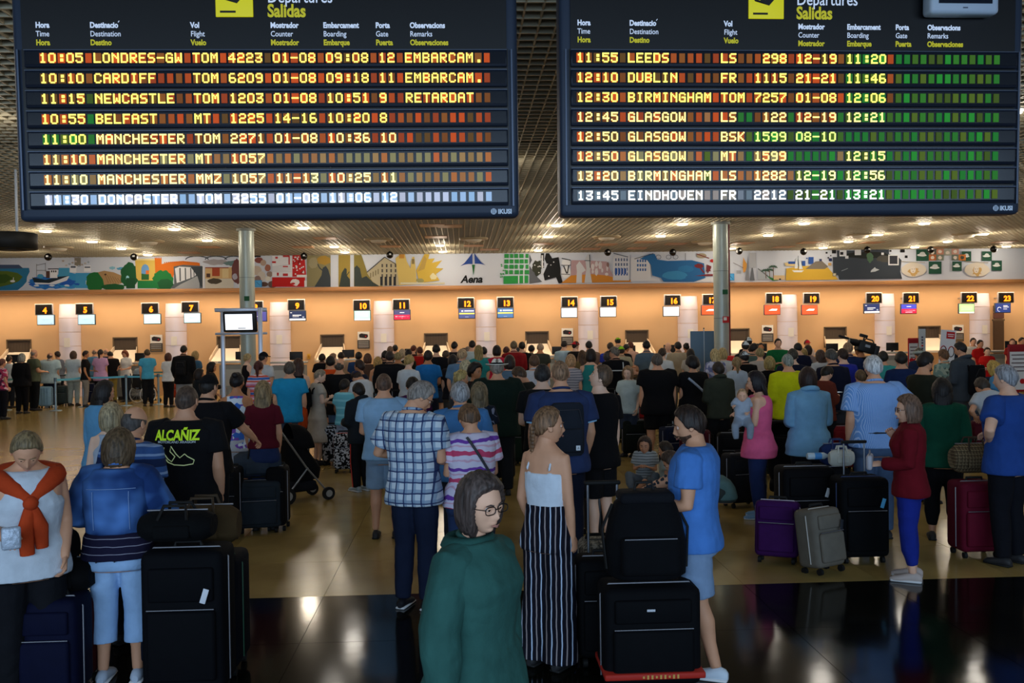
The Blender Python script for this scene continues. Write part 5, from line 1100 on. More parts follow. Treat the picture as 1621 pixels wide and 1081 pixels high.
ppl['blackjacket'] = P(290, 547, 58, -4, 'm', ('short', '14110f'), ('jacket', '101114', .44), ('shorts', '8c9094'), 'bb', 'dark haired man in a black jacket and pale grey shorts', b=1.2)
P(308, 556, 56, -12, 'f', ('bob', 'a88c5c'), ('tee', '3c6488'), ('trousers', '20262c'), 'bf', 'blonde person in a denim blue top right of the black jacket')
P(334, 573, 70, -70, 'f', ('long', '1c1210', .25), ('long', '2c2824'), ('trousers', '1c1a1c'), 'fb', 'woman with long dark hair behind the man in the cap', skin=2)
P(314, 585, 74, -60, 'f', ('bob', '241a16'), ('tee', '1c2024'), ('trousers', '1c1a1c'), 'ru', 'dark haired person stretching an arm by the sign on the barrier', skin=2)
# ---- far crowd, left to right
FAR = [
 (509,560,60,0,'m','short','161210','131318','dark head and black top beside desk 9'),
 (526,559,62,-60,'m','short','8a6c54','a08870','light brown haired man looking right above the orange T-shirt'),
 (539,558,62,20,'m','short','1a1410','b49c84','dark haired man in a beige top left of the navy T-shirt'),
 (567,557,62,-5,'m','short','1c1814','24406c','dark haired man in a navy blue T-shirt by desk 10'),
 (568,570,88,60,'f','short','2c1a14','1c2438','brown haired woman in profile below the navy T-shirt'),
 (581,560,66,0,'f','bob','5a3a28','5a4438','brown haired woman in a brown top'),
 (597,565,72,8,'f','bob','b08c50','6c90ac','blonde woman in a blue grey sleeveless top'),
 (617,548,55,0,'m','short','7a5c48','5a4a40','brown head in front of the column by desk 11'),
 (625,547,55,0,'f','short','141012','2a2a2c','black haired head in front of the column by desk 11'),
 (609,555,66,0,'m','short','141212','16181c','black haired man left of the wide black jacket'),
 (629,557,70,4,'m','short','8c7c54','8c8468','sandy haired person above the black jacket'),
 (636,553,58,0,'f','bob','a8967c','c8c8c8','fair haired woman in a white top'),
 (646,553,62,-20,'f','short','181214','1c201c','black haired person in dark green'),
 (647,562,86,-30,'f','up','a88c54','c8d2da','blonde woman with pinned hair and white T-shirt'),
 (654,546,55,-20,'f','short','5c2418','3c2c28','auburn curly head left of the red T-shirt'),
 (664,549,56,20,'m','short','4a2018','a81c1c','brown haired man in a bright red T-shirt'),
 (677,555,80,-6,'m','short','241a18','2070b8','dark haired man in a bright blue T-shirt'),
 (690,545,70,0,'m','short','121010','121418','black haired man in black in front of the second hatch'),
 (705,554,66,-10,'f','short','4c3c2c','68a890','person in a mint green T-shirt'),
 (716,562,78,0,'f','bob','141012','202028','black haired woman between mint and grey blue'),
 (719,541,58,-20,'m','short','181412','28282c','tall dark haired man left of the fair man'),
 (731,552,84,-14,'m','grey','b09470','5a7c9c','fair balding man in a grey blue T-shirt'),
 (740,548,58,0,'m','grey','8c7868','2c2c34','greying man before the column by desk 13'),
 (747,539,60,0,'m','short','1c1614','b8ccd4','dark haired tall man in a pale blue white T-shirt'),
 (757,547,72,2,'f','long','8c7848','2c8c8c','woman with long olive blonde hair and teal top'),
 (765,549,64,0,'m','short','141214','2c8888','black haired person in teal'),
 (736,570,98,0,'f','bob','b0a888','8c8c84','white blonde woman below the grey blue T-shirt'),
 (729,586,112,-70,'f','up','a8945c','3c4048','blonde woman in profile with her hair pinned up'),
 (752,576,106,-130,'f','curly','16100e','2c2424','dark curly haired woman facing the camera'),
 (786,547,68,2,'f','bob','1a0f12','d02448','black haired woman in a raspberry red top'),
 (801,548,60,-20,'f','short','4c2420','b8a8a0','brown haired head right of the raspberry top'),
 (813,540,64,0,'m','short','6c5c44','8c1c20','light brown haired man in a red topped jacket'),
 (826,541,60,0,'m','short','1c1814','141418','dark haired man in black beside the red jacket'),
 (841,547,60,-20,'f','short','181614','607060','dark haired woman with a patterned top by the third hatch'),
 (855,543,60,-10,'m','grey','a89078','3c4038','fair haired man in grey before the third hatch'),
 (806,563,90,-6,'f','bob','2c1c16','58748c','brown haired woman in a grey blue top right of the panama hat'),
 (845,562,92,0,'m','short','5a4230','c4c8d0','brown haired man in a white top with a red patch'),
 (858,577,142,-8,'m','grey','2c2a2a','17191c','dark grey haired man in black left of the backpacker'),
 (893,539,57,-20,'m','short','1a1614','a8c4d4','dark haired man in a pale blue T-shirt by the poster'),
 (932,540,60,2,'m','short','141214','7c6458','dark haired man in a tan brown shirt'),
 (921,555,66,6,'f','long','4c3420','6c5c3c','woman with long brown hair before the tan shirt'),
 (935,553,84,-24,'f','bob','1c1414','2c8480','dark haired woman in a teal vest top'),
 (903,561,84,-10,'f','bob','b48c64','a8a4a8','strawberry blonde girl in pale stripes'),
 (966,542,60,4,'m','short','3c2c20','3040a8','brown haired man in cobalt blue'),
 (962,556,76,-40,'m','grey','4c4440','88a8c4','man in light blue left of the black cap'),
 (983,548,62,0,'m','short','2c241c','a8a48c','person in a beige shirt under the lime cap'),
 (991,544,58,-50,'f','short','181412','16161a','dark haired woman in black beside the beige shirt'),
 (998,541,56,20,'f','short','5c2c20','c8a090','auburn woman in a pale pink top'),
 (1023,539,68,2,'m','short','0f0f12','586c7c','black haired man in a slate blue shirt'),
 (1048,551,72,-30,'m','short','3c2c20','ccd0d0','brown haired man in white above the heavy black T-shirt'),
 (1057,542,60,190,'m','bald','a08070','c4d0dc','bald man with glasses on his forehead facing the camera'),
 (1073,541,62,4,'m','short','100e10','a89c84','black haired man in a beige T-shirt'),
 (1086,543,58,10,'f','bun','141012','4c4444','woman with a black topknot by the blue screens'),
 (1093,552,66,0,'f','long','1c1412','b8b4ac','woman with long dark hair by the blue screens'),
 (1132,552,76,0,'f','long','b8a474','b4bcd0','long haired blonde in a white floral top'),
 (1144,553,76,0,'f','bob','b09a68','c8d0d4','blonde with a bob and a white T-shirt'),
 (1185,534,60,0,'m','short','181818','1c1c20','tall dark haired man behind the white cap'),
 (1193,543,73,-60,'m','short','1c1614','4c6460','bearded dark haired man looking right in grey green'),
 (1204,544,60,160,'f','short','181214','2c2830','dark haired woman facing the camera left of the green jersey'),
 (1203,551,76,-4,'f','short','8c7c54','b4aca4','fair cropped woman in a cream top'),
 (1218,565,86,0,'f','bob','a08c54','101014','blonde woman in a black top right of the ponytail'),
 (1255,552,92,-20,'m','grey','3c3830','161c30','greying man in a dark navy top'),
 (1264,542,72,0,'m','short','100f12','161c34','black haired man in navy behind the greying man'),
 (1272,552,64,0,'f','bob','8c7848','60646c','dark blonde woman in grey'),
 (1279,547,62,10,'f','bob','2c1c14','9c8c88','dark haired woman left of the clerk in the red cap'),
 (1299,554,76,6,'f','long','48342a','c4ccd4','long brown haired woman in a white top'),
 (1317,553,104,4,'m','grey','4a4844','14182c','grey brown haired man in a navy polo with white collar'),
 (1334,552,90,20,'m','short','2c1c16','2430a0','dark brown haired man in royal blue'),
 (1362,586,96,0,'k','short','5c4830','30343c','small fair child behind the striped shirt'),
 (1343,542,82,-10,'m','short','8c7058','18264c','ginger grey haired man in a navy suit with white collar'),
 (1506,541,62,20,'m','short','1c1814','28303c','dark haired man behind the white banner'),
 (1540,535,52,170,'m','short','241a14','c8c8c4','clerk in white standing near the last column'),
 (1551,538,54,190,'m','short','1a1210','b41818','clerk in red standing near the last column'),
 (1562,550,58,160,'f','short','2c1814','c01c1c','young clerk in a red top beside the desk'),
 (1602,536,52,150,'f','short','5c3020','8c1c1c','auburn clerk by the rightmost red sign'),
 (1617,535,52,190,'m','short','141414','202024','dark haired clerk at the right edge'),
 (1277,538,50,185,'m','short','3a2018','d8c8c4','clerk in a white shirt behind the desk, red cap'),
 (1231,536,62,176,'m','short','2a2018','14683c','tall man in a green football jersey facing the camera with folded arms'),
 (978,534,52,4,'m','short','181818','a0a08c','man in a lime green cap'),
 (911,541,60,-60,'m','short','2c1a14','181618','bearded man in a red cap and black top'),
 (1180,540,68,-10,'m','short','2c2824','17191c','man in a white cap and black shirt'),
 (1178,556,80,10,'m','short','1c1c1c','101012','man in a black and white cap'),
 (1361,544,78,30,'m','short','201814','15161a','cameraman in black under a television camera'),
]
sk_ = [0, 4, 1, 0, 2, 1]
for i, (x, y, s_, fa, sx_, hk, hcol, tcol, lab) in enumerate(FAR):
    kw = {}
    if 'lime' in lab: kw['hat'] = ('capback', '8cc828')
    if 'red cap' in lab: kw['hat'] = ('capback' if x < 1000 else 'cap', 'b8202c')
    if 'white cap' in lab: kw['hat'] = ('capback', 'c8d4dc')
    if 'facing the camera' in lab or 'clerk' in lab: kw['group'] = 'check-in staff' if 'clerk' in lab else 'travellers waiting in the check-in hall'
    if 'sleeveless' in lab or 'vest' in lab: top = ('tank', tcol)
    elif 'jacket' in lab and 'left' not in lab and 'beside' not in lab and 'above' not in lab: top = ('jacket', tcol)
    elif 'suit' in lab: top = ('suit', tcol)
    elif 'striped' in lab or 'stripes' in lab: top = ('tee', pattern('h', ('a8a4a8', '5c5c6c'), .8))
    elif 'floral' in lab: top = ('tee', pattern('blot', ('b8bcd0', '6c74a0')))
    else: top = ('tee' if i % 3 else 'shirt', tcol)
    arms = [((.45, .35, -.35), (-.25, .35, 1)), 'b'] if 'cameraman' in lab else 'cc' if 'folded' in lab else ['bb', 'fb', 'bf', 'ff', 'db'][i % 5]
    q = P(x, y, s_, fa, sx_, (hk, hcol) if hk != 'long' else (hk, hcol, .26), top, (('trousers', 'jeans', 'shorts')[i % 3], ('1c2030', '30405c', '3c4048', '5c5c58')[i % 4]), arms, lab, b=(1.0, 1.12, 1.05, 1.2)[i % 4], hp=(2, 10, 20, 6)[i % 4] if fa < 120 and fa > -120 else 2, skin=sk_[i % 6], **kw)
    if 'cameraman' in lab: ppl['cameraman'] = q
    if 'folded arms' in lab: ppl['jersey'] = q
ppl['widejacket'] = P(616, 556, 77, 2, 'm', ('short', '2c2220'), ('jacket', '131419', .45), ('trousers', '15161c'), 'bb', 'broad man in a black jacket with a small white mark', b=1.35)
P(822, 578, 118, 60, 'm', ('short', '4c3828'), ('tee', '20241f'), ('trousers', '1c1e22'), 'ff', 'brown haired man in a dark T-shirt bending left', hp=25, lean=10)
ppl['girlwhite'] = P(993, 580, 92, 150, 'k', ('bob', '8c6c4c'), ('tee', 'b8c8c8'), ('shorts', '303848'), 'bb', 'girl in a pale T-shirt beside the black tracksuit', skin=4)
# ---- seated and crouching
ppl['wheel'] = P(224, 568, 50, -10, 'm', ('grey', '7c8078'), ('long', '8c9ca8', .47, .01), ('trousers', '20242c'), 'fb', 'grey haired person sitting in a wheelchair', sit=.52, hp=14)
ppl['kidgirl'] = P(1018, 690, 118, 160, 'k', ('bob', '3a2a22'), ('tee', pattern('h', ('a8b4bc', '60686c'), .6)), ('leggings', '6c7884'), 'uu', 'child in a striped top sitting on the floor with a drink', sit=.13, leg=((.12, .28, .16), (.06, .42, -.06)))
ppl['kidboy'] = P(1052, 702, 122, 60, 'k', ('short', '2a2019'), ('tee', 'a8b8bc'), ('shorts', '606c74'), 'fb', 'boy in a pale T-shirt sitting on the floor behind the blue T-shirt man', sit=.12, hp=14, leg=((.12, .28, .12), (.06, .42, -.06)))
ppl['croucher'] = P(1064, 724, 140, 80, 'f', ('bob', '4a3a30'), ('tee', '5c7c7c'), ('trousers', '3c4444'), 'fr', 'crouching person in a sage green top half hidden by the blue T-shirt man', sit=.32, lean=55, leg=((.12, .34, .12), (.05, .1, -.24)))
# ---- clothing details on the people
def on_body(info, zf, xoff, yside, off, face='back'):
    rx, ry, o = info['tor'](zf, off); sgn = -1 if face == 'back' else 1
    y = o+sgn*ry*max(0, 1-abs(xoff/rx)**2.4)**(1/2.4); v = info['B']((xoff, y, zf*info['H'])); return v
def pack(info, col, w, h, d_, zc, label, name='backpack', straps=True, front=False, pocket=None, mark=None):
    r = empty(name, (0, 0, 0), 0, label, 'backpack', None, info['M']); H = info['H']
    rx, ry, o = info['tor'](zc, .03); y = o-ry-d_/2
    sh = MB(); rs = []
    for t in (0, .05, .2, .5, .8, .95, 1):
        q = .80 if t in (0, 1) else .95 if t in (.05, .95) else 1
        rs.append(ell((0, y, zc*H-h/2+h*t), w/2*q, d_/2*q*(1-.25*t), 20, 3.2))
    sh.rings(rs).build('main_bag', fabric(col), r)
    MB().rbox((0, y-d_/2-.01, zc*H-h*.2), (w*.8, .06, h*.45), .025, 0, 3).build('front_pocket', fabric(pocket or col), r)
    MB().tube([(-w*.42, y-d_*.3, zc*H+h*.1), (-w*.3, y-d_*.52, zc*H+h*.38), (w*.3, y-d_*.52, zc*H+h*.38), (w*.42, y-d_*.3, zc*H+h*.1)], .004, 5).build('zip', mat('3a3a40', .5, .5), r)
    for sd in (1, -1):
        pts = []
        for t in range(9):
            a = PI*t/8; z = (.74+.115*math.sin(a)) if t < 7 else (.74+.115*math.sin(a))
            rx, ry, o = info['tor'](min(.80, z), .034); pts.append(info['B']((.095*sd*(1-.1*math.sin(a)), o-ry*math.cos(a)*(1 if z < .8 else .55), z*H)))
        MB().tube(pts, .024, 8, 0, False, .5).build('shoulder_strap', fabric(col), r)
    if mark:
        mk = MB().rbox(mark[0], mark[1], .006).build('label_patch', mat('d8e0e8', .7), r); mk.location = (0, y-d_/2-.045, zc*H)
        MB().tube([(mark[0][0]-.006, -.008, mark[0][2]-.008), (mark[0][0], -.008, mark[0][2]+.01), (mark[0][0]+.006, -.008, mark[0][2]-.008)], .0016, 5).build('mark', mat('20242c', .6), mk)
    return r
pack(ppl['backpacker'], '20252e', .31, .48, .17, .68, 'dark backpack with a small white patch worn by the tall navy polo man', mark=((.07, 0, -.16), (.04, .004, .045)))
pack(ppl['dress'], '101114', .26, .30, .12, .70, 'small black leather backpack worn over the beige dress')
pack(ppl['greyhood'], '101218', .34, .5, .2, .66, 'black backpack worn by the man in the slate hooded top')
pack(ppl['blackjacket'], '17181c', .28, .4, .12, .68, 'black backpack worn by the man in pale grey shorts')
# race track T-shirt print
r_ = ppl['race']; lime = mat('c4f02c', .7, 0, .12); wtx = mat('c8d4dc', .7)  # lime print and track outline get a slight glow added to their colour
def backtext(info, s_, size, zf, m, sx=1, bold=0, name='print_lettering'):
    rx, ry, o = info['tor'](zf, .042); t = text(s_, size, m, info['root'], (0, 0, 0), name, bold, 'CENTER', sx=sx)
    for v in t.data.vertices:
        x = v.co.x*sx; dz = v.co.y; z = zf*info['H']+dz; rx_, ry_, o_ = info['tor'](z/info['H'], .042)
        q = abs(x/rx_)**2.4; p = info['B']((x, o_-ry_*max(0, 1-q)**(1/2.4)-.004-v.co.z, z)); v.co = p
    t.scale = (1, 1, 1); t.rotation_euler = (0, 0, 0); return t
backtext(r_, 'ALCAÑIZ', .108, .775, lime, .76, .004); backtext(r_, 'MOTORLAND ARAGON', .026, .762, wtx, 1.05, .0005)
trk = [(-.10, .08), (-.11, .04), (-.07, -.01), (-.04, -.03), (-.01, .01), (-.05, .05), (-.04, .09), (.0, .03), (.03, .0), (.07, .03), (.09, .01), (.14, -.02), (.13, -.05), (.06, -.06), (-.02, -.055), (-.07, -.035), (-.12, .02), (-.115, .07)]
pts = []
for a, b_ in trk:
    z = .70*r_['H']+b_; rx, ry, o = r_['tor'](z/r_['H'], .044); pts.append(r_['B']((a*.95, o-ry*max(0, 1-abs(a/rx)**2.4)**(1/2.4)-.003, z)))
MB().tube(pts, .0042, 6, 0, True).build('race_track_print', mat('e0f0b0', .7, 0, .1), r_['root'])
# white sleeve bands, piping, straps, collar
def sleeve_band(info, t, m, rr=.066):
    for sd in (1, -1):
        S, e, w, f_, u_ = info['A'][sd]; a = S.lerp(e, t); b_ = S.lerp(e, t+.06); MB().tube([a, b_], rr, 16).build('sleeve_band', m, info['root'])
sleeve_band(ppl['backpacker'], .64, mat('8fc0e0', .8), .084)
def strap(info, x0, z0, x1, z1, m, w=.012, off=.045, name='bag_strap', flat=.4):
    pts = []
    for i in range(9):
        t = i/8; x, z = x0+(x1-x0)*t, z0+(z1-z0)*t; rx, ry, o = info['tor'](z, off); pts.append(info['B']((x, o-ry*max(0, 1-abs(x/rx)**2.4)**(1/2.4), z*info['H'])))
    return MB().tube(pts, w, 6).build(name, m, info['root'])
strap(ppl['tiedye'], -.07, .835, .13, .64, mat('3a3a40', .6), .011, .046)
st = strap(ppl['sash'], -.13, .80, .14, .66, mat('9aa8bc', .7), .022, .04, 'lettered_strap')
strap(ppl['race'], -.0, .60, .0, .601, mat(BLACK, .8), .002)
# red jumper tied over the shoulders of the blonde woman
sc_ = ppl['scarf']; Bf = sc_['B']; H_ = sc_['H']; rust = fabric('b8401c'); ro = sc_['root']
MB().tube([Bf((.17, -.03, .81*H_)), Bf((.15, .04, .815*H_)), Bf((.07, .13, .785*H_)), Bf((0, .165, .75*H_))], [.055, .06, .045, .035], 10).tube([Bf((-.17, -.03, .81*H_)), Bf((-.15, .04, .815*H_)), Bf((-.07, .13, .785*H_)), Bf((0, .165, .75*H_))], [.055, .06, .045, .035], 10).tube([Bf((-.18, -.04, .805*H_)), Bf((-.1, -.11, .80*H_)), Bf((0, -.13, .80*H_)), Bf((.1, -.11, .80*H_)), Bf((.18, -.04, .805*H_))], [.07, .09, .10, .09, .07], 10).sph(Bf((0, .18, .745*H_)), .045, 10, 8).tube([Bf((.0, .18, .74*H_)), Bf((.03, .20, .66*H_)), Bf((.02, .20, .56*H_))], [.03, .045, .04], 8, 0, False, .6).tube([Bf((.0, .18, .74*H_)), Bf((-.05, .19, .66*H_)), Bf((-.06, .185, .58*H_))], [.03, .045, .035], 8, 0, False, .6).build('tied_jumper', rust, ro)
# pink top: loose black jacket round the waist ; side stripe of the boy ; track piping
pk = ppl['pink']
MB().tube([pk['B']((.20, .03, .56*pk['H'])), pk['B']((.24, .02, .48*pk['H'])), pk['B']((.22, -.02, .40*pk['H']))], [.03, .07, .05], 8, 0, False, .5).build('tied_jacket', fabric('0f0f14'), pk['root'])
by = ppl['boy']
for sd in (1, -1):
    hip, kn, an = by['legs'][sd]; o3 = Vector((.095*sd, 0, 0)); o4 = Vector((.082*sd, 0, 0)); MB().tube([hip+o3, kn+o4, an+Vector((.07*sd, 0, 0))], .008, 6).build('side_stripe', mat('c83c30', .7), by['root'])
tr = ppl['track']; strap(tr, -.12, .74, .12, .74, mat('c8ccd0', .7), .012, .05, 'white_piping'); strap(tr, .12, .83, .12, .74, mat('c8ccd0', .7), .010, .05, 'white_piping')
b2 = ppl['blacktee']
for q in (0, 1, 2):
    hip, kn, an = b2['legs'][1]; MB().tube([hip.lerp(kn, .55)+Vector((.13, -.03+q*.03, 0)), hip.lerp(kn, .85)+Vector((.135, -.03+q*.03, 0))], .006, 5).build('side_stripe', mat('c8ccd0', .7), b2['root'])
yl = ppl['yellow']
for sd in (1, -1):
    S, e, w, f_, u_ = yl['A'][sd]; MB().tube([S+Vector((-.03*sd, -.0, .02)), S.lerp(e, .35), S.lerp(e, .62)], [.088, .088, .078], 12).build('black_sleeve_panel', fabric('101014'), yl['root'])
# beard and tattoo of the blue T-shirt man
bl_ = ppl['blue']; u, f = ICO[4]; hp_, _ = head_pts(4); Z = hp_[:, 2]; az = np.degrees(np.arctan2(np.abs(u[:, 0]), u[:, 1]))
m_ = ss((-.045-Z)/.012)*ss((95-az)/10); MB().add(bl_['HT'](hp_*.97+u*(m_*.004)[:, None]), f, 0, True).build('beard', hairmat('4a3428'), bl_['root'])
MB().tube(bl_['HT']([(-.024, .090, -.060), (0, .1035, -.0535), (.024, .090, -.060)]).tolist(), [.002, .0048, .002], 6).build('moustache', hairmat('4a3428'), bl_['root'])
S, e, w, f_, u_ = bl_['A'][1]; rr = random.Random(2); sid = f_.cross(Vector((0, 0, 1))).normalized()
for q in range(6):
    t = .15+.12*q; c_ = e.lerp(w, t); rd = .047-.018*t
    mb_ = MB()
    for h_ in range(3):
        a = rr.random()*1.6-.2; nrm = (-sid*math.cos(a)+Vector((0, 0, 1))*math.sin(a)).normalized(); p0 = c_+nrm*rd*1.0+f_*(rr.random()*.02)
        mb_.sph(p0, .011, 6, 4)
    mb_.build('tattoo', mat('283038', .7), bl_['root'])
flush_jobs()

# seams, collar and cuff of the dark green jacket
g_ = ppl['green']; cg = fabric('27504a'); gm = mat('1c3834', .9)
def ringseam(info, z, off, m, r=.004, name='seam'):
    rx, ry, o = info['tor'](max(z, .44), off); MB().tube([info['B'](q) for q in ell((0, o, z*info['H']), rx, ry, 28)], r, 5, 0, True).build(name, m, info['root'])
H_ = g_['H']; Bg = g_['B']
MB().rings([[Bg(q) for q in ell((0, -.012+dy, z*H_), rx, ry, 24)] for z, rx, ry, dy in ((.845, .125, .085, 0), (.864, .098, .080, -.012), (.872, .102, .084, -.016), (.862, .116, .094, -.02), (.846, .135, .10, -.02))], cap=False).build('collar', cg, g_['root'])
pts = []
for i in range(10):
    z = .46+.38*i/9; rx, ry, o = g_['tor'](z, .050); pts.append(Bg((0, o-ry, z*H_)))
MB().tube(pts, .0035, 5).build('back_seam', gm, g_['root'])
for sd in (1, -1):
    S, e, w, f_, u_ = g_['A'][sd]; MB().tube([e.lerp(w, .86), e.lerp(w, .99)], [.058, .060], 16).build('cuff', cg, g_['root'])
    q = e.lerp(w, .93)+Vector((.05*sd, .03, 0)); MB().sph(q, .008, 8, 6).build('button', mat('14181a', .4), g_['root'])
    MB().tube([S+Vector((-.045*sd, .055, .055)), S+Vector((.03*sd, .07, .01)), S+Vector((.02*sd, .06, -.06))], .0035, 5).build('shoulder_seam', gm, g_['root'])
# belt of the white haired man, hem bands of polo sleeves, waistband details
for k_, c_ in (('stripe', '1c1e24'),):
    ringseam(ppl[k_], .585, .030, mat(c_, .6), .018, 'belt')
dn = ppl['denim']; zs_ = mat('8aa8d8', .8)
for x in (-.11, .11):
    pts = []
    for i in range(7):
        z = .62+.15*i/6; rx, ry, o = dn['tor'](z, .060); pts.append(dn['B']((x, o-ry*max(0, 1-abs(x/rx)**2.4)**(1/2.4), z*dn['H'])))
    MB().tube(pts, .002, 4).build('stitching', zs_, dn['root'])
pts = []
for i in range(9):
    x = -.15+.30*i/8; rx, ry, o = dn['tor'](.78, .060); pts.append(dn['B']((x, o-ry*max(0, 1-abs(x/rx)**2.4)**(1/2.4), .78*dn['H'])))
MB().tube(pts, .002, 4).build('stitching', zs_, dn['root'])
for x in (-.09, .02):
    rx, ry, o = dn['tor'](.50, .030); MB().sph(dn['B']((x, o-ry*.93-.012, .50*dn['H'])), .006, 8, 6).build('rivet', mat('30343c', .4, .5), dn['root'])
# ------------------------------------------------------------------ luggage and furniture of the hall
def fb(px, yb):
    s = (yb-hy(px))/2.25; return floor_at(px, s), s
M_MET = mat('9aa0a8', .3, .8); M_RUB = mat('111111', .7); M_ZIP = mat('8a8a90', .4, .6)
CG = 'suitcases standing among the travellers'
def case(px, yb, w, h, d, col, label, rz=0, handle=0, hard=False, mcol=None, tiltx=0, tag_=None, z0=0, trim=None, group=CG, extra=None, M=None):
    p, s = fb(px, yb); r = empty('suitcase', p+Vector((0, 0, z0)), math.radians(rz), label, 'suitcase', group)
    if tiltx: r.rotation_euler = (math.radians(tiltx), 0, math.radians(rz))
    m = M or (mat(mcol or col, .35 if hard else .8, 0, 0, .15, 12, .15 if not hard else .03, .4 if hard else .12))
    MB().rbox((0, 0, .06+h/2), (w, d, h), .05 if not hard else .07, 0, 3).build('shell', m, r)
    if not hard:
        MB().rbox((0, -d/2-.012, .06+h*.34), (w*.82, .05, h*.50), .022, 0, 2).build('front_pocket', m, r); MB().rbox((0, -d/2-.008, .06+h*.77), (w*.78, .035, h*.24), .015, 0, 2).build('upper_pocket', m, r)
        MB().tube([(-w*.40, -d/2-.03, .06+h*.60), (w*.40, -d/2-.03, .06+h*.60)], .004, 5).build('zip', M_ZIP, r)
    else:
        for q in (-.3, -.1, .1, .3): MB().rbox((w*q, -d/2-.001, .06+h/2), (w*.07, .016, h*.84), .006).build('rib', m, r)
    MB().tube([(w/2+.001, -d*.12, .10), (w/2+.002, -d*.12, h), (w/2-.05, -d*.12, .06+h+.002), (-w/2+.05, -d*.12, .06+h+.002), (-w/2-.002, -d*.12, h), (-w/2-.001, -d*.12, .10)], .006, 6).build('piping', mat(trim, .4) if trim else M_ZIP, r)
    MB().tube([(-.08, 0, .06+h), (-.075, 0, .09+h), (.075, 0, .09+h), (.08, 0, .06+h)], .012, 6).build('top_handle', M_RUB, r)
    for a in (-1, 1):
        for b_ in (-1, 1):
            wh = MB().tube([(a*w*.38-.015, b_*d*.34, .03), (a*w*.38+.015, b_*d*.34, .03)], .03, 12).build('wheel', M_RUB, r)
    if handle:
        for a in (-1, 1): MB().cyl((a*.10, d*.3, .05+h), (a*.10, d*.3, .06+h+handle), .009, 8).build('telescopic_rod', M_MET, r)
        MB().rbox((0, d*.3, .07+h+handle), (.25, .032, .03), .012).build('grip', M_RUB, r)
    if tag_: t = MB().rbox((0, 0, 0), (.035, .006, .09), .003).build('luggage_tag', mat(tag_, .6), r); t.location = (w*.3, -d/2-.05, .06+h*.7); t.rotation_euler = (0, .3, 0)
    if extra: extra(r, w, h, d)
    return r
def redstrap(r, w, h, d):
    MB().rbox((0, -.012, .06+h*.14), (w+.012, d+.09, .04), .01).build('luggage_strap', mat('b0281c', .6), r)
    for i in range(9): MB().box((-w*.12+i*.026, -d/2-.059, .06+h*.14), (.012, .003, .024 if i % 3 else .014)).build('strap_mark', mat('c89a50', .6), r)
    MB().box((-.02, -d/2-.042, .06+h*.80), (.05, .006, .014)).build('badge', mat('b8bcc4', .3, .7), r)
case(1020, 1090, .60, .60, .34, '08090d', 'large black suitcase with a red strap in front of the blue T-shirt man', handle=.0, extra=redstrap, tag_=None)
case(953, 1050, .40, .66, .26, '08090c', 'tall black trolley case with raised handle behind the strapped suitcase', handle=.46, rz=0)
case(941, 1012, .26, .66, .36, '8a8a84', 'pale marbled hard suitcase behind the black luggage', hard=True, M=pattern('blot', ('8c8a80', '5c5c58', 'b0aea4'), .25), trim='4a4a48')
# black backpack lying on the strapped suitcase
p, s = fb(1018, 1090); r = empty('backpack', p+Vector((0, .02, .69)), 0, 'big black travel backpack standing on the strapped suitcase', 'backpack')
rs = [ell((0, 0, z), w_, d_, 20, 3.0) for z, w_, d_ in ((0, .20, .13), (.03, .245, .16), (.2, .255, .17), (.36, .225, .15), (.46, .19, .12), (.50, .14, .08))]
MB().rings(rs).build('main_bag', fabric('0a0b0f'), r); MB().rbox((.0, -.17, .16), (.36, .08, .24), .04, 0, 3).build('front_pocket', fabric('0a0b0f'), r)
MB().rbox((0, -.01, .50), (.34, .22, .07), .03, 0, 3).build('lid', fabric('14151a'), r); MB().tube([(-.16, -.2, .27), (.16, -.2, .27)], .004, 5).build('zip', M_ZIP, r)
for a in (-1, 1): MB().tube([(a*.20, .02, .45), (a*.27, .0, .3), (a*.25, -.04, .06)], .016, 6, 0, False, .5).build('side_strap', M_RUB, r)
MB().tube([(-.06, .02, .53), (-.05, .02, .58), (.05, .02, .58), (.06, .02, .53)], .01, 6).build('haul_loop', M_RUB, r)
# left foreground heap
case(292, 1100, .50, .86, .34, '07080d', 'tall black suitcase right of the denim jacket woman', tag_='d8dce4')
case(338, 1062, .34, .72, .40, '080b14', 'dark navy suitcase with a green edge behind the tall black one', trim='1e4a34')
case(254, 1064, .30, .70, .30, '0d1220', 'narrow dark blue case beside the white cropped trousers', handle=0)
case(78, 1108, .36, .58, .30, '0a0e28', 'navy blue suitcase standing lower left')
case(0, 1104, .34, .62, .34, '5c0826', 'glossy crimson suitcase at the lower left corner', hard=True)
case(112, 1090, .20, .52, .28, '3c090c', 'dark red case between the navy suitcase and the denim jacket woman', tag_='c8ccd0')
def duffel(px, yb, w, h, d, col, label, z0=0, rz=0, name='duffel_bag', cat='bag', M=None, buckle=None):
    p, s = fb(px, yb); r = empty(name, p+Vector((0, 0, z0)), math.radians(rz), label, cat)
    n = 9; rs = []
    for i in range(n):
        t = i/(n-1); q = (1-abs(2*t-1)**4)**.5*.35+.65; rs.append([((t-.5)*w, d/2*q*math.cos(a), h/2+h/2*q*math.sin(a)*(1.0 if math.sin(a) < 0 else .95)) for a in [2*PI*j/18 for j in range(18)]])
    MB().rings(rs).build('body', M or fabric(col), r)
    for b_ in (-1, 1): MB().tube([(-w*.2, b_*d*.42, h*.75), (-w*.15, b_*d*.2, h*1.15), (w*.15, b_*d*.2, h*1.15), (w*.2, b_*d*.42, h*.75)], .011, 6).build('carry_handle', M_RUB if not buckle else mat(buckle, .6), r)
    MB().tube([(-w*.42, 0, h*.97), (w*.42, 0, h*.97)], .006, 5).build('zip', M_ZIP, r)
    MB().rbox((0, -d*.47, h*.42), (w*.5, .03, h*.4), .012).build('side_pocket', M or fabric(col), r)
    return r
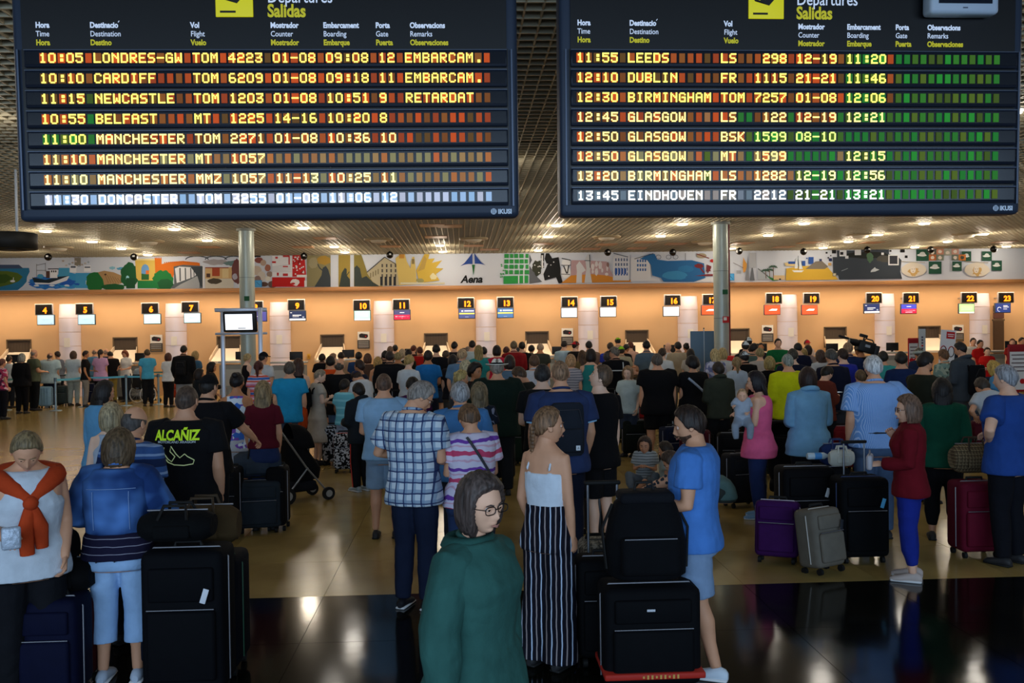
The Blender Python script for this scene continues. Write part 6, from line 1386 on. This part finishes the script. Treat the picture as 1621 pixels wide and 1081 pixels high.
duffel(28, 1100, .62, .36, .38, '08080a', 'black holdall piled on the luggage below the blonde woman', z0=.72)
duffel(98, 1092, .34, .22, .3, '08080a', 'small black holdall on the dark red case', z0=.62)
duffel(318, 1058, .46, .28, .26, '4a3a24', 'brown leather handbag on top of the black luggage', z0=.82, name='handbag', buckle='3a2c1c')
duffel(276, 1100, .44, .20, .3, '07080a', 'black soft bag slumped on the tall black suitcase', z0=.95)
# luggage trolley case with a grey rucksack
case(405, 842, .50, .52, .30, '2a323a', 'grey soft trolley bag with raised silver handle', handle=.62, rz=8)
duffel(404, 838, .52, .32, .34, '36404c', 'grey rucksack strapped on top of the grey trolley bag', z0=.58, rz=12)
case(436, 838, .22, .66, .34, '101114', 'narrow black case right of the grey trolley bag')
case(362, 850, .2, .7, .4, '111216', 'black case hugging the left of the grey trolley bag')
case(392, 770, .5, .56, .3, '141519', 'black suitcase with twin rods behind the grey trolley bag', handle=.4)
# pushchair
def pushchair(px, yb, label, sc=1.0, rz=0, col='0f1013'):
    p, s = fb(px, yb); r = empty('pushchair', p, math.radians(rz), label, 'pushchair', 'pushchairs in the queue')
    for a, rr_ in ((-.24, .10), (.24, .10)):
        for b_, r2 in ((-.28, .11), (.30, .085)):
            w = MB().tube([(a-.02, b_, r2), (a+.02, b_, r2)], r2, 18).build('wheel', M_RUB, r); MB().tube([(a-.024, b_, r2), (a+.024, b_, r2)], r2*.55, 12).build('hub', mat('a8a8a4', .4, .3), w)
    for a in (-.22, .22): MB().tube([(a, .30, .10), (a, .0, .45), (a, -.38, 1.0)], .013, 8).build('frame_tube', M_MET, r); MB().tube([(a, -.28, .11), (a, .02, .45)], .012, 8).build('leg_tube', M_MET, r)
    MB().tube([(-.22, -.38, 1.0), (-.2, -.42, 1.04), (.2, -.42, 1.04), (.22, -.38, 1.0)], .016, 8).build('push_bar', M_RUB, r)
    rs = [ell((0, y_, z), w_, d_, 16, 3) for z, y_, w_, d_ in ((.28, .05, .17, .2), (.42, .03, .2, .24), (.62, -.06, .2, .18), (.82, -.14, .19, .12))]
    MB().rings(rs).build('seat', fabric(col), r)
    cp = [[(.21*math.cos(a)*(1 if k_ < 3 else .9), -.16+.30*math.sin(k_*.42), .70+.33*math.sin(a)*math.cos(k_*.30)) for a in [PI*j/12 for j in range(13)]] for k_ in range(5)]
    MB().rings(cp, cap=False).build('canopy', fabric(col), r); MB().rbox((0, -.02, .2), (.34, .4, .14), .04).build('basket', fabric('1a1b1f'), r)
    return r
pushchair(470, 792, 'black pushchair behind the girl in the maroon T-shirt', rz=-55)
pushchair(1238, 792, 'dark pushchair between the pink top and the blue hooded jacket', rz=-20)
# right-hand heap
case(1227, 892, .40, .52, .26, '3c1450', 'purple suitcase leaning at the left of the heap', rz=-25, tiltx=-9, trim='c8c0d0')
case(1300, 908, .36, .52, .26, '6c665c', 'grey brown trolley case leaning beside the purple one', rz=28, tiltx=-8, trim='b4b0a8', tag_='20242c')
case(1270, 872, .52, .78, .34, '08080b', 'large black suitcase behind the purple one', tag_='c8ccd0')
case(1357, 888, .46, .74, .34, '080a0e', 'large black suitcase with a blue stripe and raised handle', handle=.30, trim='2c3e66', tag_='58b0e0')
case(1308, 850, .40, .68, .3, '121317', 'black suitcase in the middle of the heap by the blue hooded jacket')
p, s = fb(1357, 888); 
duffel(1330, 880, .24, .17, .10, 'c8c8bc', 'small white handbag on the black suitcases', z0=.86, name='handbag', buckle='c8c8bc')
duffel(1322, 850, .34, .24, .16, '20305c', 'navy blue tote behind the white handbag', z0=.75, name='handbag', buckle='20305c')
r = empty('water_bottle', fb(1293, 872)[0]+Vector((0, 0, .90)), 0, 'clear plastic water bottle lying on the black suitcase', 'bottle')
MB().tube([(-.11, 0, .035), (-.10, 0, .035), (.06, 0, .035), (.09, 0, .035), (.11, 0, .035)], [.028, .034, .034, .018, .014], 14).build('bottle_body', mat('b8ccd8', .15, 0, 0), r)
MB().cyl((.11, 0, .035), (.13, 0, .035), .015, 10).build('cap', mat('d8e0ec', .5), r); MB().tube([(-.04, 0, .035), (.03, 0, .035)], .0348, 14).build('label_band', mat('4a90d0', .5), r)
case(1330, 745, .42, .62, .26, '7c2028', 'muted red suitcase left of the white haired man', handle=.0)
case(1540, 880, .40, .66, .32, '5c0e24', 'crimson suitcase beside the royal blue T-shirt man')
duffel(1538, 872, .42, .30, .24, '6c5c44', 'woven patterned tote bag on the crimson suitcase', z0=.76, name='handbag', buckle='3a2c20', M=pattern('plaid', ('5c4c38', '2c2418', '8a7a5c'), .4))
case(1002, 722, .42, .56, .3, '141a16', 'black trolley case with tall silver rods behind the young man', handle=.42)
case(1012, 690, .34, .5, .26, '8c1c20', 'red suitcase half hidden by the heavy black T-shirt')
case(936, 850, .22, .62, .36, '15171c', 'black hard case behind the young man in black', hard=True)
case(524, 736, .34, .60, .26, '2c3040', 'suitcase with a black and white blot pattern', M=pattern('blot', ('16181c', 'a8acb4'), .5), hard=True)
case(541, 748, .30, .56, .26, '16181c', 'second black suitcase with white blots and a red band', M=pattern('blot', ('121317', 'b8bcc4'), .35), trim='c8301c')
case(533, 700, .32, .52, .26, 'a03020', 'case with a bright red band beside the beige dress', trim='d83420')
duffel(466, 745, .36, .44, .22, 'b84414', 'bright orange cloth bag beside the beige dress', z0=.62, name='handbag', buckle='8a3410')
case(466, 752, .36, .5, .28, '15161a', 'black case under the bright orange bag')
case(70, 646, .40, .60, .26, '88b0cc', 'pale blue hard suitcase beside the loose white shirt', hard=True, trim='14161a')
case(97, 642, .34, .56, .26, '3c4848', 'grey suitcase on the right of the loose white shirt', handle=.3)
case(139, 640, .36, .6, .26, '161c34', 'navy suitcase at the feet of the beige trousers')
case(45, 640, .5, .66, .3, '101114', 'black suitcase behind the olive polo shirt')
case(276, 632, .3, .45, .24, '8c3420', 'rust red case near the black jacket man')
# cases that fill the queue
rq = random.Random(12); FILL = [('black', '111215'), ('dark grey', '23262a'), ('navy', '161d33'), ('charcoal', '1b1c20'), ('maroon', '4a1420'), ('dark green', '18281f'), ('brown', '2c2119'), ('steel blue', '2c3c50')]
spots = [(585,690),(600,716),(628,700),(640,742),(700,706),(716,760),(760,748),(792,772),(806,718),(832,736),(850,700),(726,690),(690,660),(905,706),(925,730),(965,690),(1062,742),(1078,700),(1112,742),(1128,700),(1152,716),(1160,756),(1180,692),(1205,712),(1262,736),(1330,708),(1344,700),(1410,736),(1432,700),(1448,752),(1470,722),(1500,690),(1530,706),(1556,744),(1576,710),(425,660),(448,680),(350,690),(335,720),(560,650),(770,676),(880,668),(1240,668),(1300,672),(1385,672),(1100,668),(1015,660),(660,690),(745,720),(780,706),(820,690),(1220,752),(1170,802),(1396,770),(1545,706),(1098,762)]
used = {}
for i, (x, y) in enumerate(spots):
    nm, cc = FILL[rq.randrange(len(FILL))]
    nb = min([v for v in ((498,'beige dress'),(414,'maroon T-shirt'),(606,'light blue T-shirt man'),(664,'checked shirt man'),(741,'tie-dye top'),(786,'panama hat'),(886,'navy polo man'),(950,'pale young man'),(1040,'heavy black T-shirt'),(1137,'olive hooded top'),(1196,'pink top'),(1247,'yellow jersey'),(1279,'blue hooded jacket'),(1383,'striped blue shirt'),(1436,'dark red jacket'),(1492,'emerald jumper'),(1592,'royal blue T-shirt'),(330,'black cap man'))], key=lambda v: abs(v[0]-x))
    sd_ = 'left of' if x < nb[0]-8 else 'right of' if x > nb[0]+8 else 'behind'
    dp = 'far' if y < 680 else 'midway' if y < 715 else 'near' if y < 745 else 'nearest'
    hw = rq.choice((.36, .42, .48)); hh = rq.choice((.5, .6, .68))
    best = None
    for dx_, dy_ in ((0, 0), (8, 0), (-8, 0), (14, 4), (-14, 4), (0, 10), (0, -10), (20, 0), (-20, 0), (10, -12), (-10, -12)):
        q_ = fb(x+dx_, y+dy_)[0]
        if all((q_-v).length > .40 for v in PLACED): best = (x+dx_, y+dy_); PLACED.append(q_); break
    if best is None: continue
    x, y = best
    case(x, y, hw, hh, .28, cc, '%s %s suitcase in the queue, %s the %s' % (dp, nm, sd_, nb[1]), rz=rq.uniform(-25, 25), handle=rq.choice((0, 0, .35)))
# ---- baby, phones and other things held
ppl['baby'] = P(1173, 612, 141, 165, 'k', ('buzz', 'b08c68'), ('tee', 'a4b0c0'), ('trousers', '8c98a8'), [((.3, .6, -.6), (.0, .6, .2)), 'f'], 'fair baby in pale blue held by the woman in the pink top', skin=1, sit=1.16, bh=.74, hs=.70, leg=((.05, .13, -.04), (.04, .16, -.17)))
flush_jobs()
def held(info, sd, dims, m, name, label, cat, off=(0, .09, .02), R=None, m2=None, part='casing'):
    S, e, w, f_, u_ = info['A'][sd]; p = w+f_*.09+Vector((0, 0, .02)); M_ = info['M'] @ Matrix.Translation(p)
    r = empty(name, (0, 0, 0), 0, label, cat, None, M_)
    MB().rbox((0, 0, 0), dims, min(dims)*.4, 0, 2).build(part, m, r)
    if m2: MB().box((0, 0, dims[2]/2+.001), (dims[0]*.88, dims[1]*.9, .001)).build('screen', m2, r)
    return r
held(ppl['rust'], 1, (.075, .15, .012), mat('20242c', .4), 'phone', 'phone with a lit screen held by the person in rust', 'phone', m2=mat('c8d8e8', .4, 0, .8))
held(ppl['plaid'], 1, (.075, .15, .012), mat('181a20', .4), 'phone', 'phone held by the checked shirt man', 'phone', m2=mat('20242c', .2))
r = held(ppl['scarf'], 1, (.10, .035, .13), mat('b8c4d4', .35, .2, 0, .2, 30, .5), 'snack_packet', 'white and blue crinkled packet held by the blonde woman', 'packet', part='packet')
MB().rbox((0, -.02, .0), (.05, .006, .06), .003).build('print', mat('3c5ca8', .6), r)
r = held(ppl['red'], -1, (.20, .05, .13), mat('a8a8b0', .5), 'clutch_bag', 'pale grey clutch bag held by the woman in dark red', 'bag', part='body'); MB().tube([(-.08, 0, .06), (0, 0, .10), (.08, 0, .06)], .006, 6).build('strap', mat('8a8a90', .5), r)
# television camera on the cameraman's shoulder
q = atd(1366, 548, 80); r = empty('television_camera', q, 0, 'black shoulder television camera raised above the crowd', 'camera', None)
r.rotation_euler = (0, math.radians(16), math.radians(0))
MB().rbox((.06, 0, 0), (.34, .16, .22), .02).build('body', mat('121214', .5), r); MB().tube([(-.10, 0, .03), (-.16, 0, .03), (-.30, 0, .03)], [.06, .075, .06], 14).build('lens', mat('0e0e10', .3), r)
MB().rbox((-.42, 0, .07), (.22, .05, .05), .02).build('microphone', mat('1a1a1c', .7), r); MB().rbox((-.05, -.02, .20), (.16, .06, .06), .012).build('viewfinder', mat('141416', .5), r); MB().cyl((-.02, 0, .10), (-.02, 0, .18), .015, 8).build('viewfinder_post', mat('141416', .5), r)
MB().tube([(.0, 0, .11), (.02, 0, .16), (.16, 0, .16), (.20, 0, .11)], .014, 8).build('carry_handle', mat('141416', .5), r); MB().rbox((.27, 0, -.02), (.10, .14, .20), .015).build('battery', mat('1c1c20', .5), r); MB().box((.06, -.082, .02), (.10, .004, .05)).build('badge', mat('8a9098', .5), r)
# ---- framed white screen on two legs
a = floor_at(352.5, 74); b_ = floor_at(412, 76); zt = 2.25+(523.5-487)/75
r = empty('screen_stand', (a+b_)/2, 0, 'tall white metal frame holding a tilted white screen', 'stand'); mid = (a+b_)/2
for q in (a, b_): 
    v = q-mid; MB().rbox((v.x, v.y, zt/2), (.09, .06, zt), .02).build('post', mat('c4ccdc', .3, .3), r); MB().rbox((v.x, v.y, .02), (.3, .5, .04), .015).build('foot', mat('7c8490', .4, .4), r)
wd = (b_-a).length; MB().rbox((0, 0, zt-.04), (wd, .07, .08), .015).build('top_rail', mat('c4ccdc', .3, .3), r); MB().rbox((0, 0, zt-.54), (wd, .05, .05), .015).build('lower_rail', mat('b4bccc', .3, .3), r)
mo = MB().rbox((0, 0, 0), (.70, .09, .44), .03, 0, 3).build('monitor', mat('101114', .4), r); mo.location = (0, -.07, zt-.29); mo.rotation_euler = (math.radians(8), 0, 0)
MB().box((-.02, -.048, .0), (.56, .006, .33)).build('screen', mat('f4f8ff', .4, 0, 1.1), mo); MB().box((.04, -.054, -.13), (.16, .003, .014)).build('screen_line', mat('3c4c6c', .5), mo)
# ---- queue barriers
M_POST = mat('8ea6b4', .35, .5); M_BELT = mat('5ab4d4', .6); M_BELT2 = mat('3c7c84', .7)
def barrier(px, s, nxt=None, z=.95, zz=.95, belt=None, lab='', bz=.90, z1=None):
    p = floor_at(px, s); r = empty('barrier_post', p, 0, lab, 'barrier', 'queue barriers on the left')
    MB().tube([(0, 0, 0), (0, 0, .015), (0, 0, .03)], [.17, .165, .05], 20).build('base', M_POST, r); MB().cyl((0, 0, .02), (0, 0, z), .032, 12).build('post', M_POST, r); MB().cyl((0, 0, z-.1), (0, 0, z+.01), .042, 12).build('head', mat('5c7484', .4, .4), r)
    if nxt:
        q = floor_at(*nxt)-p; n = Vector((-q.y, q.x, 0)).normalized()*.004; h_ = .028
        vs = []
        for i in range(9):
            t = i/8; c_ = q*t+Vector((0, 0, bz+((z1 or bz)-bz)*t-.02*math.sin(PI*t))); vs.append([c_+n+Vector((0, 0, h_)), c_-n+Vector((0, 0, h_)), c_-n-Vector((0, 0, h_)), c_+n-Vector((0, 0, h_))])
        MB().rings(vs, smooth=False).build('belt', belt or M_BELT, r)
    return r
fr = [(86, 54.3), (130, 52), (198, 51.5), (249, 51), (293, 50)]
for i, (x, s_) in enumerate(fr): barrier(x, s_, fr[i+1] if i < 4 else None, lab='blue grey barrier post of the front tape, %s of five' % nth(i, 5))
bk = [(-40, 52), (7, 53.5), (71, 49), (183, 46.5), (300, 46.5)]
for i, (x, s_) in enumerate(bk[:-1]): barrier(x, s_, bk[i+1], lab='barrier post of the rear tape, %s' % ('outside the left edge', 'at the left edge', 'behind the loose white shirt', 'beside desk 6 queue')[i], belt=M_BELT2)
p = floor_at(294, 50.5); r = empty('barrier_sign', p+Vector((0, -.06, 1.05)), 0, 'small pale blue page held upright on the end barrier post', 'sign')
MB().rbox((0, 0, .10), (.24, .015, .34), .006).build('page', mat('a8d0e4', .5), r); MB().box((0, -.01, .02), (.17, .004, .05)).build('print', mat('4a8cb8', .5), r); MB().cyl((0, 0, -.12), (0, 0, -.05), .012, 8).build('holder', M_POST, r)
# ---- wheelchair
p = floor_at(224, 50); r = empty('wheelchair', p+Vector((0, .0, 0)), math.radians(-40), 'wheelchair with large silver rimmed wheels near the tape', 'wheelchair')
for a in (-.29, .29):
    w = MB().tube([(a, .27*math.cos(t), .29+.27*math.sin(t)) for t in [2*PI*i/24 for i in range(24)]], .018, 6, 0, True).build('wheel', mat('b8bcc0', .3, .5), r)
    for t in range(10): MB().cyl((a, 0, .29), (a, .26*math.cos(t*PI/5), .29+.26*math.sin(t*PI/5)), .004, 4).build('spoke', M_MET, w)
    MB().tube([(a*.9, .4, .08), (a*.9, .45, .08)], .07, 12).build('castor', M_RUB, r); MB().tube([(a*.92, -.25, .95), (a*.92, -.18, .5), (a*.92, .28, .5), (a*.92, .42, .12)], .014, 8).build('frame_tube', mat('20242a', .4, .4), r)
MB().rbox((0, .05, .48), (.44, .42, .05), .02).build('seat', mat('14161a', .8), r); MB().rbox((0, -.2, .72), (.44, .04, .42), .02).build('backrest', mat('14161a', .8), r)
# ---- blue grey folding screens by the right pillar
a = floor_at(1093, 60); r = empty('folding_screen', a, 0, 'blue grey two panel partition left of the right pillar', 'partition')
for k in range(2):
    MB().rbox((.17+k*.37, .03*k, 1.08), (.355, .04, 2.0), .01).build('panel', mat('4c6a88', .6), r)
MB().cyl((.355, -.0, 0), (.355, 0, 2.14), .014, 8).build('hinge_post', mat('b8c4cc', .3, .5), r); MB().sph((.355, 0, 2.15), .02, 8, 6).build('knob', mat('30343a', .4), r)
for x in (.0, .73): MB().rbox((x, 0, .04), (.05, .4, .08), .01).build('foot', mat('6c7884', .4, .4), r)
# ---- airline banners and upright notices on the right
def board_sign(px, py0, py1, w, s, col, label, frame=None, content=None, tilt=0, name='banner_stand'):
    t = atd(px, py0, s); bt = 0.02; p = Vector((t.x, t.y, 0)); r = empty(name, p, 0, label, 'sign'); H_ = t.z
    if tilt: r.rotation_euler = (0, math.radians(tilt), 0)
    h_ = (py1-py0)/s
    if frame:
        MB().rbox((0, .01, H_-h_/2), (w, .04, h_), .02).build('frame', mat(frame, .5), r); MB().box((0, -.015, H_-h_/2-.06), (w*.84, .01, h_*.80)).build('sheet', mat(col, .6), r); MB().box((0, -.014, H_-.09), (w*.86, .012, .10)).build('header', mat('8c1420', .6), r)
    else:
        MB().box((0, 0, (H_+.06)/2), (w, .02, H_-.06)).build('sheet', mat(col, .6), r); MB().rbox((0, 0, .04), (w+.06, .22, .08), .02).build('base', mat('a8a8ac', .4, .4), r)
    MB().rbox((0, .03, .03), (w*.8, .35, .05), .015).build('foot', mat('6a6a70', .4, .4), r)
    if frame: MB().box((0, .02, (H_-h_)/2), (.05, .03, H_-h_)).build('post', mat(frame, .5), r)
    if content: content(r, H_, h_, w)
    return r
RED = mat('b8141c', .6)
def lines(r, H_, h_, w):
    for i in range(5): MB().box((0, -.024, H_-.24-i*.09), (w*(.6 if i % 2 else .7), .004, .022)).build('text_line', mat('50383c', .6), r)
    for x in (-.2, .2): MB().tube([(x*w, -.028, H_-h_*.78), (x*w, -.022, H_-h_*.78)], .06, 14).build('round_symbol', RED, r)
    text('KEEP', .001, RED, r, (0, 0, 0)).hide_render = True if False else False
def lines(r, H_, h_, w):
    for i in range(5): MB().box((0, -.024, H_-.24-i*.09), (w*(.6 if i % 2 else .7), .004, .022)).build('text_line', mat('50383c', .6), r)
    for x in (-.2, .2): MB().tube([(x*w, -.028, H_-h_*.78), (x*w, -.022, H_-h_*.78)], .06, 14).build('round_symbol', RED, r)
def bags(r, H_, h_, w):
    MB().box((.05, -.014, H_-.12), (w*.55, .006, .16)).build('red_heading', RED, r); MB().box((.05, -.019, H_-.10), (w*.42, .003, .02)).build('heading_line', mat('f0e8e8', .6), r); MB().box((.05, -.019, H_-.145), (w*.36, .003, .02)).build('heading_line', mat('f0e8e8', .6), r)
    for x in (-.10, .09):
        g_ = MB().tube([(x+.07*math.cos(t), -.016, H_-.50+.12*math.sin(t)) for t in [2*PI*i/20 for i in range(20)]], .010, 6, 0, True).build('bag_outline', mat('20181a', .6), r)
        MB().tube([(x+.075*math.cos(t), -.018, H_-.50+.125*math.sin(t)) for t in [PI*(i/8)*.8+.2 for i in range(9)]], .008, 6).build('red_arc', RED, r)
    MB().sph((-.07, -.02, H_-1.02), .05, 10, 8, sc=(1, .3, 1)).sph((-.07, -.02, H_-1.16), .08, 10, 8, sc=(1, .3, 1.2)).build('red_figure', RED, r); MB().box((.14, -.016, H_-1.2), (.02, .006, .2)).build('red_bar', RED, r)
def vert(r, H_, h_, w):
    for i in range(7): MB().box((0, -.014, H_-.22-i*.075), (.05, .005, .045)).build('letter_mark', mat('50506a' if i != 3 else 'b01c24', .6), r)
board_sign(1459.5, 520.5, 600, .18, 60, 'bcc8d0', 'narrow pale banner with a column of dark marks', content=vert)
board_sign(1490, 522, 640, .36, 68, 'dce0e6', 'white banner with red heading and two luggage outlines', content=bags, tilt=5)
board_sign(1445.5, 535, 580, .28, 60, 'c8ccd0', 'red framed notice left of the narrow pale banner', frame='a8141c', content=lines)
board_sign(1611, 545, 620, .46, 70, 'd4d8dc', 'red framed notice with round symbols at the right edge', frame='8c1420', content=lines)
# ---- dark drum hanging at the top left
q = atd(20, 382, 100); r = empty('hanging_drum', q, 0, 'dark drum shaped fitting hung from a pole at the top left', 'ceiling fitting')
MB().tube([(0, 0, -.13), (0, 0, -.12), (0, 0, .12), (0, 0, .13)], [.33, .36, .36, .33], 28).build('drum', mat('1c1a16', .6), r); MB().cyl((0.07, 0, .12), (0.07, 0, ZC-q.z), .022, 10).build('pole', mat('a8acb0', .4, .4), r); MB().tube([(0, 0, -.145), (0, 0, -.13)], .2, 20).build('grille', mat('0c0c0c', .6), r)
